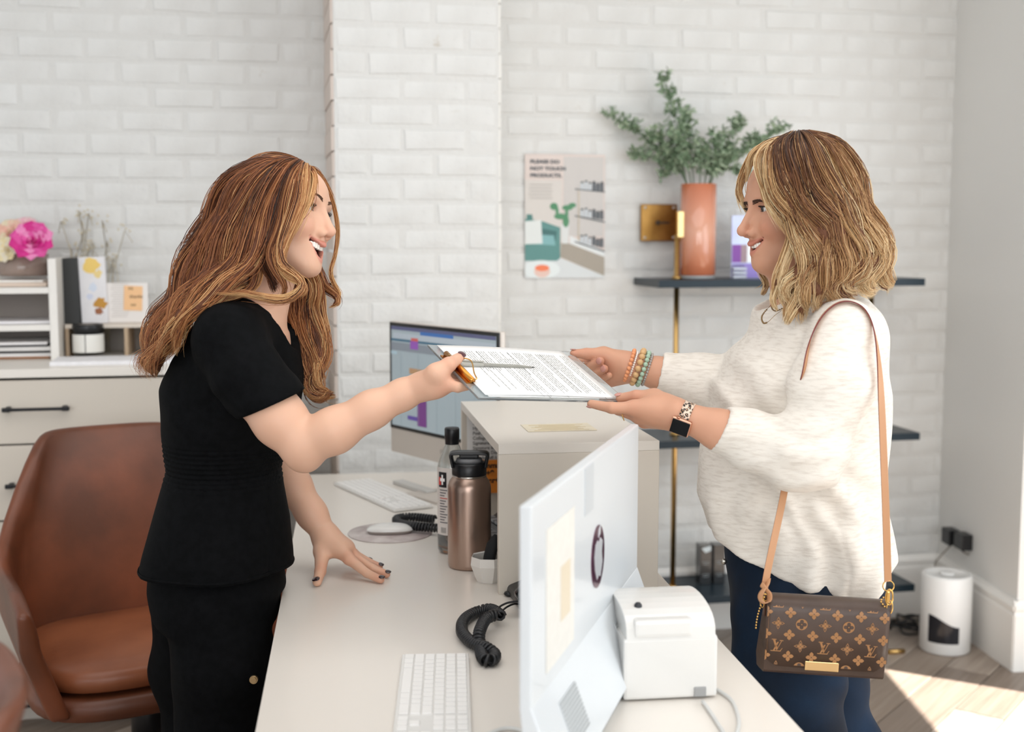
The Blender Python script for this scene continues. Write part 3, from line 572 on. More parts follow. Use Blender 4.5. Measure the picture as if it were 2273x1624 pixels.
# ---------------------------------------------------------------- brown leather swivel chairs
leath = mat('brown_leather', '84492f', .40, bump=.25, bscale=90, color2='5e3420', vscale=4.5, detail=6, vdist=.0015)
seatm = mat('brown_leather_seat', '9a5b3a', .36, bump=.2, bscale=60, color2='7c4429', vscale=5, detail=6, vdist=.0015)
def leather_chair(lab, loc, rz):
    ch = thing('swivel_chair', lab, 'chair', loc, rz, 'brown leather swivel armchairs')   # faces -y
    w, dp, zs0, n, m = .312, .29, .41, 49, 13
    outer = []
    for i in range(n):
        u = -1+2*i/(n-1); a_ = abs(u)
        # plan: u=-1 left arm front, 0 middle of the back, 1 right arm front
        if a_ > .5: f = (a_-.5)/.5; x = w; y = .16-f*.44
        else: x = w*(math.sin(a_/.5*math.pi/2)**.75); y = .16+.13*(math.cos(a_/.5*math.pi/2)**.75)
        x *= 1 if u > 0 else -1
        back = 1/(1+math.exp((a_-.47)*26)); arm = max(0, min(1, (a_-.45)/.55))
        top = .70+.27*back-.03*max(0, (a_-.82)/.18)**2; outer.append((x, y, top, back))
    def grid(off):
        vs = []
        for i, (x, y, top, bk) in enumerate(outer):
            x0, y0 = outer[max(i-1, 0)][:2]; x1_, y1_ = outer[min(i+1, n-1)][:2]; nv = Vector((y1_-y0, -(x1_-x0), 0)).normalized()
            if nv.dot(Vector((x, y+.05, 0))) < 0: nv = -nv
            for j in range(m):
                v = j/(m-1); z = zs0+(top-zs0)*v; flare = .86+.16*min(1, v*1.6)+.05*v; tz = .06*math.sin(v*math.pi)*.3
                p = Vector((x*flare*(1-.42*bk*v*v), y*(.9+.10*v)+bk*.10*v*v, z))-nv*(off*(1-.4*v**6))
                vs.append(p)
        return vs
    A = grid(0); B_ = grid(.045); q = MB(); k = n*m
    fs = [(i*m+j, (i+1)*m+j, (i+1)*m+j+1, i*m+j+1) for i in range(n-1) for j in range(m-1)]
    fs += [(k+i*m+j+1, k+(i+1)*m+j+1, k+(i+1)*m+j, k+i*m+j) for i in range(n-1) for j in range(m-1)]
    fs += [(i*m+m-1, (i+1)*m+m-1, k+(i+1)*m+m-1, k+i*m+m-1) for i in range(n-1)]+[(k+i*m, k+(i+1)*m, (i+1)*m, i*m) for i in range(n-1)]
    fs += [(j, j+1, k+j+1, k+j) for j in range(m-1)]+[((n-1)*m+j+1, (n-1)*m+j, k+(n-1)*m+j, k+(n-1)*m+j+1) for j in range(m-1)]
    q.add(A+B_, fs, True); o = q.build('shell', leath, ch, fixn=True)
    md = o.modifiers.new('b', 'BEVEL'); md.width = .012; md.segments = 3; md.limit_method = 'ANGLE'; md.angle_limit = math.radians(50)
    # seat pan and cushion
    def pad(z0, z1, s_, nm, mt, puff):
        q = MB(); R_ = 10; n_ = 40; vs = []
        def rim(a, s2):
            x = abs(math.cos(a))**.55*math.copysign(1, math.cos(a))*.30*s2; y = abs(math.sin(a))**.55*math.copysign(1, math.sin(a))*.265*s2-.01; return x, y
        prof = [(0, z0), (.93, z0), (.99, z0+.008), (1, (z0+z1)/2), (.985, z1-.008), (.93, z1)]+[(.93*(1-j/5), z1+puff*math.sin(j/5*math.pi/2)) for j in range(1, 6)]
        for pr, z in prof:
            for i in range(n_): x, y = rim(2*math.pi*i/n_, pr*s_); vs.append((x, y, z))
        q.add(vs, [(j*n_+i, j*n_+(i+1) % n_, (j+1)*n_+(i+1) % n_, (j+1)*n_+i) for j in range(len(prof)-1) for i in range(n_)], True); return q.build(nm, mt, ch, fixn=True)
    pad(.390, .445, .97, 'seat_pan', leath, 0); pad(.452, .505, .92, 'seat_cushion', seatm, .03)
    q = MB(); q.cyl((0, 0, .11), (0, 0, .30), .028, n=20); q.cyl((0, 0, .22), (0, 0, .39), .042, n=20); q.build('column', blackp, ch)
    for k_ in range(5):
        a_ = k_*2*math.pi/5+.3; q = MB(); e = Vector((math.cos(a_), math.sin(a_), 0))
        q.tube([e*.02+Vector((0, 0, .11)), e*.15+Vector((0, 0, .095)), e*.29+Vector((0, 0, .065))], [(.022, .028), (.018, .022), (.012, .016)], 8); lg = q.build('leg', blackp, ch)
        q = MB(); c = e*.28; q.cyl(c+e.cross(Vector((0, 0, 1)))*.022+Vector((0, 0, .027)), c-e.cross(Vector((0, 0, 1)))*.022+Vector((0, 0, .027)), .027, n=18); q.cyl(c+Vector((0, 0, .03)), c+Vector((0, 0, .066)), .007, n=8); q.build('castor', blackp, lg)
    return ch
cp = P(352, 1500, 3.0)
leather_chair('brown leather swivel armchair standing between the cabinet and the woman in black', (cp.x-.022, 2.98, 0), math.radians(30))
leather_chair('brown leather chair cut off by the bottom left corner of the picture', (-.915, 1.24, 0), math.radians(-60))
# ---------------------------------------------------------------- things on the desk
scrb = mat('aluminium_light', 'cfc6bd', .38, .35); wpl = mat('white_gloss_plastic', 'dedcd8', .25, coat=.3)
def plane_frame(p00, p10, up=Vector((0, 0, 1))):
    """frame with x from p00 to p10 (level), z up, y = depth"""
    x = (p10-p00); x.z = 0; x.normalize(); y = up.cross(x); return Matrix(((x.x, y.x, up.x, p00.x), (x.y, y.y, up.y, p00.y), (x.z, y.z, up.z, p00.z), (0, 0, 0, 1)))
# far computer
pL = P(866, 1001, 3.62); pR = P(1109, 1001, 3.20); pR.z = pL.z
cw = (pR-pL).length; topz = P(868, 712, 3.62).z; chh = topz-pL.z
CMx = plane_frame(pL, pR)
cpu = thing('desktop_computer', 'white all-in-one computer with lit calendar screen at the far end of the desk', 'computer', M=CMx)
q = MB(); q.box((cw/2, .012, chh/2), (cw, .018, chh), bev=.004); q.build('body', scrb, cpu)
q = MB(); q.box((cw/2, .030, chh/2), (cw*.6, .03, chh*.6), bev=.012); q.build('rear_bulge', scrb, cpu)
ch_ = chh*.18
q = MB(); q.box((cw/2, .002, ch_+(chh-ch_)/2), (cw-.006, .003, chh-ch_-.006)); q.build('bezel', mat('screen_black', '16181b', .12), cpu)
sw, sh_, sx0, sz0 = cw-.028, chh-ch_-.026, .014, ch_+.013
scm = lambda n, c, e=.75: mat(n, c, .3, emit=e)
q = MB(); q.box((cw/2, 0, sz0+sh_/2), (sw, .0012, sh_)); scr = q.build('screen', scm('screen_grey', '9ba8ae', .30), cpu)
lay = [0]
def sp(c, x0, x1_, y0, y1_, e=.28):
    lay[0] += 1; q = MB(); q.box((sx0+sw*(x0+x1_)/2, -.0008-.00012*lay[0], sz0+sh_*(1-(y0+y1_)/2)), (sw*(x1_-x0), .0003, sh_*(y1_-y0))); q.build('screen_panel', scm('scr_'+c, c, e), cpu)
sp('56597a', 0, 1, 0, .035); sp('3868a8', .30, .62, .03, .065); sp('aab4bd', .02, 1, .065, .12); sp('2f5f78', 0, 1, .125, .145); sp('7f8790', 0, 1, .16, .24); sp('8a4fa8', .20, .28, .13, .21); sp('c05a52', .21, .28, .10, .13)
sp('c0604c', .47, .50, .185, .22); sp('a6bcc6', 0, .06, .25, .28); sp('b08a66', .19, .37, .40, .455); sp('a98460', .28, .37, .45, .54); sp('6d51a5', .19, .30, .49, .56); sp('6f3a7d', .27, .36, .70, .96); sp('5d4a96', .17, .27, .875, .915)
for i in range(5): sp('8f9ca2', .1+.18*i, .102+.18*i, .25, 1)
q = MB(); q.cyl((cw*.5, .0015, ch_*.5), (cw*.5, -.0008, ch_*.5), .008, n=20); q.build('emblem', mat('emblem_grey', 'b5aca4', .3), cpu)
q = MB(); zb = DZ-pL.z
q.tube([(cw/2, .04, chh*.3), (cw/2, .07, zb*.2), (cw/2, .085, zb+.004)], [(.07, .004)]*3, 8, flat=(1, 0, 0)); q.box((cw/2, .02, zb+.003), (.19, .17, .005), bev=.002); q.build('stand', scrb, cpu)
# keyboards
def keyboard(lab, c00, c10, w, parent=None):
    """c00 -> c10 is the long edge next to the typist"""
    M = plane_frame(c00, c10); L = (c10-c00).length; kb = thing('keyboard', lab, 'keyboard', M=M)
    q = MB(); q.box((L/2, w/2, .004), (L, w, .007), bev=.0015); q.build('base', wpl, kb)
    rows = 6; kh = (w-.008)/rows; km = MB(); km.box((0, 0, 0), (1, kh-.0025, .0025)); 
    units = L-.010; main = units*.66 if L > .4 else units
    cache = {}
    def key(x, y, wd, hh=1):
        k_ = (round(wd, 4), hh)
        if k_ not in cache: m_ = MB(); m_.box((0, 0, 0), (wd-.0028, kh*hh-.0028, .003), bev=.0008); cache[k_] = m_.mesh('key', mat('key_white', 'f0eeeb', .4))
        inst(cache[k_], 'key', kb, T((x+wd/2, y+kh*hh/2, .0088)))
    lays = [[1.25, 1.25, 1.25, 6.0, 1.25, 1.25, 2.25], [2.25]+[1]*10+[2.25], [1.75]+[1]*11+[1.75], [1.5]+[1]*12+[1], [1]*13+[1.5], [1]*14+[.5]]
    for ri, ks in enumerate(lays):
        x = .005; u = main/sum(ks); y = .004+ri*kh
        for k_ in ks: key(x, y, k_*u); x += k_*u
    if L > .4:
        bw_ = (units-main)*.40; x0 = .005+main+.006
        for ri in range(6):
            for j in range(3):
                if ri in (1, 2) and j != 1 or ri == 2: continue
                key(x0+j*bw_/3, .004+ri*kh, bw_/3)
        x1_ = x0+bw_+.006; bw2 = units+.005-x1_
        for ri in range(6):
            for j in range(4): key(x1_+j*bw2/4, .004+ri*kh, bw2/4)
    return kb
a_ = Pz(741, 1076, DZ+.001); b_ = Pz(893, 1145, DZ+.001); keyboard('full size white keyboard in front of the far computer beyond the mouse', a_, a_+(b_-a_).normalized()*.42, .115)
a_ = Pz(893, 1461, DZ+.001); b_ = Pz(873, 1624, DZ+.001); dr_ = (b_-a_).normalized(); keyboard('full size white keyboard in the foreground near the bottom edge of the desk', a_, a_+dr_*.42, .114)
# mouse pad and mouse
mc = Pz(866, 1183, DZ); q = MB(); q.lathe([(0, 0), (.102, 0), (.103, .0015), (.102, .003), (0, .003)], 64, cap=False)
tag(q.build('mouse_pad', mat('marble_pad', 'cfc6c2', .5, color2='a99a98', vscale=16), M=T(mc)), 'round grey marble patterned mouse pad on the desk', 'mouse pad')
def mouse(lab, c, rz):
    ms = thing('mouse', lab, 'mouse', c, rz); q = MB(); R_, n_ = 9, 32; vs = []
    for j in range(R_+1):
        v = j/R_
        for i in range(n_):
            a = 2*math.pi*i/n_; rr = math.cos(v*math.pi/2)**.55; x = math.copysign(abs(math.cos(a))**.8, math.cos(a))*.057*rr; y = math.copysign(abs(math.sin(a))**.8, math.sin(a))*.029*rr
            vs.append((x, y, .008+.015*math.sin(v*math.pi/2)*(1-.25*(x/.057)**2)))
    q.add(vs, [(j*n_+i, j*n_+(i+1) % n_, (j+1)*n_+(i+1) % n_, (j+1)*n_+i) for j in range(R_) for i in range(n_)], True); q.build('shell', wpl, ms)
    q = MB(); n_ = 32; q.add([(math.copysign(abs(math.cos(2*math.pi*i/n_))**.8, math.cos(2*math.pi*i/n_))*k, math.copysign(abs(math.sin(2*math.pi*i/n_))**.8, math.sin(2*math.pi*i/n_))*k*.5, z) for k, z in ((.050, 0), (.0565, .0078)) for i in range(n_)], [(i, (i+1) % n_, (i+1) % n_+n_, i+n_) for i in range(n_)]+[tuple(range(n_))[::-1]], True); q.build('underside', mat('mouse_grey', 'a79e97', .5), ms)
mouse('white low wireless mouse on the round marble pad', mc+Vector((0, -.008, .003)), .1)
# coiled cords
cordm = mat('black_cord', '17181b', .4)
def coil(name, path, R=.0085, r=.0034, pitch=.0078, lab='', tail=None, tail2=None):
    cv = spline(path, 300); seg = np.linalg.norm(np.diff(cv, axis=0), axis=1); s_ = np.concatenate([[0], np.cumsum(seg)]); L = s_[-1]; turns = L/pitch; n_ = int(turns*9)
    ss = np.linspace(0, L, n_); c = np.stack([np.interp(ss, s_, cv[:, k]) for k in range(3)], 1); tan = np.gradient(c, axis=0); tan /= np.linalg.norm(tan, axis=1)[:, None]
    zz = np.array([0, 0, 1.]); sd_ = np.cross(tan, zz); sd_ /= np.linalg.norm(sd_, axis=1)[:, None]; upv = np.cross(sd_, tan); ph_ = ss/pitch*2*math.pi
    pts = c+sd_*(R*np.cos(ph_))[:, None]+upv*(R*np.sin(ph_))[:, None]
    o = thing(name, lab, 'cord'); q = MB(); q.tube(pts, r, 5); q.build('coil', cordm, o)
    for t_ in (tail, tail2):
        if t_: q = MB(); q.tube(spline(t_, 20), .002, 6); q.build('cord_end', cordm, o)
    return o
zc = DZ+.0125
pz_ = lambda x, y, z=zc: tuple(Pz(x, y, z))
coil('coiled_cord', [pz_(1112, 1366, zc+.012), pz_(1090, 1352, zc+.006), pz_(1058, 1358), pz_(1030, 1376), pz_(1026, 1402), pz_(1046, 1424), pz_(1080, 1438, zc+.004), pz_(1098, 1452), pz_(1092, 1464), pz_(1074, 1462), pz_(1066, 1436), pz_(1064, 1404, zc+.014), pz_(1078, 1374, zc+.016), pz_(1100, 1364, zc+.018)], lab='black coiled telephone cord looping on the desk beside the foreground display',
     tail=[pz_(1110, 1364, zc+.018), pz_(1105, 1350, zc+.02), pz_(1125, 1338, zc+.02), pz_(1150, 1334, zc+.02)], tail2=[pz_(1112, 1366, zc+.01), pz_(1118, 1352, zc+.01), pz_(1140, 1340, zc+.01), pz_(1160, 1342, zc)])
coil('coiled_cord', [pz_(965, 1152), pz_(930, 1148), pz_(900, 1147), pz_(880, 1152), pz_(890, 1162), pz_(925, 1168, zc+.006), pz_(975, 1172, zc+.006)], lab='black coiled telephone cord lying over the mouse pad beside the bottles')
# telephones
def phone(lab, M):
    ph_ = thing('desk_telephone', lab, 'telephone', M=M)
    q = MB(); q.poly([(-.10, 0), (.10, 0), (.10, .075), (.09, .085), (-.10, .02)], .19, RZ(math.pi/2)@T((0, -.095, 0))); q.build('base', blackp, ph_, fixn=True)
    tl = RX(math.atan2(.065, .19))
    return ph_, tl
# near phone: slanted body with handset along its side
nb = Pz(1150, 1375, DZ); pm_ = T(nb+Vector((.01, .09, .0005))) @ RZ(math.radians(-78)); np_ = thing('desk_telephone', 'black office telephone half hidden behind the foreground display', 'telephone', M=pm_)
q = MB(); q.add([(-.09, -.015, 0), (.09, -.015, 0), (.09, .17, 0), (-.09, .17, 0), (-.09, -.015, .018), (.09, -.015, .018), (.09, .17, .085), (-.09, .17, .085)], [(0, 3, 2, 1), (4, 5, 6, 7), (0, 1, 5, 4), (1, 2, 6, 5), (2, 3, 7, 6), (3, 0, 4, 7)]); o = q.build('base', blackp, np_)
md = o.modifiers.new('b', 'BEVEL'); md.width = .008; md.segments = 3
q = MB(); q.tube(spline([(.065, -.02, .03), (.065, .0, .050), (.065, .03, .064), (.065, .08, .088), (.065, .13, .106), (.065, .165, .112), (.065, .185, .10)], 24), [(.018, .013) if i in (0, 23) else ((.025, .020) if (i < 6 or i > 17) else (.017, .012)) for i in range(24)], 14, flat=(1, 0, 0)); q.build('handset', mat('handset_black', '101114', .22), np_)
for i in range(4):
    for j in range(3): q = MB(); q.box((-.055+j*.03, .02+i*.024, .018+(.035+i*.024)*.362+.004), (.022, .016, .006), bev=.002); q.build('button', mat('button_grey', '3a3c40', .4), np_)
q = MB(); q.sphere((-.07, -.012, .005), (.012, .012, .006), 12); q.build('rubber_foot', blackp, np_)
# second phone inside the box
fm_ = bm_ @ T((.105, .38, .001)) @ RZ(math.radians(-80)); fp_ = thing('desk_telephone', 'black office telephone with grey keys standing inside the raised box', 'telephone', M=fm_)
q = MB(); q.add([(-.10, -.09, 0), (.10, -.09, 0), (.10, .09, 0), (-.10, .09, 0), (-.10, -.09, .025), (.10, -.09, .025), (.10, .09, .13), (-.10, .09, .13)], [(0, 3, 2, 1), (4, 5, 6, 7), (0, 1, 5, 4), (1, 2, 6, 5), (2, 3, 7, 6), (3, 0, 4, 7)]); o = q.build('base', blackp, fp_); md = o.modifiers.new('b', 'BEVEL'); md.width = .006; md.segments = 2
for i in range(5):
    for j in range(6): q = MB(); q.box((-.08+j*.028, -.07+i*.026, .025+(.02+i*.026)*.583+.003), (.021, .016, .006), RX(0)); q.build('button', mat('key_grey', '9a9c9e', .4), fp_)
q = MB(); q.box((.0, .07, .125), (.15, .05, .006), RX(.52)); q.build('display', mat('lcd', '5b6468', .2), fp_)
# papers pinned to the far side panel of the box
M = bm_ @ T((.095, bl-th-.003, .20)); pn = thing('price_list', 'white typed list pinned up inside the raised box', 'paper', M=M)
q = MB(); q.box((0, 0, 0), (.165, .0012, .16)); q.build('sheet', pap, pn)
for i in range(10): text('typed_line', ['Cleanser list one', 'Collagen mask 30', 'Hydration 45 min', 'Peel and facial', 'Collagen renew', 'Signature facial', 'Signature 60 min', 'Signature Deluxe', 'Monday off 1pm', 'Oct 29, 2020'][i], .0115, T((-.068, -.0010, .062-i*.0125)) @ UP, ink, pn)
oj = tag(MB().box((0, 0, 0), (.13, .0012, .085)).build('orange_note', mat('orange_paper', 'ef8f32', .6), M=bm_ @ T((.075, bl-th-.008, .118))), 'large orange handwritten note standing inside the raised box', 'note')
for i, s_ in enumerate(('1c: Emma', 'mon +9', 'summer+', 'may 5')): text('handwriting', s_, .019, T((-.055, -.0010, .022-i*.019)) @ UP, mat('marker_black', '2a201a', .6), oj, bold=.0006)
# bottles
bp = Pz(1041, 1266, DZ); br_ = .0475; M = T(bp+Vector((0, br_*.8, .0003)))
bo = thing('insulated_bottle', 'rose gold insulated metal bottle with black carry lid in front of the box', 'bottle', M=M)
zt_ = .245
q = MB(); q.lathe([(0, 0), (br_*.93, 0), (br_*.98, .004), (br_, .010), (br_, .170), (br_*.985, .180), (br_*.92, .190), (br_*.80, .198), (br_*.76, .201), (br_*.76, .203), (0, .203)], 64, cap=False); q.build('body', mat('rose_gold', 'b09789', .30, .85, bump=.03, bscale=900, vdist=.0003), bo)
q = MB(); q.lathe([(br_*.74, .199), (br_*.79, .201), (br_*.79, .2045), (br_*.74, .2055)], 48); q.build('steel_ring', mat('steel', 'c9c4be', .25, 1), bo)
q = MB(); q.lathe([(0, .204), (br_*.79, .204), (br_*.80, .207), (br_*.80, .228), (br_*.72, .232), (0, .232)], 48, cap=False); lid = q.build('lid', blackp, bo)
q = MB(); pts = [(-br_*.74, 0, .222), (-br_*.80, 0, .236), (-br_*.83, 0, .249), (-br_*.60, 0, .252), (0, 0, .252), (br_*.60, 0, .252), (br_*.83, 0, .249), (br_*.80, 0, .236), (br_*.74, 0, .222)]
q.tube(spline(pts, 40), (.022, .0045), 12, flat=(0, 1, 0)); q.build('carry_loop', blackp, lid)
q = MB(); q.box((0, 0, .247), (.042, .03, .012), bev=.003); q.build('spout_cap', blackp, lid)
q = MB(); q.lathe([(0, .232), (br_*.62, .232), (br_*.58, .240), (0, .2405)], 32, cap=False); q.build('spout_base', mat('grey_rubber', '6f7072', .5), lid)
wp_ = Pz(1003, 1232, DZ); wr = .034; M = T(wp_+Vector((0, wr, .0003)))
wb = thing('juice_bottle', 'clear plastic bottle with black cap, label and brown drink left behind the metal bottle', 'bottle', M=M)
q = MB(); q.lathe([(0, 0), (wr*.8, 0), (wr*.98, .008), (wr, .02), (wr, .185), (wr*.97, .20), (wr*.8, .222), (wr*.52, .245), (wr*.42, .252), (wr*.42, .262), (wr*.40, .262), (wr*.40, .252), (wr*.5, .244), (wr*.78, .221), (wr*.94, .20), (wr*.97, .185), (wr*.97, .02), (0, .006)], 48, cap=False)
q.build('bottle_body', mat('clear_plastic', 'eef0ee', .06, trans=.92, spec=.4), wb)
q = MB(); q.lathe([(0, .0065), (wr*.93, .018), (wr*.93, .045), (0, .045)], 32, cap=False); q.build('drink', mat('brown_drink', '8c5a3c', .2), wb)
q = MB(); q.lathe([(wr*.46, .250), (wr*.48, .262), (wr*.50, .263), (wr*.50, .285), (wr*.45, .288), (0, .288)], 32, cap=False); q.build('cap', blackp, wb)
def wrap(a0, a1, z0, z1, rr, name, m, par, n=12):
    q = MB(); vs = []
    for i in range(n+1):
        a = a0+(a1-a0)*i/n
        for z in (z0, z1): vs.append((rr*math.cos(a), rr*math.sin(a), z))
    q.add(vs, [(2*i, 2*i+2, 2*i+3, 2*i+1) for i in range(n)], True); return q.build(name, m, par)
wrap(-2.9, .2, .045, .20, wr+.0006, 'label', mat('bottle_label', 'd9d2cc', .4), wb, 24)
wrap(-2.55, -1.9, .155, .19, wr+.0010, 'label_panel', mat('label_black', '17171a', .4), wb)
wrap(-2.55, -2.33, .160, .178, wr+.0013, 'red_mark', mat('label_red', 'd23a34', .4), wb, 4)
wrap(-2.40, -2.02, .169, .176, wr+.0016, 'white_cross', mat('label_cross', 'f2f0ee', .4), wb, 6); wrap(-2.27, -2.15, .161, .184, wr+.0016, 'white_cross', mat('label_cross', 'f2f0ee', .4), wb, 3)
for i in range(13): wrap(-2.45, -1.85-.1*(i % 3), .150-i*.0062, .1475-i*.0062, wr+.0011, 'label_line', mat('label_line_red', 'c4635a', .5) if i == 3 else mat('label_line', '6d6a6c', .5), wb, 6)
for i in range(7): wrap(-2.35+i*.06, -2.33+i*.06, .05, .063, wr+.0011, 'barcode_bar', mat('label_black', '17171a', .4), wb, 1)
# faceted bowl
bb = Pz(1085, 1297, DZ); M = T(bb+Vector((.0, .03, .0003))) @ RZ(.3); bl_ = thing('faceted_bowl', 'small white faceted bowl holding a black cloth pouch beside the metal bottle', 'bowl', M=M)
q = MB(); q.lathe([(0, 0), (.026, 0), (.040, .036), (.038, .054), (.036, .052), (.037, .036), (.024, .004), (0, .004)], 8, smooth=False, cap=False); q.build('bowl', mat('bowl_white', 'e4dfd8', .45), bl_)
q = MB(); q.tube(spline([(.005, 0, .01), (.0, 0, .04), (.008, .005, .07), (.018, .01, .095)], 12), [(.020, .012)]*9+[(.014, .008), (.009, .006), (.003, .003)], 10, flat=(0, 1, 0)); o = q.build('cloth_pouch', mat('black_cloth', '0f1012', .8), M=M.copy()); tag(o, 'folded black cloth pouch standing in the faceted bowl', 'pouch')
# stationery beyond the keyboard
A = Pz(883, 1068, DZ+.006); B_ = Pz(958, 1092, DZ+.006); q = MB(); q.tube([A, B_], (.016, .004), 8, flat=(0, 0, 1)); 
M = plane_frame(A, B_); q = MB(); q.box(((A-B_).length/2, 0, 0), ((A-B_).length, .035, .010), bev=.002); tag(q.build('stapler_strip', mat('grey_tray', 'c2c0bc', .4), M=M), 'grey flat pen tray lying behind the far keyboard', 'tray')
# foreground display, seen from behind
pA = P(1180, 1124, 1.50); pB = P(1418, 936, 2.175); pB.z = pA.z; fold = P(1195, 1580, 1.5).z
M = plane_frame(Vector((pA.x, pA.y, 0)), Vector((pB.x, pB.y, 0))); Ld = (pB-pA).length   # x runs away from the camera, +y = towards the staff side
dsp = thing('checkout_display', 'large white checkout display in the foreground, its back turned to the camera', 'display', M=M)
Hd = pA.z-fold; back = mat('display_white', 'd8dcdf', .3, coat=.3)
q = MB(); q.box((Ld/2, .008, fold+Hd/2), (Ld, .016, Hd), bev=.003); q.build('housing', back, dsp)
lo = DZ+.022; ow = .042
q = MB(); q.add([(0, 0, fold+.004), (Ld, 0, fold+.004), (Ld, -ow, lo), (0, -ow, lo), (0, .016, fold+.004), (Ld, .016, fold+.004), (Ld, .004, lo), (0, .004, lo)], [(0, 3, 2, 1), (4, 5, 6, 7), (0, 1, 5, 4), (3, 7, 6, 2), (0, 4, 7, 3), (1, 2, 6, 5)]); o = q.build('lower_housing', back, dsp, fixn=True)
md = o.modifiers.new('b', 'BEVEL'); md.width = .002; md.segments = 2
q = MB(); q.box((Ld/2, .0165, (fold+.02+pA.z-.012)/2), (Ld-.03, .001, pA.z-fold-.035)); q.build('screen', mat('screen_dark', '202428', .15), dsp)
tl_ = math.atan2(ow, fold+.004-lo); hl = math.hypot(ow, fold+.004-lo)
for f in (.20, .70):
    w2, h2 = .085, hl*.52; MM = T((Ld*f, -ow/2-.0012, (fold+.004+lo)/2)) @ RX(-tl_)
    q = MB(); q.box((0, 0, 0), (w2, .0016, h2)); g = q.build('speaker_grille', mat('grille_grey', 'c5c8c9', .5), dsp, M=MM)
    q = MB(); nx, nz = 16, 11
    for i in range(nx):
        for j in range(nz): q.box((-w2/2+w2*(i+.5)/nx, -.001, -h2/2+h2*(j+.5)/nz), (w2/nx*.45, .0006, h2/nz*.45))
    q.build('perforation', mat('grille_hole', '8d9193', .6), g, kind='stuff')
def dpx(px, py):
    d = ray(px, py); y = M.col[1].to_3d(); k = (pA-CAM).dot(y)/d.dot(y); return M.inverted() @ (CAM+d*k)
e0 = dpx(1326, 1166); e1 = dpx(1326, 1302); ec = dpx(1326, 1234); el_, er_ = dpx(1312, 1234), dpx(1340, 1234)
q = MB(); R1, R2 = abs(er_.x-el_.x)/2, abs(e0.z-e1.z)/2; q.poly([(R1*math.cos(2*math.pi*i/40), R2*math.sin(2*math.pi*i/40)) for i in range(40)], .0012); lg_ = q.build('logo_disc', mat('purple_reflection', '6a3f55', .12, .6), dsp, M=T((ec.x, -.0014, ec.z)), fixn=True)  # dark purple reflection on the logo is put into its colour
q = MB(); q.poly([(R1*x, R2*y) for x, y in ((-.62, .1), (-.45, .45), (-.15, .55), (.05, .42), (.3, .55), (.62, .38), (.5, .05), (.62, -.3), (.3, -.72), (.05, -.62), (-.2, -.72), (-.5, -.35))], .0006); q.poly([(R1*x, R2*y) for x, y in ((0, .6), (.05, .85), (.3, .97), (.25, .7))], .0006); q.build('logo_shape', mat('mirror_light', 'dfe2e6', .15, .3), lg_, M=T((0, -.0008, 0)), fixn=True)
a_, b_ = dpx(1298, 1040), dpx(1316, 1128); q = MB(); q.box(((a_.x+b_.x)/2, -.0006, (a_.z+b_.z)/2), (abs(a_.x-b_.x), .0012, abs(a_.z-b_.z))); q.build('slot', mat('slot_grey', 'c3c7ca', .4), dsp)
a_, b_ = dpx(1212, 1120), dpx(1272, 1400); wS = b_.x-a_.x
q = MB(); q.box(((a_.x+b_.x)/2, -.0008, (fold+.02+pA.z-.04)/2), (wS, .0012, pA.z-fold-.07)); st = q.build('certificate_sticker', mat('sticker_cream', 'e4e1da', .5, var=.05, vscale=60), dsp)
q = MB(); q.box((a_.x+wS*.66, -.0018, (fold+.02+pA.z-.04)/2-.01), (wS*.34, .0006, .075)); q.build('sticker_print', mat('sticker_tan', 'dccfb8', .5), st)
# foot of the display
q = MB(); q.box((Ld*.5, -.004, DZ+.005), (.22, .055, .009), bev=.002); q.box((Ld*.5, -.008, DZ+.03), (.12, .03, .05), bev=.003); q.build('stand', mat('stand_grey', 'bfc3c6', .35, .3), dsp)
# receipt printer
prM = DM @ T(D(1592, 1549)) @ RZ(math.radians(0)); pr = thing('receipt_printer', 'white receipt printer with rounded lid on the desk behind the foreground display', 'printer', M=prM)
pwid, pdep, phh = .15, .19, .098
q = MB(); q.box((-pwid/2, pdep/2, phh/2+.003), (pwid, pdep, phh), bev=.005); q.build('body', wpl, pr)
q = MB(); prof = [(0, phh-.002)]+[(pdep*(.5-.5*math.cos(math.pi*i/14)), phh+.046*math.sin(math.pi*i/14)**.62) for i in range(15)]+[(pdep, phh-.002)]
vs = [(x, y, z) for x in (-.004, -pwid+.004) for y, z in prof]; n = len(prof)
q.add(vs, [(i, (i+1) % n, (i+1) % n+n, i+n) for i in range(n)]+[tuple(range(n)), tuple(range(2*n-1, n-1, -1))]); o = q.build('lid', wpl, pr, fixn=True); md = o.modifiers.new('b', 'BEVEL'); md.width = .006; md.segments = 3
q = MB(); q.box((-pwid*.58, .012, phh+.018), (pwid*.62, .03, .028), bev=.006); q.build('paper_slot_cover', wpl, pr)
q = MB(); q.sphere((-.118, .045, phh+.040), (.007, .007, .008), 12); q.build('feed_button', mat('button_black', '26262b', .4), pr)
q = MB(); q.box((-.028, .003, .012), (.02, .01, .016), bev=.002); q.build('cable_recess', mat('recess_grey', '9b9b9a', .6), pr)
cbl = mat('white_cable', 'cfcfcc', .45)
for pts, lab in (([(1560, 1556), (1590, 1600), (1610, 1640), (1600, 1700)], 'grey cable running from the printer off the bottom of the desk'), ([(1592, 1530), (1625, 1555), (1640, 1600), (1630, 1640), (1600, 1700)], 'white cable curving on the desk right of the printer'), ([(1080, 1630), (1120, 1616), (1160, 1622), (1190, 1650)], 'pale cable loop at the bottom edge near the keyboard')):
    q = MB(); q.tube(spline([pz_(x, y, DZ+.004) for x, y in pts], 30), .003, 8); tag(q.build('cable', cbl), lab, 'cable')
# ---------------------------------------------------------------- clipboard

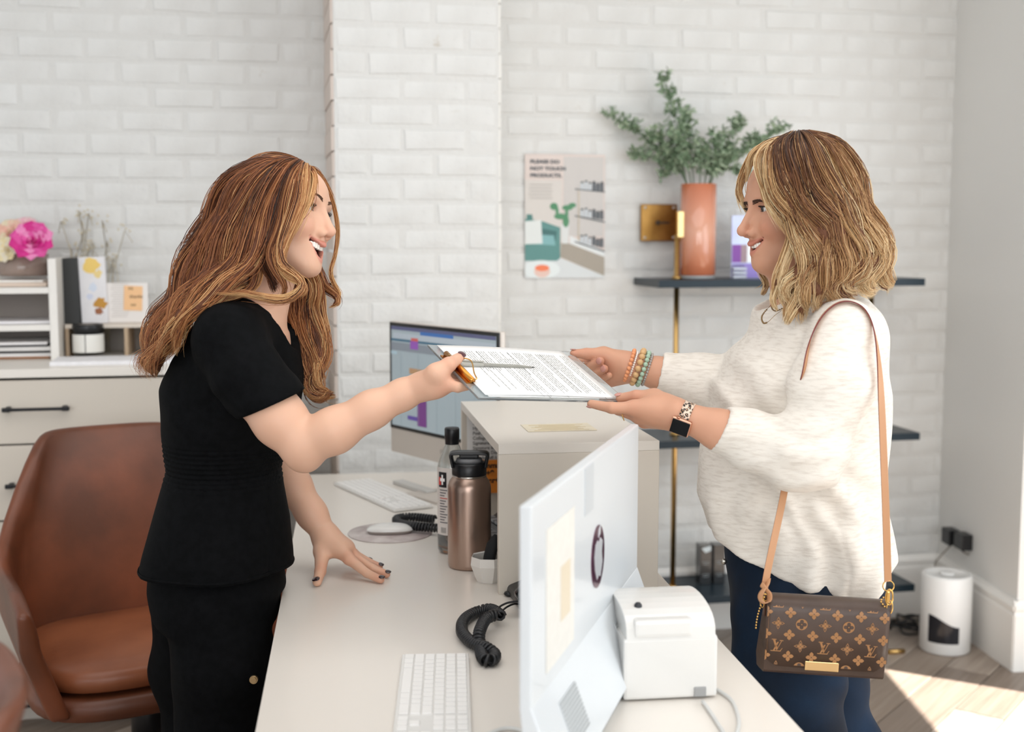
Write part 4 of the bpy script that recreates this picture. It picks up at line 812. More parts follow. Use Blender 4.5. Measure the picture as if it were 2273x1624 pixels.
def rodr(r):
    r = Vector(r); return Matrix.Rotation(r.length, 3, r.normalized())
CB = T((-.0582, 2.1634, 1.1897)) @ rodr((.3127, .1715, .4999)).to_4x4(); CBI = CB.inverted()   # x along the board, y away, z up
cl = thing('clipboard', 'clear acrylic clipboard with gold clip held out between the two women', 'clipboard', M=CB)
acr = mat('clear_acrylic', 'eef3f4', .04, trans=.85, spec=.5)
q = MB(); q.box((.16, .115, -.002), (.32, .23, .004), bev=.001); q.build('board', acr, cl)
def Bd(px, py, z=.003):
    d = ray(px, py); n_ = CB.col[2].to_3d(); k = ((CB @ Vector((0, 0, z)))-CAM).dot(n_)/d.dot(n_); return CBI @ (CAM+d*k)
c0_, c1_ = Bd(976, 787), Bd(1040, 848)
q = MB(); gx = .014
q.tube([(gx, c0_.y, .006), (gx, c1_.y, .006)], .0055, 14, flat=(0, 0, 1)); q.box((gx, (c0_.y+c1_.y)/2, .0015), (.022, abs(c0_.y-c1_.y), .002)); q.build('clip', mat('copper_gold', 'd08e45', .22, 1), cl)
w1 = Bd(1058, 840, .012); w0 = Bd(1005, 790, .012)
q = MB(); q.tube(spline([(gx, c1_.y+.004, .007), (w1.x, w1.y, .012), (w1.x+.004, w1.y+.02, .014), (.034, (c0_.y+c1_.y)/2, .020), (w0.x+.004, w0.y-.01, .014), (w0.x-.004, w0.y, .012), (gx, c0_.y-.004, .007)], 50), .0013, 8); q.build('wire_lever', gold, cl)
def sheet(lab, x0, y0, w, l, z, curl, rz=0):
    nx, ny = 24, 12; vs = []
    for i in range(nx+1):
        for j in range(ny+1):
            x = l*i/nx; y = w*j/ny; vs.append((x, y, z+curl*(.0015*math.sin(x*14)+.006*max(0, .25-y/w)**2*16*(i/nx)*.3)))
    fs = [(i*(ny+1)+j, (i+1)*(ny+1)+j, (i+1)*(ny+1)+j+1, i*(ny+1)+j+1) for i in range(nx) for j in range(ny)]
    q = MB(); q.add(vs, fs, True); o = thing('paper_sheet', lab, 'paper', M=CB @ T((x0, y0, 0)) @ RZ(rz)); s_ = q.build('sheet', pap, o); md = s_.modifiers.new('s', 'SOLIDIFY'); md.thickness = .0003; return o
sheet('lower white sheet peeking out beneath the printed form on the clipboard', .022, .004, .216, .279, .0012, .2, .012)
s2 = sheet('white printed form lying on top in the clipboard under the pen', .016, .007, .216, .279, .0030, 1)
q = MB(); r = random.Random(21)
x = .045; n_ = 0
while x < .272:
    para = n_ % 9
    y1_ = .19 if r.random() > .15 else .16
    ye = y1_-(.165 if para not in (3, 8) else .06+.05*r.random()); y = y1_
    if x < .095: ye = max(ye, .11) if n_ % 3 else .03
    while y > ye:
        wl = .004+.011*r.random(); q.box((x, y-wl/2, .0038+.0015*math.sin(x*14)), (.0008 if n_ % 12 != 5 else .0013, wl, .0001)); y -= wl+.0022
    x += .0052 if para != 8 else .011; n_ += 1
q.build('typed_text', mat('typed_ink', '6f6d6c', .7), s2, kind='stuff')
pa_, pb_ = Bd(1012, 806, .009), Bd(1188, 815, .006)
pd = (pb_-pa_); PL_ = pd.length; PMt = CB @ T(pa_) @ pd.to_track_quat('X', 'Z').to_matrix().to_4x4()
pen = thing('ballpoint_pen', 'grey translucent ballpoint pen with black tip lying on the printed form', 'pen', M=PMt)
XR = RY(math.pi/2)
q = MB(); q.lathe([(0, .0), (.0036, .001), (.0038, .05), (.0038, PL_*.80), (.0036, PL_*.82), (.0014, PL_*.95), (0, PL_*.95)], 6, XR, smooth=False, cap=False); q.build('barrel', mat('pen_grey', 'a7a59c', .3, trans=.25), pen)
q = MB(); q.lathe([(.0012, PL_*.93), (.0011, PL_*.97), (.0004, PL_), (0, PL_)], 10, XR, cap=False); q.build('tip', mat('pen_black', '222222', .4), pen)
q = MB(); q.lathe([(0, 0), (.0045, 0), (.0048, .01), (.0046, .055), (.0038, .057)], 12, XR, cap=False); q.box((.035, 0, .0062), (.045, .0035, .0015)); q.build('cap', mat('pen_cap', 'b9b7ae', .35, trans=.2), pen)
text('lettering', 'Round Stic Med', .0052, T((PL_*.42, -.002, .0039)), mat('pen_print', 'e8e8e2', .5), pen, th=.0001)
# ---------------------------------------------------------------- implicit surfaces for figures and cloth
f4 = np.float32
class SDF:
    def __init__(s): s.p = []
    def cone(s, a, b, ra, rb, k=.012, op='u', sq=None):
        a = np.array(a, f4); b = np.array(b, f4); s.p.append(('c', (a, b, float(ra), float(rb), sq), k, op, (a+b)/2, np.linalg.norm(b-a)/2+max(ra, rb)*(1 if sq is None else 1.2))); return s
    def ell(s, c, r, k=.012, op='u', R=None, M=None):
        c = np.array(c, f4); R = np.eye(3, dtype=f4) if R is None else np.array(R, f4)
        if M is not None: Ml = np.array(M, f4); c = (Ml[:3, :3] @ c)+Ml[:3, 3]; sc_ = np.linalg.norm(Ml[:3, 0]); R = (Ml[:3, :3]/sc_) @ R; r = [q*sc_ for q in r]
        s.p.append(('e', (c, np.array(r, f4), R), k, op, c, max(r))); return s
    def chain(s, pts, k=.012, kj=.010):
        for i in range(len(pts)-1):
            s.cone(pts[i][:3], pts[i+1][:3], pts[i][3], pts[i+1][3], k if i == 0 else kj)
        return s
    def loft(s, secs, k=.02, op='u', noise=None):
        """secs: (z, cx, cy, ax, ay) stacked cross-sections; optional exponent"""
        A = np.array(secs, f4); A = A[np.argsort(A[:, 0])]
        c = np.array([A[:, 1].mean(), A[:, 2].mean(), (A[0, 0]+A[-1, 0])/2]); R = max((A[-1, 0]-A[0, 0])/2, .01)+A[:, 3:5].max()+np.abs(A[:, 1]-c[0]).max()
        s.p.append(('l', (A, noise), k, op, c, R)); return s
    def half(s, p, n, k=.002):  # keeps the side the normal points away from
        s.p.append(('h', (np.array(p, f4), np.array(n, f4)/np.linalg.norm(n)), k, 'i', np.zeros(3), 1e9)); return s
    def fn(s, f, c, R, k=.0, op='d'):   # additive displacement
        s.p.append(('f', f, k, op, np.array(c, f4), R)); return s
    def cutcyl(s, a, b, ra, rb, k=.001):
        s.cone(a, b, ra, rb, k, 's'); return s
    def cull(s, c, R):
        o = SDF()
        for q in s.p:
            if q[3] in ('i',) or np.linalg.norm(np.asarray(q[4])-c) < q[5]+R+q[2]*2+.012: o.p.append(q)
        return o
    def ev(s, X):
        d = np.full(len(X), 1., f4)
        for kind, a, k, op, _, _ in s.p:
            if kind == 'c':
                A, B, ra, rb, sq = a; ab = B-A; pa = X-A; t = np.clip((pa @ ab)/(ab @ ab+1e-12), 0, 1)
                v = pa-t[:, None]*ab
                if sq is not None:
                    n_ = np.array(sq[0], f4); n_ = n_/np.linalg.norm(n_); w = v @ n_; v = v+np.outer(w*(1/sq[1]-1), n_)   # flattened along n by factor
                    e = (np.sqrt((v*v).sum(1))-(ra+t*(rb-ra)))*(sq[1] if sq[1] < 1 else 1)
                else: e = np.sqrt((v*v).sum(1))-(ra+t*(rb-ra))
            elif kind == 'e':
                c, r, R = a; q = (X-c) @ R; k0 = np.sqrt(((q/r)**2).sum(1)); k1 = np.sqrt(((q/(r*r))**2).sum(1)); e = k0*(k0-1)/(k1+1e-6)
            elif kind == 'l':
                A, nz = a; z = X[:, 2]; I = lambda j: np.interp(z, A[:, 0], A[:, j]).astype(f4)
                cx, cy, ax, ay = I(1), I(2), I(3), I(4); x = X[:, 0]-cx; y = X[:, 1]-cy
                rr = np.sqrt((x/ax)**2+(y/ay)**2)+1e-6; e = (rr-1)*np.minimum(ax, ay)*.9
                if nz is not None: e = e-nz(np.arctan2(y/ay, x/ax), z, X).astype(f4)
                e = np.maximum(e, np.maximum(z-A[-1, 0], A[0, 0]-z))
            elif kind == 'h':
                p, n_ = a; e = (X-p) @ n_
            else: e = a(X).astype(f4)
            if op == 'u':
                if k > 0: h = np.maximum(k-np.abs(d-e), 0)/k; d = np.minimum(d, e)-h*h*k*.25
                else: d = np.minimum(d, e)
            elif op == 's':
                e = -e; h = np.maximum(k-np.abs(d-e), 0)/max(k, 1e-6); d = np.maximum(d, e)+h*h*k*.25
            elif op == 'i':
                h = np.maximum(k-np.abs(d-e), 0)/max(k, 1e-6); d = np.maximum(d, e)+h*h*k*.25
            elif op == 'd': d = d-e
        return d
def polygonise(sdf, lo, hi, h, nb=14, smooth=1, slack=1.0):
    """sparse surface nets"""
    lo = np.array(lo, float); hi = np.array(hi, float); bs = nb*h; n = np.ceil((hi-lo)/bs).astype(int)
    g = np.stack(np.meshgrid(*[np.arange(k) for k in n], indexing='ij'), -1).reshape(-1, 3); cen = (lo+(g+.5)*bs).astype(f4)
    d = sdf.ev(cen); g = g[np.abs(d) < bs*.87*slack+.006]
    ax = np.arange(nb+2)-1  # cells -1..nb ; corners -1..nb+... we sample corners -1..nb+0
    L = np.stack(np.meshgrid(ax, ax, ax, indexing='ij'), -1); m = nb+2
    CK, CV, QF = [], [], []
    big = np.int64(1 << 20)
    key = lambda i: (i[..., 0].astype(np.int64)*big+i[..., 1])*big+i[..., 2]
    off8 = np.array([[i, j, k] for i in (0, 1) for j in (0, 1) for k in (0, 1)])
    for b in g:
        c = lo+(b+.5)*bs; sub = sdf.cull(c, bs*.9+h*2)
        if not sub.p: continue
        base = b*nb+1; idx = L+base
        X = (lo+(idx-1)*h).reshape(-1, 3).astype(f4); D = sub.ev(X).reshape(m, m, m)
        ins = D < 0
        if ins.all() or not ins.any(): continue
        # cells with min corner -1..nb-1 (local index 0..m-2)
        cnt = np.zeros((m-1,)*3, int); acc = np.zeros((m-1,)*3+(3,)); nn = np.zeros((m-1,)*3)
        for a in range(3):
            s0 = [slice(None)]*3; s1 = [slice(None)]*3; s0[a] = slice(0, m-1); s1[a] = slice(1, m)
            A, B = D[tuple(s0)], D[tuple(s1)]; cr = (A < 0) != (B < 0)
            t = np.where(cr, A/(A-B+1e-12), 0)
            o1, o2 = [k for k in range(3) if k != a]
            for u in (0, 1):
                for v in (0, 1):
                    sl = [slice(None)]*3; sl[o1] = slice(u, m-1+u); sl[o2] = slice(v, m-1+v)
                    c_ = cr[tuple(sl)]; tt = t[tuple(sl)]; nn += c_
                    acc[..., a] += c_*tt; acc[..., o1] += c_*u; acc[..., o2] += c_*v
            # quads: edges owned by this block: min corner local 1..nb (i.e. 0..nb-1) on all axes
            e = cr[1:nb+1, 1:nb+1, 1:nb+1] if True else None
            w = np.argwhere(e)
            if len(w):
                w = w+1; fl = D[w[:, 0], w[:, 1], w[:, 2]] < 0
                gi = idx[w[:, 0], w[:, 1], w[:, 2]]; E1 = np.zeros(3, int); E1[o1] = 1; E2 = np.zeros(3, int); E2[o2] = 1
                qd = np.stack([key(gi), key(gi-E1), key(gi-E1-E2), key(gi-E2)], 1)
                flip = fl if a != 1 else ~fl
                qd[flip] = qd[flip][:, ::-1]; QF.append(qd)
        cl = np.argwhere(nn > 0)
        p = acc[cl[:, 0], cl[:, 1], cl[:, 2]]/nn[cl[:, 0], cl[:, 1], cl[:, 2]][:, None]; gi = idx[cl[:, 0], cl[:, 1], cl[:, 2]]
        CK.append(key(gi)); CV.append(lo+(gi-1+p)*h)
    CK = np.concatenate(CK); CV = np.concatenate(CV); QF = np.concatenate(QF)
    uk, ui = np.unique(CK, return_index=True); V = CV[ui]
    pos = np.searchsorted(uk, QF); pos = np.clip(pos, 0, len(uk)-1); ok = (uk[pos] == QF).all(1); Fq = pos[ok]
    used = np.unique(Fq); rem = np.full(len(V), -1); rem[used] = np.arange(len(used)); V = V[used]; Fq = rem[Fq]
    for _ in range(smooth):
        acc = np.zeros_like(V); n_ = np.zeros(len(V))
        for i in range(4):
            np.add.at(acc, Fq[:, i], V[Fq[:, (i+1) % 4]]); np.add.at(acc, Fq[:, i], V[Fq[:, (i-1) % 4]]); np.add.at(n_, Fq[:, i], 2)
        V = V*.5+.5*acc/np.maximum(n_, 1)[:, None]
    return V, Fq
def npmesh(name, V, Fa, m, parent=None, smooth=True, colors=None, k=4, M=None):
    me = bpy.data.meshes.new(name); me.vertices.add(len(V)); me.vertices.foreach_set('co', np.asarray(V, np.float32).ravel())
    me.loops.add(len(Fa)*k); me.loops.foreach_set('vertex_index', np.asarray(Fa, np.int32).ravel())
    me.polygons.add(len(Fa)); me.polygons.foreach_set('loop_start', np.arange(0, len(Fa)*k, k, dtype=np.int32))
    me.polygons.foreach_set('loop_total', np.full(len(Fa), k, np.int32)); me.polygons.foreach_set('use_smooth', np.full(len(Fa), smooth))
    me.update(calc_edges=True); me.validate()
    if colors is not None:
        ca = me.color_attributes.new('tint', 'FLOAT_COLOR', 'POINT'); c = np.ones((len(V), 4), np.float32); c[:, :3] = colors; ca.data.foreach_set('color', c.ravel())
    me.materials.append(m); return inst(me, name, parent, M)
def attr_mat(name, rough, sss=0, spec=.4, sheen=0, bump=0, bscale=200, vdist=.0008):
    m = mat(name, 'ffffff', rough, bump=bump, bscale=bscale, vdist=vdist, spec=spec, sss=sss, sheen=sheen); nt = m.node_tree
    a = nt.nodes.new('ShaderNodeAttribute'); a.attribute_name = 'tint'; nt.links.new(a.outputs['Color'], nt.nodes['Principled BSDF'].inputs['Base Color']); return m
def lin3(h): return np.array(lin(h)[:3])
def soft(d, w): return 1/(1+np.exp(np.clip(d/w, -30, 30)))   # 1 inside (d<0)
# ---------------------------------------------------------------- heads
def head_sdf(s, M, smile=.5, open_=.010, nose=1.0, cheek=1.0, eo=.0050, cran=1.0):
    """M maps head space (x forward, y left, z up, eye line z=0) to the world; returns mouth cavity prims to cut later"""
    Ml = np.array(M); sc = np.linalg.norm(Ml[:3, 0])
    W_ = lambda p: (Ml[:3, :3] @ np.array(p))+Ml[:3, 3]
    E = lambda c, r, k=.012, op='u', R=None: s.ell(c, r, k, op, R, Ml)
    C = lambda a, b, ra, rb, k=.012, op='u': s.cone(W_(a), W_(b), ra*sc, rb*sc, k, op)
    jd = open_
    E((-.012, 0, .036*cran), (.097, .076, .079*cran)); E((.030, 0, .030*cran), (.056, .062, .056*cran), .02)
    E((.028, 0, -.032), (.058, .058, .072), .03)
    for y in (1, -1): C((.004, y*.050, -.052-jd*.3), (.066, y*.014, -.093-jd*.25), .017, .014, .022)
    E((.074, 0, -.099-jd*.25), (.017, .019, .015), .016)
    C((.03, 0, -.075), (.06, 0, -.086-jd*.25), .03, .024, .02)
    E((.066, 0, -.060-jd*.3), (.026, .030, .032), .016)
    for y in (1, -1):
        E((.055, y*.040, -.030), (.026*cheek, .023*cheek, .024*cheek), .02)
        E((.070, y*.034, -.030-.004), (.014*cheek, .014*cheek, .013*cheek), .012)
        E((.074, y*.027, .019), (.012, .024, .009), .014)
        E((.094, y*.0315, .001), (.014, .016, .0115), .009, 's')
    n = nose
    C((.084, 0, .006), (.084+.020*n, 0, -.033), .0072, .0085, .009)
    E((.084+.0205*n, 0, -.037), (.0108, .0094, .0096), .007)
    for y in (1, -1): E((.091+.003*n, y*.0125, -.0425), (.0100, .0068, .0072), .005)
    C((.088, 0, -.047), (.093, 0, -.050), .0045, .004, .005)
    for y in (1, -1): E((.0835, y*.0120, -.030), (.010, .0085, .016), .012)
    u0 = (.0950, 0, -.0610); cz = -.0600+.009*smile; cy = .0255+.0055*smile; cx = .0735-.005*smile
    for y in (1, -1):
        C(u0, (.0885, y*.013, -.0600), .0050, .0046, .004); C((.0885, y*.013, -.0600), (cx, y*cy, cz+.001), .0046, .0026, .003)
        lz = -.0745-jd
        C((.0905-jd*.3, 0, lz), (.0850-jd*.25, y*.013, lz+.0025), .0064, .0056, .005); C((.0850-jd*.25, y*.013, lz+.0025), (cx, y*cy, cz-.001), .0054, .0026, .003)
    # mouth opening
    oz = (.0665+.0690+jd)/2; oh = .0010+jd*.60
    for i in range(-6, 7):
        f = abs(i)/6; yy = math.copysign(cy*.90*f, i); zz = -oz+(cz+.0005+oz)*f**1.5; rr = oh*(1-f*f)**.8+.0009
        E((.0945-.021*f**1.5-.012, yy, zz), (.026, cy*.15, rr), .0018, 's')
    # eyelids over the eyeball, with an almond cut
    for y in (1, -1):
        E((.0700, y*.0315, .000), (.0136, .0145, .0136), .004)
        E((.0840, y*.0318, -.0003), (.012, .0142, eo), .0012, 's')
    # nostrils, ears, neck
    for y in (1, -1):
        E((.095+.004*n, y*.0068, -.0475), (.0045, .0028, .0028), .002, 's')
        E((-.004, y*.072, -.018), (.019, .008, .030), .006); E((.002, y*.080, -.016), (.010, .006, .018), .004, 's')
    return W_
def head_tint(V, M, col, smile, open_, skin, lip, cheekc, w=1):
    Ml = np.array(M); inv = np.linalg.inv(Ml); q = V @ inv[:3, :3].T+inv[:3, 3]; x, y, z = q.T; front = soft(.045-x, .004)
    cz = -.0600+.009*smile; cy = .0255+.0055*smile; jd = open_
    ay = np.abs(y)
    lu = -.0600+(cz+.0600)*np.clip(ay/cy, 0, 1)**1.4; ll = -.0745-jd+(cz+.0745+jd)*np.clip(ay/cy, 0, 1)**1.5
    inlip = soft(ay-cy*1.02, .0008)*front*(soft(z-(lu+.0050*(1-.5*np.clip(ay/cy, 0, 1))), .0007)*soft((ll-.0058*(1-.6*np.clip(ay/cy, 0, 1)))-z, .0007))
    col = col*(1-inlip[:, None]*.65)+lip*inlip[:, None]*.65
    ck = np.exp(-(((x-.062)/.03)**2+((ay-.042)/.016)**2+((z+.035)/.02)**2))*front*.55
    col = col*(1-ck[:, None])+cheekc*ck[:, None]
    nb_ = np.exp(-(((x-.105)/.012)**2+((y)/.014)**2+((z+.038)/.012)**2))*.35; col = col*(1-nb_[:, None])+cheekc*nb_[:, None]
    el = front*np.exp(-(((ay-.0315)/.017)**2+((z-.004)/.008)**2))*.28; col = col*(1-el[:, None])+lin3('a8684e')*el[:, None]
    # inside of the mouth
    oz = -(.0665+.0690+jd)/2; ff = np.clip(ay/cy, 0, 1); zc_ = oz+(cz+.0005-oz)*ff**1.5; mm = soft(ay-cy*.92, .001)*soft(np.abs(z-zc_)-(.0035+jd*.85), .001)*soft(x-(.0915-.021*ff**1.5-.0035), .001)*soft(.04-x, .002)
    return col*(1-mm[:, None])+lin3('5a1d1a')*mm[:, None]
def surf_x(sd, M, ys, zs):
    """front surface of the head at (y, z) in head space"""
    Ml = np.array(M); ys = np.array(ys); zs = np.array(zs); xs = np.linspace(.115, .04, 76); out = np.full(len(ys), .06); done = np.zeros(len(ys), bool)
    for x in xs:
        q = np.stack([np.full(len(ys), x), ys, zs], 1); d = sd.ev((q @ Ml[:3, :3].T+Ml[:3, 3]).astype(f4)); hit = (d < 0) & ~done; out[hit] = x+.0005; done |= hit
    return out
def head_parts(M, person, iris, brow, open_, smile, lash='1c1412', look=(0, 0), sd=None, eo=.0050, bz=0, arch=1.0, bw=1.0):
    Mm = Matrix(np.array(M).tolist()); pw_ = person.matrix_world.inverted()
    def add(q, nm, m, **k): o = q.build(nm, m, person, M=pw_ @ Mm, **k); return o
    for y in (1, -1):
        q = MB(); c = (.0700, y*.0315, 0); q.sphere(c, .0127, 24); ey = add(q, 'eye', mat('eye_white', 'e9e4e0', .12, coat=.6))
        d = Vector((1, look[0], look[1])).normalized(); Rq = d.to_track_quat('Z', 'Y').to_matrix().to_4x4()
        for nm, r_, dz, m in (('iris', .0066, .0113, mat('iris_'+iris, iris, .15, coat=.6)), ('pupil', .0030, .0122, mat('pupil', '08080a', .1))):
            q = MB(); q.lathe([(0, .0022), (r_*.6, .0016), (r_, 0), (r_*.98, -.0006)], 20, T(c) @ Rq @ T((0, 0, dz-.0006)), cap=False); o = q.build(nm, m, ey)
        # lashes along the upper lid and a fine dark lid line
        q = MB(); n = 20; ln = []
        for i in range(n+1):
            a = -1.2+2.4*i/n; yy = math.sin(a)*.0142; zz = (eo-.0002)*math.cos(a)+.0002; xx = .0700+math.sqrt(max(0, .0137**2-(yy*.94)**2-zz**2)); p = Vector((xx+.0002, y*.0315+yy, zz)); ln.append(p)
            out = Vector((.0040, (yy+y*.004)*.30, .0012)); 
            for k in range(2): q.tube([p, p+out*.6+Vector((0, 0, .0006)), p+out*(.95+.15*k)+Vector((0, (k-.5)*.0008, .0013))], [.00040, .00030, .00008], 3)
        q.tube(ln, .00085, 5)
        lo_ = [Vector((.0700+math.sqrt(max(0, .0135**2-(math.sin(a)*.0118)**2-eo**2)), y*.0315+math.sin(a)*.0138, -(eo-.0004)*math.cos(a)-.0002)) for a in [-1.1+2.2*i/12 for i in range(13)]]; q.tube(lo_, .00028, 4)
        add(q, 'eyelashes', mat('lash', lash, .6))
        q = MB(); r = random.Random(4); nb = 320; T_ = [r.random() for i in range(nb)]
        YY = [.010+.036*t for t in T_]; ZZ = [bz+.0185+.0060*arch*math.sin(min(t*1.3, 1)*math.pi*.60)-.0050*max(0, t-.6)*2.5+(r.random()-.5)*2*.0031*bw*(1-.6*t) for t in T_]
        X0 = surf_x(sd, M, [y*v for v in YY], ZZ); X1 = surf_x(sd, M, [y*(v+.0055) for v in YY], [z_+.0006 for z_ in ZZ])
        for i in range(nb):
            b0 = Vector((X0[i]-.0004, y*YY[i], ZZ[i])); e0 = Vector((X1[i]+.0004, y*(YY[i]+.0055), ZZ[i]+.0010*(1-T_[i]*1.8))); q.tube([b0, (b0+e0)/2+Vector((.0005, 0, .0002)), e0], [.00036, .00030, .00010], 3)
        add(q, 'eyebrow', mat('brow_'+brow, brow, .7))
    # teeth: separate pieces in an arch
    jd = open_; tm = mat('tooth_white', 'f1ece2', .22, coat=.3); W2 = [.0088, .0070, .0078, .0072, .0070, .0066]
    for up_ in ((1,) if jd < .006 else (1, -1)):
        for y in (1, -1):
            pos = 0
            for i, wd in enumerate(W2):
                wd = wd*(1 if up_ > 0 else .72); pos += wd/2; a = pos/.030; xx = .0870-.012*(1-math.cos(a))*2-(0 if up_ > 0 else .004+jd*.3); yy = y*.0235*math.sin(a)
                z1_ = -.0618 if up_ > 0 else -.0705-jd
                hgt = (.0092-.0006*i if up_ > 0 else .006)*(.8 if jd < .006 else 1); q = MB(); q.box((0, 0, 0), (.0060, wd*1.0, hgt*1.25), bev=.0021)
                add(q, 'tooth', tm).matrix_local = pw_ @ Mm @ T((xx, yy, z1_-(.0036+.008*smile*(abs(yy)/.024)**2*-.6 if up_ > 0 else 0))) @ RZ(-y*a*.9); pos += wd/2
    q = MB(); q.sphere((.062, 0, -.075-jd*.8), (.022, .017, .006), 16); add(q, 'tongue', mat('tongue_pink', 'b5625c', .35))
    return Mm
def oriented(P0, d, n): 
    """frame: x along d, z along n"""
    x = Vector(d).normalized(); z = Vector(n); z = (z-x*z.dot(x)).normalized(); y = z.cross(x); P0 = Vector(P0)
    return Matrix(((x.x, y.x, z.x, P0.x), (x.y, y.y, z.y, P0.y), (x.z, y.z, z.z, P0.z), (0, 0, 0, 1)))
def add_nail(person, tip, prev, nrm, r, m, ln=1.0):
    """tip: centre of the last joint sphere, prev: joint before; nrm: back-of-finger direction"""
    tip = Vector(tip); d = (tip-Vector(prev)).normalized(); n = Vector(nrm); n = (n-d*n.dot(d)).normalized()
    M = oriented(tip+n*r*.52+d*r*.28, d, n); q = MB(); nu, nv = 8, 8; vs = []
    L_, W_ = r*1.42*ln, r*.80
    for i in range(nu+1):
        for j in range(nv+1):
            u = -1+2*i/nu; v = -1+2*j/nv; wv = W_*(1-.62*abs(u)**3.2); vs.append((u*L_*.60, v*wv, r*.575*math.sqrt(max(0, 1-(v*wv/W_*.80)**2))-r*.13*u*u))
    q.add(vs, [(i*(nv+1)+j, (i+1)*(nv+1)+j, (i+1)*(nv+1)+j+1, i*(nv+1)+j+1) for i in range(nu) for j in range(nv)], True); o = q.build('fingernail', m, person, M=person.matrix_world.inverted() @ M)
    md = o.modifiers.new('s', 'SOLIDIFY'); md.thickness = .0004; md.offset = 1; return o
# ---------------------------------------------------------------- woman in black scrubs (left)
import time as _t; _t0 = _t.time()
def rodm(q, o, s): R = np.array(rodr(q)); M = np.eye(4); M[:3, :3] = R*s; M[:3, 3] = o; return M
def pp(px, py, Y, r=None): v = P(px, py, Y); return (v.x, v.y, v.z) if r is None else (v.x, v.y, v.z, r)
BL_ = lambda x, y, z: tuple(CB @ Vector((x, y, z)))
skinm = attr_mat('skin', .46, sss=.12, spec=.35, bump=.12, bscale=700, vdist=.0004)
g = thing('person', 'woman with long wavy brown blonde hair and black scrubs handing over a clipboard, laughing', 'person', loc=tuple(P(500, 1290, 2.47).xy)+(0,))
GI = g.matrix_world.inverted()
HM = rodm((-.2331, .0422, -.2917), (-.4591, 2.48, 1.5184), 1.0756); SM, OP = .95, .0158
s = SDF()
W_ = head_sdf(s, HM, SM, OP, nose=1.02, cheek=1.06, eo=.0050, cran=.87)
hs_ = SDF(); head_sdf(hs_, HM, SM, OP, nose=1.02, cheek=1.06, eo=.0050, cran=.87)
nb_ = pp(556, 700, 2.47)
s.cone(W_((-.022, 0, -.045)), nb_, .050, .050, .03); s.cone(W_((.025, 0, -.082)), pp(598, 700, 2.46), .024, .034, .03)
# torso under the top
def sec(py, x0, x1, Y, ay, inset=0): a, b = P(x0, py, Y), P(x1, py, Y); return ((a.z+b.z)/2, (a.x+b.x)/2, Y, (b.x-a.x)/2-inset, ay-inset)
GT = [(700, 470, 622, .115), (740, 425, 655, .150), (800, 385, 667, .160), (860, 362, 674, .158), (920, 359, 668, .150), (980, 366, 640, .138), (1040, 374, 622, .128), (1080, 362, 628, .134), (1150, 342, 640, .150), (1220, 322, 644, .166), (1300, 305, 646, .172)]
s.loft([sec(a, b, c, 2.47, d, .014) for a, b, c, d in GT[:-1]], .03)
# near (right) arm
sh_n, sh_f = pp(508, 752, 2.32), pp(575, 742, 2.63)
s.cone(pp(555, 715, 2.42), sh_n, .050, .052, .03); s.cone(pp(560, 712, 2.5), sh_f, .050, .050, .03)
el = pp(672, 985, 2.25)
s.chain([(*sh_n, .054), pp(565, 855, 2.28, .0525), pp(622, 932, 2.26, .0475), (*el, .0405)], .03, .02)
s.ell(pp(676, 1008, 2.255), (.034, .034, .034), .02)
s.chain([(*el, .0405), pp(742, 955, 2.245, .0400), pp(825, 909, 2.25, .0325), pp(895, 875, 2.26, .0262), pp(930, 859, 2.265, .0235)], .012, .02)
# right hand on the board edge
wr_ = np.array(pp(930, 860, 2.262)); tipP = Bd(1021, 797, .010)
fi = Bd(1030, 857, -.014); fy = [fi.y, fi.y+.021, fi.y+.042, fi.y+.060]
kn = [np.array(pp(990, 852, 2.238))]; kn += [np.array(BL_(-.020-.004*i, fy[i], -.022-.002*i)) for i in (1, 2, 3)]
for i in range(4): s.cone(tuple(wr_+(kn[i]-wr_)*.12), tuple(kn[i]), .0200, (.0140, .0130, .0120, .0105)[i], .012)
s.ell(tuple(wr_*.45+kn[0]*.35+kn[1]*.2), (.026, .022, .021), .02)
for i in range(4):
    r_ = (.0092, .0092, .0086, .0076)[i]; m_ = (fi.x-.012, .030, .026, .018)[i]; e_ = (fi.x+.006, .052, .046, .034)[i]
    s.cone(tuple(kn[i]), BL_(m_, fy[i], -.0165), r_+.0022, r_, .007); s.cone(BL_(m_, fy[i], -.0165), BL_(e_, fy[i]+.002*i, -.0138), r_, r_*.88, .004)
th0 = np.array(pp(968, 829, 2.232)); th1 = np.array(pp(996, 809, 2.240)); th2 = np.array(BL_(tipP.x-.004, tipP.y-.003, .0135))
s.cone(tuple(wr_*.85+th0*.15), tuple(th0), .0200, .0180, .014); s.cone(tuple(th0), tuple(th1), .0175, .0132, .010); s.cone(tuple(th1), tuple(th2), .0130, .0104, .006)
# far (left) arm down to the desk
s.chain([(*sh_f, .050), pp(560, 930, 2.70, .044), pp(600, 1005, 2.70, .040)], .03, .02)
s.chain([pp(600, 1005, 2.70, .040), pp(650, 1075, 2.675, .0375), pp(692, 1140, 2.655, .031), pp(722, 1188, 2.64, .0255)], .015, .02)
hz_ = DZ
def dk(px, py, z, r): v = Pz(px, py, DZ+z); return (v.x, v.y, v.z, r)
wl = pp(724, 1192, 2.64)
th_l = [pp(716, 1222, 2.615, .0175), dk(711, 1268, .022, .0115), dk(704, 1291, .0100, .0098)]
s.cone(wl, th_l[0][:3], .024, .0175, .016); s.chain(th_l, .014, .006)
kL = [pp(775, 1240, 2.585), pp(784, 1234, 2.620), pp(782, 1228, 2.655), pp(770, 1226, 2.685)]
for i in range(4): s.cone(wl, kL[i], .022, (.0125, .0125, .0118, .0105)[i], .016)
s.ell(tuple(np.array(wl)*.5+np.array(kL[1])*.5), (.030, .036, .016), .018)
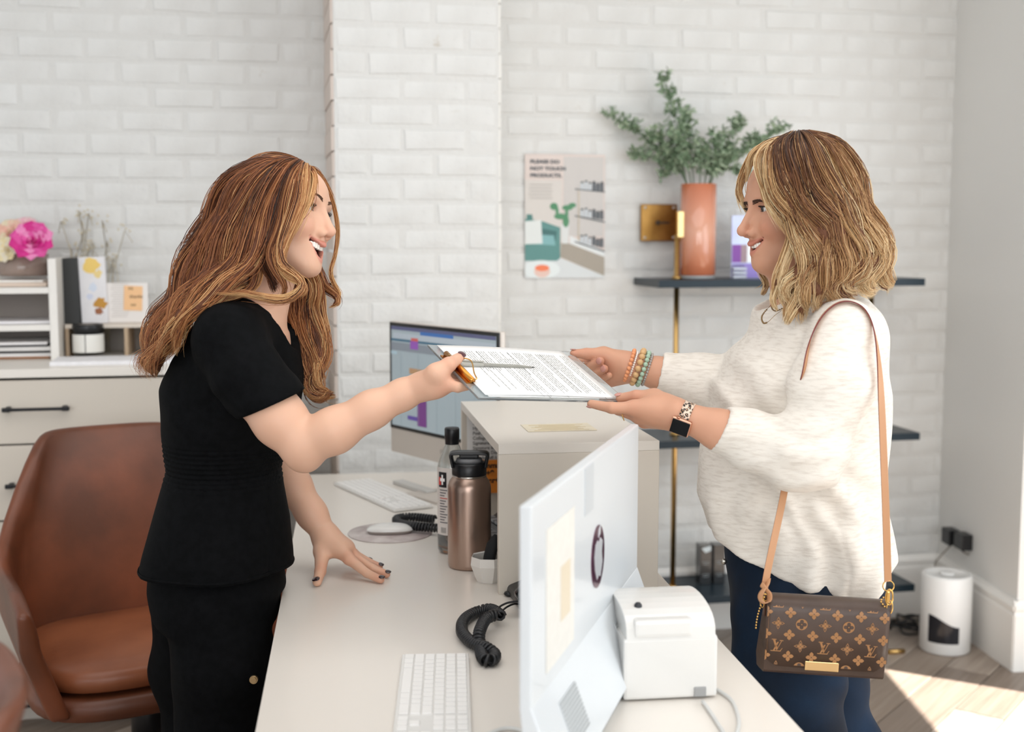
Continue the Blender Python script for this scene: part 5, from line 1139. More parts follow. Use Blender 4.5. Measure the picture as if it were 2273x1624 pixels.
FL = [[dk(815, 1272, .017, .0092), dk(845, 1286, .0085, .0084)], [dk(828, 1262, .018, .0092), dk(858, 1274, .0085, .0084)], [dk(818, 1247, .018, .0088), dk(842, 1257, .0085, .0080)], [dk(762, 1262, .012, .0078), dk(772, 1275, .0080, .0070)]]
FL[3] = [dk(800, 1236, .015, .0078), dk(818, 1244, .0075, .0070)]
for i in range(4): s.cone(kL[i], FL[i][0][:3], (.0118, .0118, .0110, .0098)[i], FL[i][0][3], .007); s.cone(FL[i][0][:3], FL[i][1][:3], FL[i][0][3], FL[i][1][3], .003)
V, Q = polygonise(s, (-1.0, 2.05, .70), (.15, 2.95, 1.75), .0025)
V[:, 2] = np.where((V[:, 2] < DZ+.0004) & (V[:, 0] > -.5) & (V[:, 1] < 2.8) & (V[:, 1] > 2.5) & (V[:, 2] > DZ-.01), DZ+.0004, V[:, 2])
base_, pink, = lin3('dfb297'), lin3('d48d72')
col = np.tile(base_, (len(V), 1)); nz = np.sin(V[:, 0]*37+np.sin(V[:, 1]*29)*2)*np.sin(V[:, 2]*31+1.3)*.5+.5; col = col*(1-.12*nz[:, None])+lin3('dca68d')*.12*nz[:, None]
for j in [*kn, *[np.array(k) for k in kL], th1, th2, np.array(th_l[1][:3]), np.array(el)]+[np.array(f[1][:3]) for f in FL]:
    w = np.exp(-((V-j)**2).sum(1)/.018**2)*.5; col = col*(1-w[:, None])+pink*w[:, None]
hd = soft(np.linalg.norm(V-HM[:3, 3], axis=1)-.16, .01)[:, None]
col = col*(1-hd)+head_tint(V, HM, col, SM, OP, base_, lin3('c96f66'), lin3('e0977f'))*hd
npmesh('body', V-np.array(g.matrix_world.translation), Q, skinm, g, colors=col)
head_parts(HM, g, '5b4634', '6b4a36', OP, SM, look=(0, 0), sd=hs_, eo=.0050)
nail = mat('dark_nail_polish', '2a1017', .12, coat=.6); nailr = mat('plum_nail_polish', '4e1224', .12, coat=.6)
nz_ = CB.col[2].to_3d()
add_nail(g, tuple(th2), tuple(th1), nz_*.6+Vector((.1, -.8, .1)), .0100, nailr, 1.1)
add_nail(g, th_l[2][:3], th_l[1][:3], Vector((-.15, -.75, .45)), .0098, nail, .95)
for i in range(4): add_nail(g, FL[i][1][:3], FL[i][0][:3], Vector((.1, -.25, 1)), FL[i][1][3], nail, .85)
print('girl body', len(V), _t.time()-_t0)
# scrub top
blackc = mat('black_scrub_cloth', '050607', .82, bump=.5, bscale=420, color2='0a0b0d', vscale=60, sheen=0, spec=.10, vdist=.0006)
s = SDF()
zt0, zt1 = P(400, 1082, 2.4).z, P(400, 985, 2.4).z
def gfold(a, z, X):
    band = 1/(1+np.exp(-(z-zt0)/.004))*1/(1+np.exp((z-zt1)/.004)); r_ = .0022*np.cos((z-zt0)/(zt1-zt0)*2*np.pi*9)*band
    low = np.clip((zt0-z)/.15, 0, 1); r_ = r_+.005*low*np.sin(a*5+1.2)*np.clip((zt0-z)/.2, 0, 1)
    seam = np.exp(-((a+1.62)/.035)**2)*-.002+np.exp(-((a+.55)/.03)**2)*-.002*low
    up = np.clip((z-zt1)/.05, 0, 1); return r_+seam+up*.0035*np.sin(X[:, 0]*42+z*58+np.sin(z*30))*np.clip(np.sin(z*17+1), 0, 1)
s.loft([sec(a, b, c, 2.47, d, 0) for a, b, c, d in GT], .03, noise=gfold)
s.cone(pp(552, 716, 2.41), sh_n, .050, .058, .03); s.cone(pp(560, 712, 2.5), sh_f, .05, .056, .03); s.cone(pp(545, 690, 2.47), pp(540, 740, 2.47), .062, .09, .04)
def sleeve(a, b, c, r0, r1, r2):
    s.cone(a, b, r0, r1, .03); s.cone(b, c, r1, r2, .015)
hemc = np.array(pp(604, 896, 2.27)); dirn = np.array(pp(672, 985, 2.25))-np.array(pp(540, 812, 2.29)); dirn /= np.linalg.norm(dirn)
over = tuple(hemc+dirn*.02)
sleeve(sh_n, pp(552, 835, 2.29), over, .0640, .0665, .0655)
def wr_sl(X):
    q = (X-hemc); t = q @ dirn.astype(f4); ph = X[:, 0]*60-X[:, 2]*75
    return (.0028*np.sin(ph*.8+np.sin(X[:, 2]*40)*1.2)*np.clip(1-np.abs(t+.06)/.14, 0, 1)*np.clip(1.3-np.sqrt((q*q).sum(1))/.16, 0, 1)).astype(f4)
s.fn(wr_sl, hemc, .22)
hn = np.array([.45, 0, -.98]); hn = np.array(pp(640, 985, 2.26))-np.array(pp(600, 893, 2.27)); hn[1] = 0
# cut only the sleeve: subtract a fat cone past the hem
def cutsleeve(X):
    n_ = hn/np.linalg.norm(hn); q = X-hemc.astype(f4); t = q @ n_.astype(f4); lat = np.sqrt(np.maximum((q*q).sum(1)-t*t, 0)); m_ = (t > -.02) & (lat < .085+0*t) & (X[:, 1] < 2.35)
    return np.maximum(-t, lat-.088)
s.p.append(('f', cutsleeve, .0015, 's', hemc, .22))
# far sleeve
s.chain([(*sh_f, .060), pp(560, 880, 2.70, .062)], .03)
# neck opening
s.ell(pp(602, 662, 2.47), (.084, .082, .060), .006, 's', R=np.array(rodr((0, .6, 0)))); s.cone(pp(622, 665, 2.47), pp(668, 712, 2.46), .050, .056, .006, 's')
V, Q = polygonise(s, (-1.0, 2.05, .70), (.1, 2.95, 1.6), .0034, nb=12, smooth=2, slack=1.7)
hz2 = P(480, 1251, 2.47).z
ce = V[Q].mean(1); Q = Q[~(ce[:, 2] < hz2)]
npmesh('scrub_top', V-np.array(g.matrix_world.translation), Q, blackc, g)
o = g.children[-1]
# hem band, pocket seam, collar flap
q = MB(); n = 96; A_ = np.array([sec(a, b, c, 2.47, d, 0) for a, b, c, d in GT]); A_ = A_[np.argsort(A_[:, 0])]; ii = [float(np.interp(hz2, A_[:, 0], A_[:, k])) for k in range(5)]
an = np.linspace(-math.pi, math.pi, n, endpoint=False); gf = gfold(an, np.full(n, hz2), np.stack([ii[1]+ii[3]*np.cos(an), ii[2]+ii[4]*np.sin(an), np.full(n, hz2)], 1))
hp_ = [(ii[1]+ii[3]*(1+gf[i]/(min(ii[3], ii[4])*.9))*math.cos(an[i]), ii[2]+ii[4]*(1+gf[i]/(min(ii[3], ii[4])*.9))*math.sin(an[i]), hz2+.004) for i in range(n)]
q.tube([Vector(p) for p in hp_], (.0032, .0016), 8, closed=True, flat=(0, 0, 1)); q.build('hem', blackc, g, M=GI)
# trousers and shoes
s = SDF(); GP = [(1200, 340, 622, .140), (1300, 334, 630, .146), (1360, 344, 624, .150)]
s.loft([sec(a, b, c, 2.47, d) for a, b, c, d in GP], .04)
def pf(X): return (.004*np.sin(X[:, 2]*38+X[:, 0]*25)*np.sin(X[:, 0]*31+1)).astype(f4)
s.chain([pp(482, 1350, 2.42, .104), pp(500, 1480, 2.39, .096), pp(492, 1624, 2.37, .082), (P(492, 1624, 2.37).x-.01, 2.40, .30, .070), (P(492, 1624, 2.37).x-.03, 2.40, .07, .066)], .03, .04)
s.chain([pp(450, 1350, 2.56, .105), pp(440, 1480, 2.58, .092), pp(455, 1624, 2.58, .080), (P(455, 1624, 2.58).x-.02, 2.58, .30, .068), (P(455, 1624, 2.58).x-.03, 2.58, .07, .064)], .03, .04)
s.fn(pf, pp(480, 1400, 2.45), 1.2)
du_ = np.array(DM.col[0].to_3d(), f4); dO_ = np.array(DM.translation, f4)
def deskcut(X): return np.maximum(-((X-dO_) @ du_)-.004, X[:, 2]-DZ-.004)   # the cloth gives way where she leans on the desk edge
s.p.append(('f', deskcut, .008, 's', np.array([-.5, 2.45, .6]), 9.))
V, Q = polygonise(s, (-1.0, 2.1, .03), (-.2, 2.85, .95), .006, nb=10, smooth=2)
npmesh('trousers', V-np.array(g.matrix_world.translation), Q, blackc, g)
q = MB(); c = P(563, 1508, 2.285); q.cyl(c+Vector((0, .006, 0)), c+Vector((0, -.002, 0)), .0078, n=20); q.cyl(c+Vector((0, -.002, 0)), c+Vector((0, -.0032, 0)), .0062, .0055, n=20); q.build('snap_button', mat('snap_metal', 'b9a27c', .3, 1), g, M=GI)
shoe = mat('black_shoe', '121214', .5)
for (x, y) in ((P(492, 1624, 2.37).x-.02, 2.40), (P(455, 1624, 2.58).x-.02, 2.58)):
    s = SDF(); s.cone((x-.03, y, .045), (x+.14, y, .032), .040, .034, .02); s.cone((x-.02, y, .06), (x, y, .10), .040, .045, .02); s.half((0, 0, .001), (0, 0, -1), .002)
    V, Q = polygonise(s, (x-.1, y-.07, -.01), (x+.2, y+.07, .15), .006, nb=8); npmesh('shoe', V-np.array(g.matrix_world.translation), Q, shoe, g)
print('girl clothes', _t.time()-_t0)
# ---------------------------------------------------------------- woman in cream sweater (right)
_t0 = _t.time()
w = thing('person', 'woman in cream knit sweater and blue jeans with wavy blonde bob taking the clipboard', 'person', loc=tuple(P(1790, 1250, 2.42).xy)+(0,))
WI = w.matrix_world.inverted(); w0 = np.array(w.matrix_world.translation)
yaw = math.radians(13); pit = math.radians(4); WS = 1.03
fx = Vector((-math.cos(yaw)*math.cos(pit), -math.sin(yaw)*math.cos(pit), -math.sin(pit))); zz_ = (Vector((0, .05, 1))-fx*fx.dot(Vector((0, .05, 1)))).normalized(); yy_ = zz_.cross(fx)
R_ = np.array([fx, yy_, zz_]).T; eyeL = np.array(P(1690, 464, 2.36)); o_w = eyeL-R_ @ np.array([.083, .0315, 0])*WS
WM = np.eye(4); WM[:3, :3] = R_*WS; WM[:3, 3] = o_w; SMw, OPw = .85, .0045
s = SDF(); W2_ = head_sdf(s, WM, SMw, OPw, nose=1.20, cheek=1.06, eo=.0044); hsw = SDF(); head_sdf(hsw, WM, SMw, OPw, nose=1.20, cheek=1.06, eo=.0044)
s.cone(W2_((-.020, 0, -.05)), pp(1800, 665, 2.42), .050, .058, .03); s.cone(W2_((.028, 0, -.080)), pp(1760, 665, 2.41), .030, .042, .03)
WT = [(655, 1716, 1905, .10), (690, 1684, 1925, .150), (740, 1656, 1945, .175), (800, 1610, 1960, .183), (870, 1578, 1968, .183), (950, 1562, 1968, .178), (1030, 1552, 1966, .173), (1100, 1548, 1966, .173), (1150, 1565, 1976, .178), (1220, 1590, 1988, .180), (1345, 1600, 1980, .178)]
s.loft([sec(a, b, c, 2.42, d, .030) for a, b, c, d in WT[:8]], .03)
# near (left) arm
wsh, wsf = pp(1872, 742, 2.26), pp(1850, 735, 2.60)
wel = pp(1795, 1012, 2.17)
s.cone(pp(1820, 705, 2.40), wsh, .05, .055, .03); s.chain([(*wsh, .056), (*wel, .044)], .03, .02)
ww = pp(1512, 922, 2.235)
s.chain([(*wel, .044), pp(1700, 988, 2.19, .042), pp(1600, 955, 2.215, .0345), (*ww, .0262)], .02, .02)
# left hand: thumb on the board, fingers below
kw = [pp(1408, 905, 2.262), pp(1420, 925, 2.275), pp(1430, 935, 2.30), pp(1440, 935, 2.325)]
ww_ = np.array(ww)
for i in range(4): s.cone(tuple(ww_+(np.array(kw[i])-ww_)*.1), kw[i], .0225, (.0150, .0142, .0130, .0118)[i], .014)
s.ell(pp(1465, 905, 2.265), (.036, .022, .024), .02)
def under(px, py, z=-.014): v = Bd(px, py, z); return tuple(CB @ v)
it = Bd(1318, 897, -.0125)
s.cone(kw[0], pp(1358, 905, 2.262), .0122, .0105, .008); s.cone(pp(1358, 905, 2.262), pp(1312, 896, 2.280), .0105, .0078, .004)
for i, (x, y) in enumerate((((1372, 905), 2.30), ((1380, 905), 2.335), ((1398, 908), 2.365))):
    s.cone(kw[i+1], pp(x[0], x[1]+4, y), .0118-.001*i, .0100-.0006*i, .007); s.cone(pp(x[0], x[1]+4, y), pp(x[0]-34, x[1]-16, y+.02), .0098-.0006*i, .0080-.0005*i, .004)
tw0, tw1, tw2 = pp(1452, 884, 2.285), pp(1412, 879, 2.295), pp(1377, 883, 2.308)
s.cone(tuple(ww_*.7+np.array(tw0)*.3), tw0, .021, .0180, .014); s.cone(tw0, tw1, .0165, .0115, .009); s.cone(tw1, tw2, .0112, .0088, .004)
# far (right) arm and hand
s.chain([pp(1640, 880, 2.50, .040), pp(1540, 845, 2.50, .038), pp(1462, 828, 2.505, .0300), pp(1405, 815, 2.51, .0265)], .02, .02)
wf = np.array(pp(1402, 814, 2.51))
kf = [pp(1318, 800, 2.545), pp(1330, 822, 2.545), pp(1342, 836, 2.54), pp(1356, 845, 2.53)]
for i in range(4): s.cone(tuple(wf+(np.array(kf[i])-wf)*.1), kf[i], .0235, (.0135, .0135, .0125, .0115)[i], .016)
s.ell(pp(1362, 812, 2.53), (.034, .022, .030), .02)
tf0, tf1, tf2 = pp(1340, 787, 2.515), pp(1302, 785, 2.508), pp(1274, 784, 2.500)
s.cone(tuple(wf*.6+np.array(tf0)*.4), tf0, .020, .0160, .014); s.cone(tf0, tf1, .0155, .0112, .008); s.cone(tf1, tf2, .0112, .0084, .005)
ff_ = [[pp(1288, 803, 2.545, .0092), pp(1262, 800, 2.54, .0078)], [pp(1296, 818, 2.540, .0095), pp(1310, 812, 2.508, .0090), pp(1333, 801, 2.488, .0084)], [pp(1312, 832, 2.535, .0090), pp(1322, 828, 2.503, .0086), pp(1342, 818, 2.486, .0080)], [pp(1328, 842, 2.53, .0080), pp(1336, 840, 2.505, .0076), pp(1352, 833, 2.490, .0070)]]
for i in range(4):
    pts = [(*kf[i], (.0112, .0112, .0104, .0094)[i])]+ff_[i]
    for j in range(len(pts)-1): s.cone(pts[j][:3], pts[j+1][:3], pts[j][3], pts[j+1][3], .006 if j == 0 else .0025)
V, Q = polygonise(s, (.05, 2.0, .95), (1.1, 2.85, 1.78), .0024)
wb_, wp_k = lin3('cd9a7e'), lin3('c07a64')
col = np.tile(wb_, (len(V), 1)); nz = np.sin(V[:, 0]*41+np.sin(V[:, 1]*33)*2)*np.sin(V[:, 2]*35+.3)*.5+.5; col = col*(1-.15*nz[:, None])+lin3('bf876c')*.15*nz[:, None]
for j in [*[np.array(k) for k in kw], *[np.array(k) for k in kf], np.array(tw1), np.array(tf1), np.array(tf2), np.array(ff_[1][2][:3]), np.array(ff_[2][2][:3])]:
    q_ = np.exp(-((V-j)**2).sum(1)/.014**2)*.5; col = col*(1-q_[:, None])+wp_k*q_[:, None]
hd = soft(np.linalg.norm(V-WM[:3, 3], axis=1)-.16, .01)[:, None]
col = col*(1-hd)+head_tint(V, WM, col, SMw, OPw, wb_, lin3('b9695c'), lin3('cf7f66'))*hd
npmesh('body', V-w0, Q, skinm, w, colors=col)
head_parts(WM, w, '2f2c28', '4a3022', OPw, SMw, lash='0c0a0a', look=(0, .02), sd=hsw, eo=.0044, bz=-.0055, arch=.45, bw=1.2)
nn_ = mat('natural_nail', 'c98f82', .25, coat=.4)
add_nail(w, tw2, tw1, Vector((0, -.35, 1)), .0088, nn_, .9); add_nail(w, tf2, tf1, Vector((0, .1, 1)), .0084, nn_, .8)
add_nail(w, pp(1312, 896, 2.280), pp(1358, 905, 2.262), Vector((0, -.45, -.9)), .0074, nn_, .8)
for i in (1, 2): add_nail(w, ff_[i][-1][:3], ff_[i][-2][:3], Vector((-.1, -1, .25)), ff_[i][-1][3], nn_, .95)
print('woman body', len(V), _t.time()-_t0)
# ---- sweater
knit = mat('cream_knit', 'e4dacd', .85, bump=.5, bscale=500, sheen=.15, spec=.2, vdist=.0006); nt = knit.node_tree; b = nt.nodes['Principled BSDF']
tcn = [n for n in nt.nodes if n.type == 'TEX_COORD'][0]; mp = nt.nodes.new('ShaderNodeMapping'); mp.inputs['Scale'].default_value = (22, 22, 120); mp.inputs['Rotation'].default_value = (0, .45, 0)
no = nt.nodes.new('ShaderNodeTexNoise'); no.inputs['Scale'].default_value = 2.0; no.inputs['Detail'].default_value = 3; rp = nt.nodes.new('ShaderNodeValToRGB'); e = rp.color_ramp.elements
e[0].position = .30; e[0].color = lin('d6cdc2'); e[1].position = .55; e[1].color = lin('e6dfd5')
nt.links.new(tcn.outputs['Object'], mp.inputs['Vector']); nt.links.new(mp.outputs['Vector'], no.inputs['Vector']); nt.links.new(no.outputs['Fac'], rp.inputs['Fac']); nt.links.new(rp.outputs['Color'], b.inputs['Base Color'])
s = SDF()
zb_ = P(1800, 1300, 2.42).z
def wfold(a, z, X):
    lowf = np.clip((1.06-z)/.22, 0, 1); r_ = lowf*(.010*np.sin(a*4+z*6+.5)+.006*np.sin(a*9+z*14)+.0035*np.sin(a*17-z*30))*1.25
    r_ = r_+.0055*np.sin(X[:, 0]*30+z*38+np.sin(z*14)*1.5)*np.clip((z-1.0)/.2, 0, 1)+.010*np.exp(-((X[:, 0]+(z-1.2)*.55-.385)/.014)**2)*np.clip((1.3-z)/.1, 0, 1)*np.clip((z-.85)/.1, 0, 1)-.006*np.exp(-((X[:, 0]+(z-1.2)*.5-.43)/.018)**2)*np.clip((z-.85)/.1, 0, 1)
    drape = .006*np.exp(-((X[:, 0]-X[:, 2]*.30-.03)/.02)**2)*0
    pull = .0075*np.sin((X[:, 0]*.75+z)*70+np.sin(X[:, 0]*22))*np.exp(-((z-.99)/.07)**2)*np.clip(1-np.abs(a+1.4)/1.1, 0, 1)
    seam = -.003*np.exp(-((a+1.35)/.02)**2)*lowf
    return r_+pull+seam+drape
s.loft([sec(a, b, c, 2.42, d, 0) for a, b, c, d in WT], .03, noise=wfold)
s.cone(pp(1790, 690, 2.42), pp(1880, 760, 2.34), .075, .07, .05); s.cone(pp(1800, 700, 2.5), (*wsf,), .06, .06, .04)
# near sleeve
sl = [(*wsh, .066), pp(1846, 860, 2.205, .070), (*[v for v in wel], .059), pp(1755, 1008, 2.175, .055), pp(1680, 980, 2.20, .048), pp(1572, 944, 2.22, .0435)]
s.chain(sl, .010, .030); s.ell(pp(1802, 1030, 2.172), (.042, .042, .034), .03)
cuff = np.array(pp(1596, 951, 2.215)); ca = np.array(pp(1512, 922, 2.235))-np.array(pp(1700, 988, 2.19)); ca /= np.linalg.norm(ca)
def slw(X):
    q = X-np.array(wel, f4); t = q[:, 0]*.5+q[:, 2]*.86; u_ = q[:, 0]*-.95+q[:, 2]*.3
    e = .0055*np.sin(t*120+u_*40+np.sin(u_*50)*1.2)*np.exp(-(np.linalg.norm(q, axis=1)/.085)**2)
    return (e+.0025*np.sin(X[:, 0]*48-X[:, 2]*70)*np.clip(2-np.linalg.norm(q, axis=1)/.14, 0, 1)).astype(f4)
s.fn(slw, np.array(wel), .30)
cn_ = Vector(P(1578, 998, 2.2)-P(1614, 924, 2.2)); cdir = Vector((cn_.z, 0, -cn_.x)).normalized(); cdir = -cdir if cdir.x > 0 else cdir; cdn = np.array(cdir)
def cuffcut(X):
    q = X-cuff.astype(f4); t = q @ cdn.astype(f4); tt = q @ ca.astype(f4); lat = np.sqrt(np.maximum((q*q).sum(1)-tt*tt, 0))
    return np.minimum(np.maximum(-t, lat-.075), np.maximum(lat-.0360, -t-.030))
s.p.append(('f', cuffcut, .0015, 's', cuff, .16))
# far sleeve
s.chain([(*wsf, .06), pp(1660, 872, 2.52, .062), pp(1560, 850, 2.505, .055), pp(1440, 822, 2.508, .041)], .03, .03)
cf2 = np.array(pp(1463, 829, 2.506)); ca2 = np.array(pp(1405, 815, 2.51))-np.array(pp(1540, 845, 2.50)); ca2 /= np.linalg.norm(ca2)
def cuff2(X):
    q = X-cf2.astype(f4); t = q @ ca2.astype(f4); lat = np.sqrt(np.maximum((q*q).sum(1)-t*t, 0)); return np.minimum(np.maximum(-t, lat-.07), np.maximum(lat-.034, -t-.02))
s.p.append(('f', cuff2, .0015, 's', cf2, .13))
# neckline
s.ell(pp(1762, 640, 2.42), (.088, .080, .050), .006, 's', R=np.array(rodr((0, -.28, 0))))
# slanted, uneven hem
h0, h1 = P(1590, 1215, 2.42), P(1900, 1335, 2.42); hx, hzs = [], []
HP = [(1520, 1190), (1560, 1196), (1590, 1212), (1650, 1242), (1700, 1262), (1760, 1290), (1800, 1302), (1838, 1303), (1870, 1318), (1905, 1333), (1935, 1326), (1965, 1295), (1985, 1265), (2010, 1240)]
HX = [P(a, b, 2.3).x for a, b in HP]; HZ = [P(a, b, 2.3).z for a, b in HP]
def hemcut(X): return (np.interp(X[:, 0]*(2.3/np.maximum(X[:, 1], 1)), HX, HZ)-X[:, 2]).astype(f4)*.8
s.p.append(('f', hemcut, .004, 'i', np.array([.6, 2.4, .85]), 9.))
def inner(X):
    zc = np.interp(X[:, 0]*(2.3/np.maximum(X[:, 1], 1)), HX, HZ)
    d_ = SDF().loft([sec(a, b, c, 2.42, d, .012) for a, b, c, d in WT[-4:]], 0, noise=wfold).ev(X); return np.maximum(d_, X[:, 2]-zc-.03)
s.p.append(('f', inner, .001, 's', np.array([.63, 2.42, .85]), .30))
sweater_sdf = s
V, Q = polygonise(s, (.05, 2.0, .72), (1.1, 2.85, 1.62), .0040, nb=12, smooth=2, slack=1.8)
npmesh('sweater', V-w0, Q, knit, w)
print('sweater', len(V), _t.time()-_t0)
# ---- jeans
den = mat('blue_denim', '08121f', .8, bump=.4, bscale=600, color2='0e2740', vscale=5, vdist=.0005, spec=.25)
s = SDF(); WP = [(1180, 1606, 1950, .150), (1250, 1612, 1958, .160), (1310, 1622, 1962, .168), (1380, 1626, 1950, .168)]
s.loft([sec(a, b, c, 2.42, d) for a, b, c, d in WP], .04)
def jf(X): return (.0035*np.sin(X[:, 2]*52+X[:, 0]*40+np.sin(X[:, 0]*30))*np.clip((.72-X[:, 2])/.1, 0, 1)).astype(f4)
s.chain([pp(1745, 1370, 2.34, .105), pp(1752, 1490, 2.32, .098), pp(1772, 1624, 2.33, .084), (P(1772, 1624, 2.33).x, 2.33, .42, .062), (P(1772, 1624, 2.33).x+.03, 2.35, .08, .045)], .03, .04)
s.chain([pp(1830, 1360, 2.52, .108), pp(1812, 1500, 2.52, .095), pp(1835, 1580, 2.52, .082), pp(1880, 1650, 2.52, .066), (P(1880, 1650, 2.52).x+.05, 2.53, .30, .056), (P(1880, 1650, 2.52).x+.10, 2.54, .08, .043)], .03, .035)
s.fn(jf, pp(1780, 1500, 2.42), 1.2)
V, Q = polygonise(s, (.2, 2.1, .03), (1.1, 2.85, .98), .006, nb=10, smooth=2); npmesh('jeans', V-w0, Q, den, w)
q = MB(); c = P(1607, 1246, 2.36); q.sphere(c, (.006, .004, .006), 12); q.build('jeans_button', mat('silver_button', 'b8b4ac', .3, 1), w, M=WI)
for (x, y, dx) in ((P(1772, 1624, 2.33).x+.03, 2.35, 0), (P(1880, 1650, 2.52).x+.10, 2.54, 0)):
    s = SDF(); s.cone((x+.03, y, .045), (x-.14, y, .030), .038, .032, .02); s.cone((x+.02, y, .06), (x, y, .10), .038, .04, .02); s.half((0, 0, .001), (0, 0, -1), .002)
    V, Q = polygonise(s, (x-.2, y-.07, -.01), (x+.1, y+.07, .15), .006, nb=8); npmesh('shoe', V-w0, Q, mat('tan_shoe', '9c7a5c', .6), w)
# ---- jewellery and watch
def ring_pts(c, ax, r, n, ph=0, sq=1.0, up=(0, 0, 1)):
    ax = Vector(ax).normalized(); u = (Vector(up)-ax*Vector(up).dot(ax)).normalized(); v = ax.cross(u); return [Vector(c)+u*r*math.cos(2*math.pi*i/n+ph)+v*r*sq*math.sin(2*math.pi*i/n+ph) for i in range(n)]
axf = Vector(P(1405, 815, 2.51)-P(1462, 828, 2.505)).normalized()
def beads(nm, px, py, br, R, colr, tilt, lab=None):
    c = P(px, py, 2.508); ax = (axf+Vector((0, 0, tilt))).normalized(); n = int(2*math.pi*R/(2*br*1.02)); m = mat('bead_'+colr, colr, .5)
    o = MB().tube(ring_pts(c, ax, R, 40), .0007, 5, closed=True).build(nm, mat('elastic', 'd8cfc2', .6), w, M=WI)
    bm0 = MB(); bm0.sphere((0, 0, 0), br, 12); me = bm0.mesh('bead', m)
    for p_ in ring_pts(c, ax, R, n): inst(me, 'bead', o, T(p_))
    if lab: o['label'] = lab
beads('bead_bracelet', 1397, 811, .0043, .0322, 'e79b6c', .10, 'orange bead bracelet nearest the hand'); beads('bead_bracelet', 1405, 812, .0022, .0300, 'eee9e2', .10, 'tiny white bead bracelet')
beads('bead_bracelet', 1416, 814, .0063, .0345, 'd3ab79', .12, 'large wooden bead bracelet'); beads('bead_bracelet', 1428, 818, .0050, .0342, 'a9c4ad', .12, 'mint green bead bracelet'); beads('bead_bracelet', 1437, 820, .0028, .0325, 'aaa29c', .10, 'small grey bead bracelet')
# watch with leopard strap
axn = Vector(ww)-Vector(P(1600, 955, 2.215)); axn.normalize(); wc = P(1521, 927, 2.232)
leo = mat('leopard_strap', 'e6cdb8', .5); nt = leo.node_tree; b = nt.nodes['Principled BSDF']; vo = nt.nodes.new('ShaderNodeTexVoronoi'); vo.inputs['Scale'].default_value = 190; tcn = [n for n in nt.nodes if n.type == 'TEX_COORD'][0]
no = nt.nodes.new('ShaderNodeTexNoise'); no.inputs['Scale'].default_value = 160; rp = nt.nodes.new('ShaderNodeValToRGB'); rp.color_ramp.interpolation = 'CONSTANT'; e = rp.color_ramp.elements; e[0].position = 0; e[0].color = lin('c79b78'); e[1].position = .25; e[1].color = lin('1b1412'); x_e = e.new(.50); x_e.color = lin('e6cdb8')
mxx = nt.nodes.new('ShaderNodeMixRGB'); mxx.inputs['Fac'].default_value = .006; nt.links.new(tcn.outputs['Object'], mxx.inputs['Color1']); nt.links.new(tcn.outputs['Object'], no.inputs['Vector']); nt.links.new(no.outputs['Color'], mxx.inputs['Color2']); nt.links.new(mxx.outputs['Color'], vo.inputs['Vector']); nt.links.new(vo.outputs['Distance'], rp.inputs['Fac']); nt.links.new(rp.outputs['Color'], b.inputs['Base Color'])
fc = P(1509, 948, 2.200); fn_ = (fc-wc); fn_ = (fn_-axn*fn_.dot(axn)).normalized()
wat = MB().tube(ring_pts(wc, axn, .0292, 48, up=fn_), (.0018, .0105), 12, closed=True, flat=None).build('watch_strap', leo, w, M=WI)
wat.name = 'watch'; wat['label'] = 'leopard print watch strap'
# rebuild strap as a proper band
q = MB(); u_ = fn_; v_ = axn.cross(u_); vs = []; n = 56
for i in range(n):
    a_ = 2*math.pi*i/n
    for (rr, ww2) in ((.0262, -.0095), (.0290, -.0095), (.0290, .0095), (.0262, .0095)): vs.append(wc+u_*rr*math.cos(a_)+v_*rr*1.06*math.sin(a_)+axn*ww2)
q.add(vs, [(i*4+k, ((i+1) % n)*4+k, ((i+1) % n)*4+(k+1) % 4, i*4+(k+1) % 4) for i in range(n) for k in range(4)], True); wat.data = q.mesh('watch', leo)
wfM = oriented(wc+u_*.0335, axn, u_)
rg = mat('rose_case', 'd9a88f', .25, 1)
q = MB(); q.box((0, 0, 0), (.037, .032, .0095), bev=.0035); o = q.build('case', rg, wat, M=wfM)
q = MB(); q.box((0, 0, .0046), (.033, .028, .003), bev=.0013); q.build('glass_face', mat('watch_black', '040405', .18, spec=.2), wat, M=wfM)
q = MB(); q.cyl((.008, -.016, 0), (.008, -.0185, 0), .0035, n=16); q.build('crown', rg, wat, M=wfM)
# rings
q = MB(); q.tube(ring_pts(pp(1381, 921, 2.292), (1, 0, .35), .0108, 24), .0009, 6, closed=True); q.build('ring', gold, w, M=WI)
q = MB(); q.tube(ring_pts(pp(1294, 812, 2.535), (1, 0, -.2), .0098, 24), .0009, 6, closed=True); q.sphere(P(1294, 806, 2.524), .0022, 8); q.build('ring', mat('silver_ring', 'd0ccc8', .2, 1), w, M=WI)
# necklaces hanging on the sweater front
nk = mat('necklace_bronze', '8b6f4c', .35, .9)
def nhit(px, py, fb):
    ys = np.arange(2.2, 2.5, .002); d = sweater_sdf.ev(np.array([P(px, py, y) for y in ys], f4)); k = np.argmax(d < .0015); return ys[k] if (d < .0015).any() else fb
def chain_(pts, rad, bead=None):
    q = MB(); pts = [(a, b, min(c, nhit(a, b, c))) for a, b, c in pts]; cv = spline([pp(*p) for p in pts], 60); q.tube(cv, rad, 5)
    if bead:
        for k in range(*bead[:3]): q.sphere(cv[k], bead[3], 6)
    q.build('necklace', nk, w, M=WI)
chain_([(1752, 630, 2.37), (1738, 650, 2.335), (1712, 676, 2.31), (1692, 700, 2.300), (1694, 716, 2.298), (1705, 714, 2.292), (1722, 698, 2.29), (1748, 680, 2.285), (1775, 660, 2.29)], .0005, (18, 36, 1, .0017))
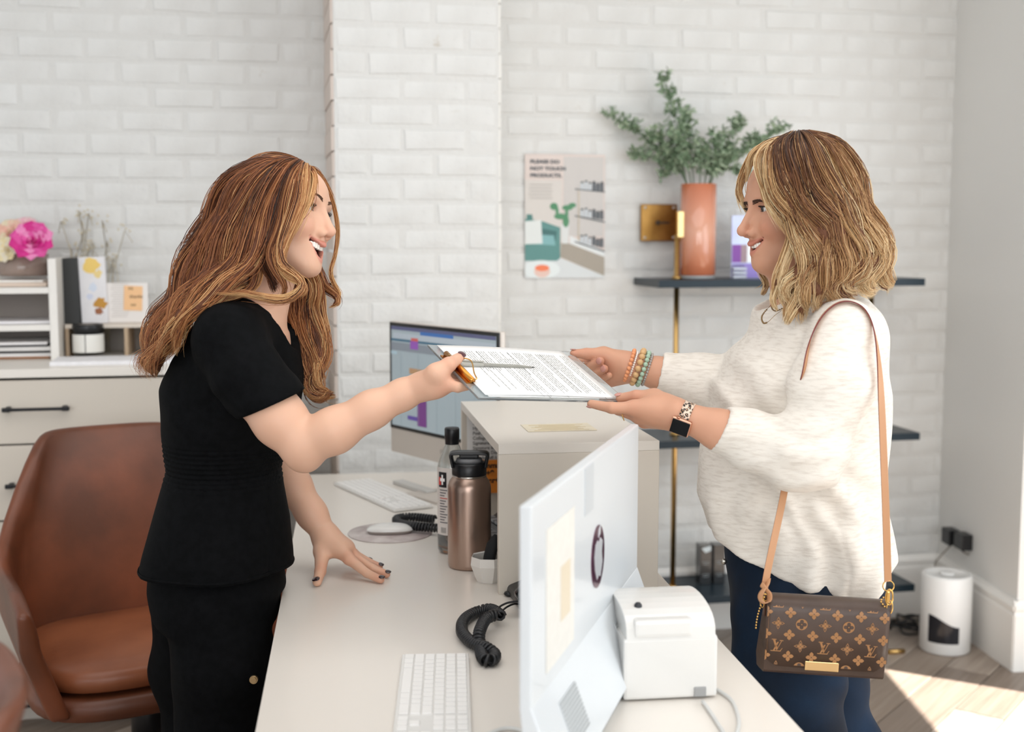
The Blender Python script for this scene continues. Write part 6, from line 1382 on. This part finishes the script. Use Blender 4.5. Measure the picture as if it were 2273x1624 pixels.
chain_([(1752, 632, 2.37), (1736, 650, 2.335), (1720, 668, 2.315), (1713, 682, 2.306), (1722, 690, 2.298), (1740, 682, 2.29), (1758, 668, 2.287), (1778, 650, 2.29)], .0006, (16, 42, 2, .0016))
chain_([(1756, 630, 2.37), (1740, 645, 2.34), (1731, 658, 2.322), (1737, 667, 2.31), (1752, 665, 2.30), (1768, 655, 2.295)], .0006, (10, 50, 4, .0011))
print('woman all', _t.time()-_t0)
# ---------------------------------------------------------------- hair: locks of fine strands following hand-set guides
hairm = attr_mat('hair_strands', .42, spec=.45)
def hair(person, guides, seed, pal, total, root_t=.25, base=None, npt=23, rad=.00050):
    """guide: (points [(px, py, Y, r)], weight, blond at root, blond at tip, wave amplitude)"""
    R = np.random.default_rng(seed); W0 = np.array(person.matrix_world.translation); wsum = sum(g_[1] for g_ in guides); VV, FF, CC = [], [], []; nv = 0
    sd = SDF()
    for gi, (pts, wt, b0, b1, amp) in enumerate(guides):
        K = np.array([[*P(p[0], p[1], p[2]), p[3]] for p in pts]); cv = spline(K, npt); n = max(12, int(total*wt/wsum))
        for i in range(len(K)-1): sd.cone(K[i, :3], K[i+1, :3], max(.001, K[i, 3]*.62), max(.001, K[i+1, 3]*(.50 if i < len(K)-3 else .30 if i < len(K)-2 else .06)), .006)
        tan = np.gradient(cv[:, :3], axis=0); tan /= np.linalg.norm(tan, axis=1)[:, None]+1e-9
        up = np.array([0, -1., .2]); s1 = np.cross(tan, up); s1 /= np.linalg.norm(s1, axis=1)[:, None]+1e-9; s2 = np.cross(tan, s1)
        nc = max(3, n//16); ca_ = R.random(nc)*2*np.pi; cr_ = np.sqrt(R.random(nc)); cl_ph = R.random(nc)*2*np.pi; cl_col = R.normal(0, 1, nc); cl_len = 1-.16*R.random(nc)**2
        ci = R.integers(0, nc, n); t = np.linspace(0, 1, npt)
        a = R.random(n)*2*np.pi; r = np.sqrt(R.random(n)); u = r*np.cos(a); v = r*np.sin(a); cu = cr_[ci]*np.cos(ca_[ci]); cvv = cr_[ci]*np.sin(ca_[ci])
        cl = (.06+.52*t**1.1)[None, :]; uu = u[:, None]*(1-cl)+cu[:, None]*cl; vv = v[:, None]*(1-cl)+cvv[:, None]*cl
        L = cl_len[ci]*(1-.07*R.random(n)); tt = t[None, :]*L[:, None]; f = tt*(npt-1); i0 = np.clip(f.astype(int), 0, npt-2); fr = (f-i0)[..., None]
        G = lambda A: A[i0]*(1-fr)+A[i0+1]*fr
        c = G(cv); S1, S2 = G(s1), G(s2); rr = c[..., 3]
        length = np.linalg.norm(np.diff(cv[:, :3], axis=0), axis=1).sum(); ph = cl_ph[ci][:, None]*.45+gi*1.7; k = 2*np.pi*length/(.14 if seed == 5 else .115)
        w1 = amp*np.sin(k*tt+ph)*np.clip((tt-.12)*2.2, 0, 1); w2 = amp*.6*np.cos(k*tt+ph+.8)*np.clip((tt-.12)*2.2, 0, 1)
        fz = R.normal(0, .0011, (n, 1))*np.sin(tt*(7+5*R.random((n, 1)))+R.random((n, 1))*6)
        stray = (R.random(n) < .035)[:, None]*R.normal(0, .010, (n, 1))*tt**1.5
        X = c[..., :3]+S1*(uu*rr+w1+fz+stray)[..., None]+S2*(vv*rr+w2-fz)[..., None]
        d = np.gradient(X, axis=1); d /= np.linalg.norm(d, axis=2)[..., None]+1e-9; e1 = np.cross(d, np.array([.3, -1., .1])); e1 /= np.linalg.norm(e1, axis=2)[..., None]+1e-9; e2 = np.cross(d, e1)
        w_ = rad*(.75+.6*R.random((n, 1)))*np.minimum(1, (1-t)*5+.15)[None, :]
        ring = np.stack([X+(e1*math.cos(q)+e2*math.sin(q))*w_[..., None] for q in (0, 2.094, 4.189)], 2)
        VV.append((ring-W0).reshape(-1, 3)); idx = (nv+np.arange(n*npt*3)).reshape(n, npt, 3); nv += n*npt*3
        for q in range(3): FF.append(np.stack([idx[:, :-1, q], idx[:, :-1, (q+1) % 3], idx[:, 1:, (q+1) % 3], idx[:, 1:, q]], -1).reshape(-1, 4))
        bl = np.clip(b0+(b1-b0)*np.clip(tt*1.15-.05, 0, 1)+(cl_col[ci]*.22+R.normal(0, .10, n))[:, None], 0, 1)
        pp_ = np.array([lin3(x) for x in pal]); fi_ = bl*(len(pal)-1); j0 = np.clip(fi_.astype(int), 0, len(pal)-2); q = (fi_-j0)[..., None]; cc = pp_[j0]*(1-q)+pp_[j0+1]*q
        CC.append(np.repeat(cc[:, :, None], 3, 2).reshape(-1, 3))
    V = np.concatenate(VV); Fq = np.concatenate(FF); C_ = np.concatenate(CC)
    h = npmesh('hair', V, Fq, hairm, person, colors=C_)
    if base is not None:
        for f_ in base: f_(sd)
    X0 = np.concatenate([np.array([[*P(p[0], p[1], p[2])] for p in g_[0]]) for g_ in guides]); lo, hi = X0.min(0)-.09, X0.max(0)+.09
    ntri = sum(len(x) for x in FF)*2; print('hair tris', ntri)
    V, Q = polygonise(sd, lo, hi, .0055, nb=10, smooth=2, slack=1.3); npmesh('hair_underlayer', V-W0, Q, mat('hair_under_'+pal[1], pal[1], .7, bump=.6, bscale=150), h)
    h['label'] = person_hair[person.name]; return h
person_hair = {g.name: 'long wavy brown hair with golden highlights', w.name: 'wavy blonde bob with brown roots'}
def cap(M, cr=1.0):
    Ml = np.array(M)
    def f(sd):
        c = SDF(); sc_ = np.linalg.norm(Ml[:3, 0])
        loc = lambda p: Ml[:3, :3] @ np.array(p)+Ml[:3, 3]
        sd.ell((-.016, 0, .037*cr), (.097, .080, .083*cr), .012, M=Ml); sd.ell((-.045, 0, -.02), (.070, .074, .075), .02, M=Ml)
        # keep the face free
        sd.ell((.105, 0, -.020), (.070, .072, .090), .004, 's', M=Ml); sd.ell((.085, 0, -.09), (.07, .060, .08), .004, 's', M=Ml)
    return f
def surf_guide(M, plist, r, Ys=None):
    """points given on the scalp in head space (x, y, z) -> pixel independent guide points"""
    return plist
# woman in black: long hair
YN, YF = 2.372, 2.585
GH = []
def G_(pts, wt, b0, b1, amp=.004): GH.append((pts, wt, b0, b1, amp))
# back mass, from outermost to inner
G_([(640, 364, 2.47, .010), (575, 364, 2.44, .014), (515, 400, 2.43, .022), (475, 470, 2.44, .028), (440, 560, 2.45, .034), (398, 650, 2.45, .036), (362, 720, 2.43, .034), (335, 780, 2.42, .028), (340, 838, 2.42, .020)], 1.3, .30, .50, .009)
G_([(645, 362, 2.46, .010), (590, 368, 2.41, .014), (530, 410, 2.395, .020), (490, 490, 2.395, .026), (455, 580, 2.40, .032), (412, 660, 2.40, .034), (372, 730, 2.39, .030), (338, 775, 2.385, .024), (322, 800, 2.385, .020), (345, 842, 2.39, .016)], 1.3, .32, .56, .010)
G_([(650, 362, 2.46, .010), (605, 372, 2.395, .014), (555, 420, 2.375, .020), (520, 500, 2.372, .026), (480, 590, 2.37, .030), (430, 660, 2.36, .030), (385, 725, 2.35, .026), (350, 790, 2.355, .022), (325, 830, 2.36, .015)], 1.3, .25, .62, .009)
G_([(655, 362, 2.46, .010), (618, 375, 2.39, .014), (580, 430, 2.368, .020), (552, 510, 2.362, .024), (515, 590, 2.352, .028), (455, 650, 2.335, .026), (405, 700, 2.325, .022), (372, 750, 2.33, .018), (345, 800, 2.34, .012)], 1.3, .30, .72, .005)
G_([(660, 363, 2.46, .010), (632, 382, 2.39, .014), (603, 440, 2.368, .018), (580, 515, 2.360, .022), (550, 590, 2.345, .022), (490, 640, 2.325, .020), (440, 680, 2.31, .018), (400, 735, 2.315, .014), (380, 790, 2.325, .010)], 1.1, .45, .80, .005)
G_([(560, 400, 2.53, .03), (500, 480, 2.52, .04), (470, 560, 2.52, .04), (430, 650, 2.50, .04), (385, 730, 2.48, .034), (352, 790, 2.46, .026), (345, 845, 2.46, .016)], .7, .20, .40, .006)
G_([(668, 368, 2.49, .010), (630, 352, 2.50, .011), (575, 358, 2.51, .016), (520, 398, 2.52, .024), (480, 460, 2.52, .028), (450, 530, 2.51, .030)], .7, .30, .45, .004)
G_([(662, 366, 2.48, .008), (628, 354, 2.472, .010), (582, 360, 2.455, .014), (530, 392, 2.455, .018), (490, 450, 2.45, .022), (462, 520, 2.45, .024)], .6, .30, .45, .004)
G_([(676, 370, 2.48, .006), (700, 382, 2.51, .009), (722, 410, 2.54, .009), (738, 450, 2.565, .008)], .25, .4, .8, .001)
G_([(660, 365, 2.47, .008), (690, 376, 2.455, .009), (700, 398, 2.435, .008), (694, 430, 2.41, .006)], .25, .5, .9, .001)
# side of the head, darker centre, ending at the neck
G_([(665, 364, 2.46, .010), (640, 388, 2.39, .013), (618, 450, 2.368, .017), (600, 520, 2.362, .019), (590, 575, 2.365, .018), (602, 620, 2.37, .013), (615, 650, 2.37, .008)], 1.1, .35, .25, .003)
G_([(663, 364, 2.46, .010), (630, 384, 2.39, .013), (602, 450, 2.37, .018), (578, 530, 2.368, .020), (565, 590, 2.37, .018), (560, 635, 2.36, .014), (520, 652, 2.345, .010), (470, 665, 2.33, .008)], .9, .30, .75, .003)
# cheek lock that swings back under the chin
G_([(672, 366, 2.455, .009), (662, 392, 2.395, .012), (655, 440, 2.372, .014), (636, 500, 2.36, .014), (620, 548, 2.352, .012), (626, 586, 2.345, .011), (656, 607, 2.34, .009), (671, 634, 2.335, .009), (637, 662, 2.325, .009), (590, 664, 2.315, .009), (535, 650, 2.31, .008), (470, 650, 2.31, .006)], 1.1, .55, .85, .002)
G_([(680, 369, 2.455, .008), (678, 395, 2.40, .010), (674, 440, 2.378, .010), (655, 490, 2.365, .010), (634, 535, 2.355, .009), (622, 580, 2.35, .008), (640, 612, 2.345, .007), (668, 626, 2.34, .006), (676, 645, 2.34, .005), (655, 662, 2.33, .004)], .8, .75, .9, .0015)
G_([(668, 366, 2.455, .009), (650, 392, 2.39, .012), (634, 445, 2.368, .014), (622, 505, 2.358, .014), (606, 560, 2.352, .013), (612, 600, 2.348, .010), (632, 640, 2.345, .007), (622, 668, 2.34, .005)], .8, .60, .50, .002)
# hairline edge beside the brow
G_([(690, 374, 2.47, .005), (697, 398, 2.425, .007), (692, 430, 2.400, .008), (681, 462, 2.385, .007), (664, 496, 2.372, .006), (645, 528, 2.36, .005)], .5, .80, .95, .001)
# far side: edge against the wall and lock before the chest
G_([(700, 380, 2.50, .005), (722, 410, 2.53, .005), (741, 455, 2.555, .005), (749, 510, 2.57, .004), (744, 560, 2.575, .004), (734, 600, 2.57, .005), (742, 630, 2.56, .006), (753, 655, 2.55, .005), (735, 682, 2.54, .003)], .35, .60, .9, .001)
G_([(690, 560, 2.575, .010), (706, 600, 2.565, .014), (722, 632, 2.555, .012), (745, 655, 2.545, .009), (748, 672, 2.54, .006), (728, 684, 2.54, .003)], .4, .30, .75, .002)
for k, (dx, b0, b1) in enumerate(((-18, .35, .65), (-2, .45, .75), (14, .40, .55), (28, .65, .85))):
    G_([(665+dx*.5, 590, 2.57-.01*k, .016), (672+dx, 640, 2.56-.01*k, .020), (668+dx, 690, 2.54, .020), (680+dx, 740, 2.52, .019), (690+dx*.9, 790, 2.51, .017), (688+dx*.8, 830, 2.50, .014), (690+dx*.5, 862, 2.49, .011), (715+dx*.4, 880, 2.485, .007), (735+dx*.3, 872, 2.485, .003)], .8, b0, b1, .009)
G_([(698, 610, 2.565, .010), (712, 650, 2.55, .010), (716, 700, 2.54, .009), (720, 740, 2.53, .009), (716, 780, 2.52, .008), (712, 815, 2.51, .007), (722, 845, 2.50, .003)], .4, .6, .95, .004)
hair(g, GH, 5, ['2a150c', '5f3319', '925630', 'bf824f', 'e2b780'], 4900, npt=28, rad=.00060, base=[cap(HM, .87)])
print('girl hair', _t.time()-_t0)
# woman in cream: wavy bob
GH = []
ZF = lambda *a: None
fan = [ # root, then path; r, blond root/tip
 ([(1752, 306, 2.37, .010), (1712, 332, 2.315, .012), (1712, 390, 2.283, .014), (1733, 450, 2.272, .015), (1768, 505, 2.262, .016), (1786, 560, 2.258, .016), (1768, 610, 2.262, .016), (1745, 655, 2.268, .013), (1762, 700, 2.268, .008)], .9, .55, .95),
 ([(1757, 304, 2.37, .010), (1728, 328, 2.308, .013), (1735, 390, 2.275, .016), (1757, 450, 2.264, .018), (1795, 510, 2.256, .020), (1812, 570, 2.255, .020), (1795, 630, 2.258, .020), (1775, 680, 2.262, .014), (1790, 712, 2.265, .008)], 1.1, .20, .90),
 ([(1762, 302, 2.37, .010), (1748, 325, 2.302, .014), (1762, 390, 2.268, .018), (1790, 450, 2.258, .020), (1828, 515, 2.252, .022), (1838, 580, 2.252, .022), (1815, 640, 2.258, .020), (1822, 690, 2.262, .012)], 1.1, .12, .75),
 ([(1770, 300, 2.37, .010), (1775, 322, 2.302, .014), (1795, 390, 2.266, .020), (1822, 450, 2.257, .022), (1862, 515, 2.255, .024), (1868, 580, 2.258, .024), (1848, 635, 2.262, .020), (1868, 676, 2.268, .012)], 1.1, .14, .70),
 ([(1780, 299, 2.37, .010), (1802, 318, 2.308, .014), (1832, 385, 2.275, .022), (1858, 450, 2.268, .024), (1898, 520, 2.268, .026), (1903, 585, 2.272, .026), (1880, 635, 2.278, .020), (1905, 660, 2.285, .011)], 1.1, .16, .85),
 ([(1790, 299, 2.38, .010), (1835, 318, 2.33, .014), (1868, 380, 2.305, .022), (1892, 450, 2.30, .026), (1928, 520, 2.30, .028), (1938, 580, 2.305, .028), (1925, 635, 2.31, .022), (1948, 655, 2.315, .012)], 1.1, .22, .92),
 ([(1795, 299, 2.40, .010), (1858, 322, 2.375, .016), (1895, 385, 2.365, .024), (1915, 455, 2.36, .026), (1944, 525, 2.36, .028), (1962, 585, 2.36, .026), (1962, 630, 2.36, .018), (1975, 650, 2.36, .010)], 1.0, .25, .88),
 ([(1790, 300, 2.42, .012), (1850, 330, 2.43, .022), (1885, 390, 2.44, .030), (1905, 460, 2.45, .034), (1925, 530, 2.45, .034), (1935, 590, 2.45, .032), (1925, 640, 2.44, .022)], .8, .2, .6),
 # lowest layer over the shoulder
 ([(1800, 520, 2.29, .022), (1800, 580, 2.28, .026), (1785, 640, 2.272, .022), (1752, 690, 2.265, .014), (1745, 722, 2.265, .006)], .6, .55, .9),
 ([(1760, 470, 2.285, .012), (1758, 530, 2.275, .013), (1740, 585, 2.268, .013), (1722, 630, 2.272, .010), (1716, 664, 2.276, .006), (1728, 690, 2.276, .004)], .6, .75, .98),
 ([(1850, 560, 2.28, .024), (1850, 620, 2.27, .024), (1870, 660, 2.27, .018), (1900, 680, 2.275, .008)], .5, .2, .45),
 # fringe on the far side of the forehead
 ([(1742, 309, 2.385, .007), (1700, 322, 2.40, .008), (1668, 350, 2.42, .009), (1650, 390, 2.435, .009), (1643, 425, 2.44, .007), (1650, 455, 2.44, .004), (1658, 475, 2.44, .002)], .5, .5, .98),
 ([(1748, 308, 2.375, .006), (1706, 322, 2.345, .008), (1684, 352, 2.318, .008), (1688, 400, 2.300, .007), (1702, 440, 2.288, .008), (1726, 480, 2.275, .008), (1748, 525, 2.268, .008)], .6, .75, 1.0),
 ([(1744, 309, 2.38, .006), (1702, 320, 2.375, .008), (1672, 345, 2.372, .007), (1660, 375, 2.378, .005), (1654, 405, 2.39, .003)], .3, .6, .95),
 # far side hair behind the neck
 ([(1720, 560, 2.47, .012), (1712, 600, 2.47, .014), (1722, 635, 2.455, .012), (1712, 660, 2.44, .007)], .4, .35, .7),
 ([(1690, 560, 2.49, .008), (1688, 600, 2.49, .008), (1698, 630, 2.48, .007), (1690, 655, 2.47, .003)], .2, .7, .95),
 ([(1770, 540, 2.48, .03), (1760, 600, 2.47, .03), (1765, 650, 2.45, .02)], .4, .15, .4)]
for pts, wt, b0, b1 in fan: GH.append((pts, wt, b0, b1, (.0095) if pts[0][1] < 310 and wt > .8 else .003))
hair(w, GH, 9, ['352015', '633a20', '9a6c43', 'cba270', 'ead0a4'], 5200, rad=.00052, base=[cap(WM)])
print('woman hair', _t.time()-_t0)
# ---------------------------------------------------------------- handbag on the near shoulder
bt0, bt1 = P(1702, 1336, 2.14), P(1976, 1353, 2.12)
bx_ = (bt1-bt0).normalized(); bwid = (bt1-bt0).length; bzv = Vector((0, -.03, 1)); bzv = (bzv-bx_*bzv.dot(bx_)).normalized(); byv = bzv.cross(bx_)
HBM = Matrix(((bx_.x, byv.x, bzv.x, bt0.x), (bx_.y, byv.y, bzv.y, bt0.y), (bx_.z, byv.z, bzv.z, bt0.z), (0, 0, 0, 1)))   # x right, y away, z up; origin at the top left of the flap
hb = thing('handbag', 'small brown monogram handbag with gold plate hanging at the hip below the cream sweater', 'handbag', M=HBM)
canv = mat('brown_canvas', '4d3b31', .42, bump=.35, bscale=900, vdist=.0004, color2='44342b', vscale=20); tan = mat('monogram_tan', '9c6f45', .45)
bh = .118
q = MB()   # flap: rolls over the top, rounded lower corners
prof = [(.050, -.006), (.040, .004), (.022, .008), (.008, .006), (0, -.004), (-.003, -.015), (-.004, -.05), (-.004, -bh+.006)]
vs = []; nx = 20
for i in range(nx+1):
    x = bwid*i/nx; e_ = min(x, bwid-x)
    for j, (y, z) in enumerate(prof):
        zz2 = z
        if j == len(prof)-1: zz2 = z+(.016*max(0, 1-e_/.018) if e_ < .018 else 0)-.002*math.sin(math.pi*i/nx)
        vs.append((x, y, zz2))
m_ = len(prof); q.add(vs, [(i*m_+j, (i+1)*m_+j, (i+1)*m_+j+1, i*m_+j+1) for i in range(nx) for j in range(m_-1)], True)
o = q.build('flap', canv, hb); md = o.modifiers.new('s', 'SOLIDIFY'); md.thickness = .0022; md.offset = -1
q = MB(); secs_ = [(-.006, .004, .045, 0), (-.05, 0, .052, .006), (-.10, -.001, .056, .010), (-bh-.006, .001, .052, .008), (-bh-.012, .008, .044, .003)]
vs = []
for z, y0, y1, ex_ in secs_:
    for x, y in ((.002, y0), (bwid*.5, y0-.001), (bwid-.002, y0), (bwid+ex_*.5, (y0+y1)/2), (bwid-.002, y1), (bwid*.5, y1+.001), (.002, y1), (-ex_, (y0+y1)/2)): vs.append((x, y, z))
q.add(vs, [(k*8+i, k*8+(i+1) % 8, (k+1)*8+(i+1) % 8, (k+1)*8+i) for k in range(4) for i in range(8)]+[tuple(range(8)), tuple(range(39, 31, -1))], False); q.build('body', canv, hb, fixn=True)
def clip(pl, x0, x1, z0, z1):
    for ax_, lim, sg_ in ((0, x0, 1), (0, x1, -1), (1, z0, 1), (1, z1, -1)):
        o_ = []
        for i in range(len(pl)):
            a, b = pl[i-1], pl[i]; ia, ib = (a[ax_]-lim)*sg_ >= 0, (b[ax_]-lim)*sg_ >= 0
            if ia != ib: t_ = (lim-a[ax_])/(b[ax_]-a[ax_]); o_.append((a[0]+(b[0]-a[0])*t_, a[1]+(b[1]-a[1])*t_))
            if ib: o_.append(b)
        pl = o_
        if len(pl) < 3: return None
    return pl
LIM = (.0015, bwid-.0015, -bh+.008, -.003)
pr1, pr2 = MB(), MB()
def put(mb, pl, cx, cz, lv):
    pl = clip([(cx+x, cz+z) for x, z in pl], *LIM)
    if pl:
        for i in range(1, len(pl)-1): mb.add([(p[0], -.0064-.0001*lv+(0 if p[1] < -.015 else (p[1]+.015)*.20), p[1]) for p in (pl[0], pl[i], pl[i+1])], [(0, 1, 2)])
def petals(cx, cz, R, wd, mb, lv, n=4, rot=0, point=True):
    for k in range(n):
        a = rot+k*2*math.pi/n; ca, sa = math.cos(a), math.sin(a); pts = []
        for i in range(13):
            t_ = i/12; rr = R*(.10+.9*math.sin(math.pi*t_)); th_ = (t_-.5)*2
            x = R*(1-abs(th_)) if point else R*(.5+.5*math.cos(math.pi*th_)); y = wd*math.sin(math.pi*t_*2)*.5 if False else wd*math.copysign(math.sin(math.pi*min(abs(th_), 1)**.9), th_)
            pts.append((x*ca-y*sa, x*sa+y*ca))
        put(mb, pts, cx, cz, lv)
circ = lambda R, n=20: [(R*math.cos(2*math.pi*i/n), R*math.sin(2*math.pi*i/n)) for i in range(n)]
def flower4(cx, cz): petals(cx, cz, .0100, .0036, pr1, 0); put(pr2, circ(.0011, 8), cx, cz, 2)
def starshape(R, k=.42): return [((R if i % 4 == 0 else R*(k+.58*abs(math.cos((i % 4)*math.pi/4))**3.0 if i % 4 != 2 else k*.93))*math.cos(2*math.pi*i/16), (R if i % 4 == 0 else R*(k+.58*abs(math.cos((i % 4)*math.pi/4))**3.0 if i % 4 != 2 else k*.93))*math.sin(2*math.pi*i/16)) for i in range(16)]
def fan_put(mb, pl, cx, cz, lv):
    for i in range(len(pl)): put(mb, [(0, 0), pl[i], pl[(i+1) % len(pl)]], cx, cz, lv)
def diamond(cx, cz): fan_put(pr1, starshape(.0115), cx, cz, 0); fan_put(pr2, starshape(.0095), cx, cz, 1); petals(cx, cz, .0062, .0022, pr1, 2, rot=0); petals(cx, cz, .0055, .0019, pr2, 3) if False else None; put(pr2, circ(.001, 8), cx, cz, 4)
def disc(cx, cz): put(pr1, circ(.0102), cx, cz, 0); petals(cx, cz, .0088, .0034, pr2, 1, point=False); put(pr1, circ(.0013, 8), cx, cz, 2)
def mono(cx, cz):
    s_ = .0118
    for pl in ([(-.62, .78), (-.28, .78), (.18, -.62), (.02, -.80), (-.05, -.80)], [(-.80, .92), (-.12, .92), (-.12, .80), (-.80, .80)],   # V left stroke and serif
               [(.60, .66), (.72, .66), (.12, -.62), (.02, -.80), (.0, -.68)], [(.36, .78), (.92, .78), (.92, .66), (.36, .66)],
               [(.02, .45), (.26, .52), (-.30, -.84), (-.55, -.84)], [(-.90, -.84), (.62, -.84), (.62, -.98), (-.90, -.98)], [(.50, -.84), (.62, -.84), (.86, -.42), (.74, -.46)]):
        put(pr1, [(x*s_, z*s_) for x, z in pl], cx, cz, 0)
sx2, x0_ = .0405, .0215
for r_, z in enumerate((-.0145, -.0545, -.0935)):
    for k in range(-1, 6): flower4(x0_+sx2*(k+.5), z)
for k in range(5): (diamond if k % 2 == 0 else disc)(x0_+sx2*k, -.0345)
for k in range(5): (mono if k % 2 == 0 else diamond)(x0_+sx2*k, -.0745)
for k in range(5): (mono if k % 2 == 0 else diamond)(x0_+sx2*k, .0050)
for k in range(5): (diamond if k % 2 == 0 else disc)(x0_+sx2*k, -.1140)
k_ = len(pr1.v); pr1.v += pr2.v; pr1.f += [tuple(i+k_ for i in f) for f in pr2.f]; pr1.mi += [1]*len(pr2.f); pr1.sm += pr2.sm; pr1.build('monogram_print', [tan, canv], hb, kind='stuff')
q = MB(); q.box((bwid*.475, -.0075, -bh+.010), (.058, .003, .0165), bev=.0008); q.build('name_plate', mat('pale_gold_plate', 'e3c38e', .22, .9), hb)
q = MB(); q.tube([(.0045, -.0058, -.012), (.0045, -.0062, -bh+.022)], .0004, 4); q.build('stitching', mat('tan_thread', '7d5a3c', .6), hb)
for x, nm in ((-.001, 0), (bwid+.003, 1)):
    q = MB(); q.box((x, .020, -.012), (.003, .016, .036), bev=.001); q.build('leather_tab', mat('dark_leather_tab', '5b3a28', .5), hb)
# rings, clasp, chain
def ringtube(c, r, tr, ax, mb, sq=1): mb.tube(ring_pts(c, ax, r, 24, sq=sq), tr, 6, closed=True)
L_ = HBM.inverted()
rl = L_ @ P(1696, 1316, 2.14); rr_ = L_ @ P(1972, 1300, 2.12)
q = MB(); ringtube(rl+Vector((0, 0, -.008)), .008, .0012, (0, 1, .3), q); ringtube((rl.x-.001, rl.y+.01, -.004), .009, .0011, (1, .3, 0), q)
q.build('ring', gold, hb)
q = MB(); ringtube(rr_, .0095, .0011, (0, 1, 0), q); ringtube(rr_+Vector((.003, 0, -.020)), .014, .0015, (.2, 1, 0), q, .42) ; q.box(rr_+Vector((.001, 0, -.020)), (.006, .006, .022), bev=.002); ringtube(rr_+Vector((.005, 0, -.038)), .012, .0011, (.5, 1, 0), q, .42); q.build('swivel_clasp', gold, hb)
q = MB()
for i in range(13): t_ = i/12; q.sphere((-.003-.012*math.sin(t_*1.6), .006, .012-.062*t_), .0021, 8)
for i in range(6): q.sphere((bwid-.012-.004*math.sin(i), .004, .010-.004*i+.010), .0020, 8)
q.build('gold_chain', gold, hb)
# strap
vach = mat('tan_strap', 'c18f68', .5); red = mat('red_edge', '6a1c1c', .5)
SP_ = [(1697, 1304, 2.14, 0), (1706, 1255, 2.14, 0), (1722, 1180, 2.15, .05), (1742, 1085, 2.185, .1), (1752, 1000, 2.235, .1), (1768, 900, 2.225, .3), (1784, 830, 2.205, .6), (1798, 755, 2.205, .85), (1826, 698, 2.235, 1), (1868, 668, 2.28, 1), (1912, 678, 2.26, 1), (1938, 722, 2.215, .9), (1951, 800, 2.165, .6), (1957, 900, 2.135, .25), (1962, 1020, 2.115, .1), (1967, 1150, 2.11, 0), (1971, 1290, 2.12, 0)]
def hit(px, py, fb, off=.0055):
    ys = np.arange(1.95, 2.55, .002); X = np.array([P(px, py, y) for y in ys], f4); d = sweater_sdf.ev(X); k = np.argmax(d < off); return ys[k] if (d < off).any() else fb
cv = spline([[*P(a, b, hit(a, b, c) if i in (6, 7, 8, 9, 10, 11) else c), d] for i, (a, b, c, d) in enumerate(SP_)], 120)
for i in range(120):   # keep the strap on top of the knit
    if 46 < i < 110:
        for _ in range(14):
            if sweater_sdf.ev(np.array([cv[i][:3]], f4))[0] < .003: cv[i][1] -= .003; cv[i][2] += .0015 if 58 < i < 85 else 0
for _ in range(6): cv[1:-1, :3] = .5*cv[1:-1, :3]+.25*(cv[:-2, :3]+cv[2:, :3])
bm2_ = MB(); vs = []; es = []
for i in range(120):
    p = Vector(cv[i][:3]); t_ = (Vector(cv[min(i+1, 119)][:3])-Vector(cv[max(i-1, 0)][:3])).normalized(); k = max(0, min(1, cv[i][3]))
    wv = (Vector((1, 0, 0))*(1-k)+Vector((.15, 1, 0))*k); wv = (wv-t_*wv.dot(t_)).normalized(); nv_ = t_.cross(wv)
    for a, b in ((-1, -1), (1, -1), (1, 1), (-1, 1)): vs.append(p+wv*.0062*a+nv_*.0011*b)
bm2_.add(vs, [(i*4+k, i*4+(k+1) % 4, (i+1)*4+(k+1) % 4, (i+1)*4+k) for i in range(119) for k in range(4)], False)
fx_ = MB(); fx_.v, fx_.f, fx_.sm, fx_.mi = bm2_.v, bm2_.f, bm2_.sm, [1 if i % 2 == 1 else 0 for i in range(len(bm2_.f))]
fx_.build('shoulder_strap', [vach, red], hb, M=L_)
kn_ = [P(1690, 1296, 2.135), P(1699, 1306, 2.125), P(1708, 1318, 2.13), P(1706, 1333, 2.135), P(1695, 1338, 2.13), P(1687, 1326, 2.13), P(1694, 1310, 2.125), P(1703, 1298, 2.13), P(1706, 1285, 2.14)]
q = MB(); q.tube(spline(kn_, 40), (.0055, .0013), 6, flat=(.3, -.4, .2)); q.build('strap_knot', vach, hb, M=L_)
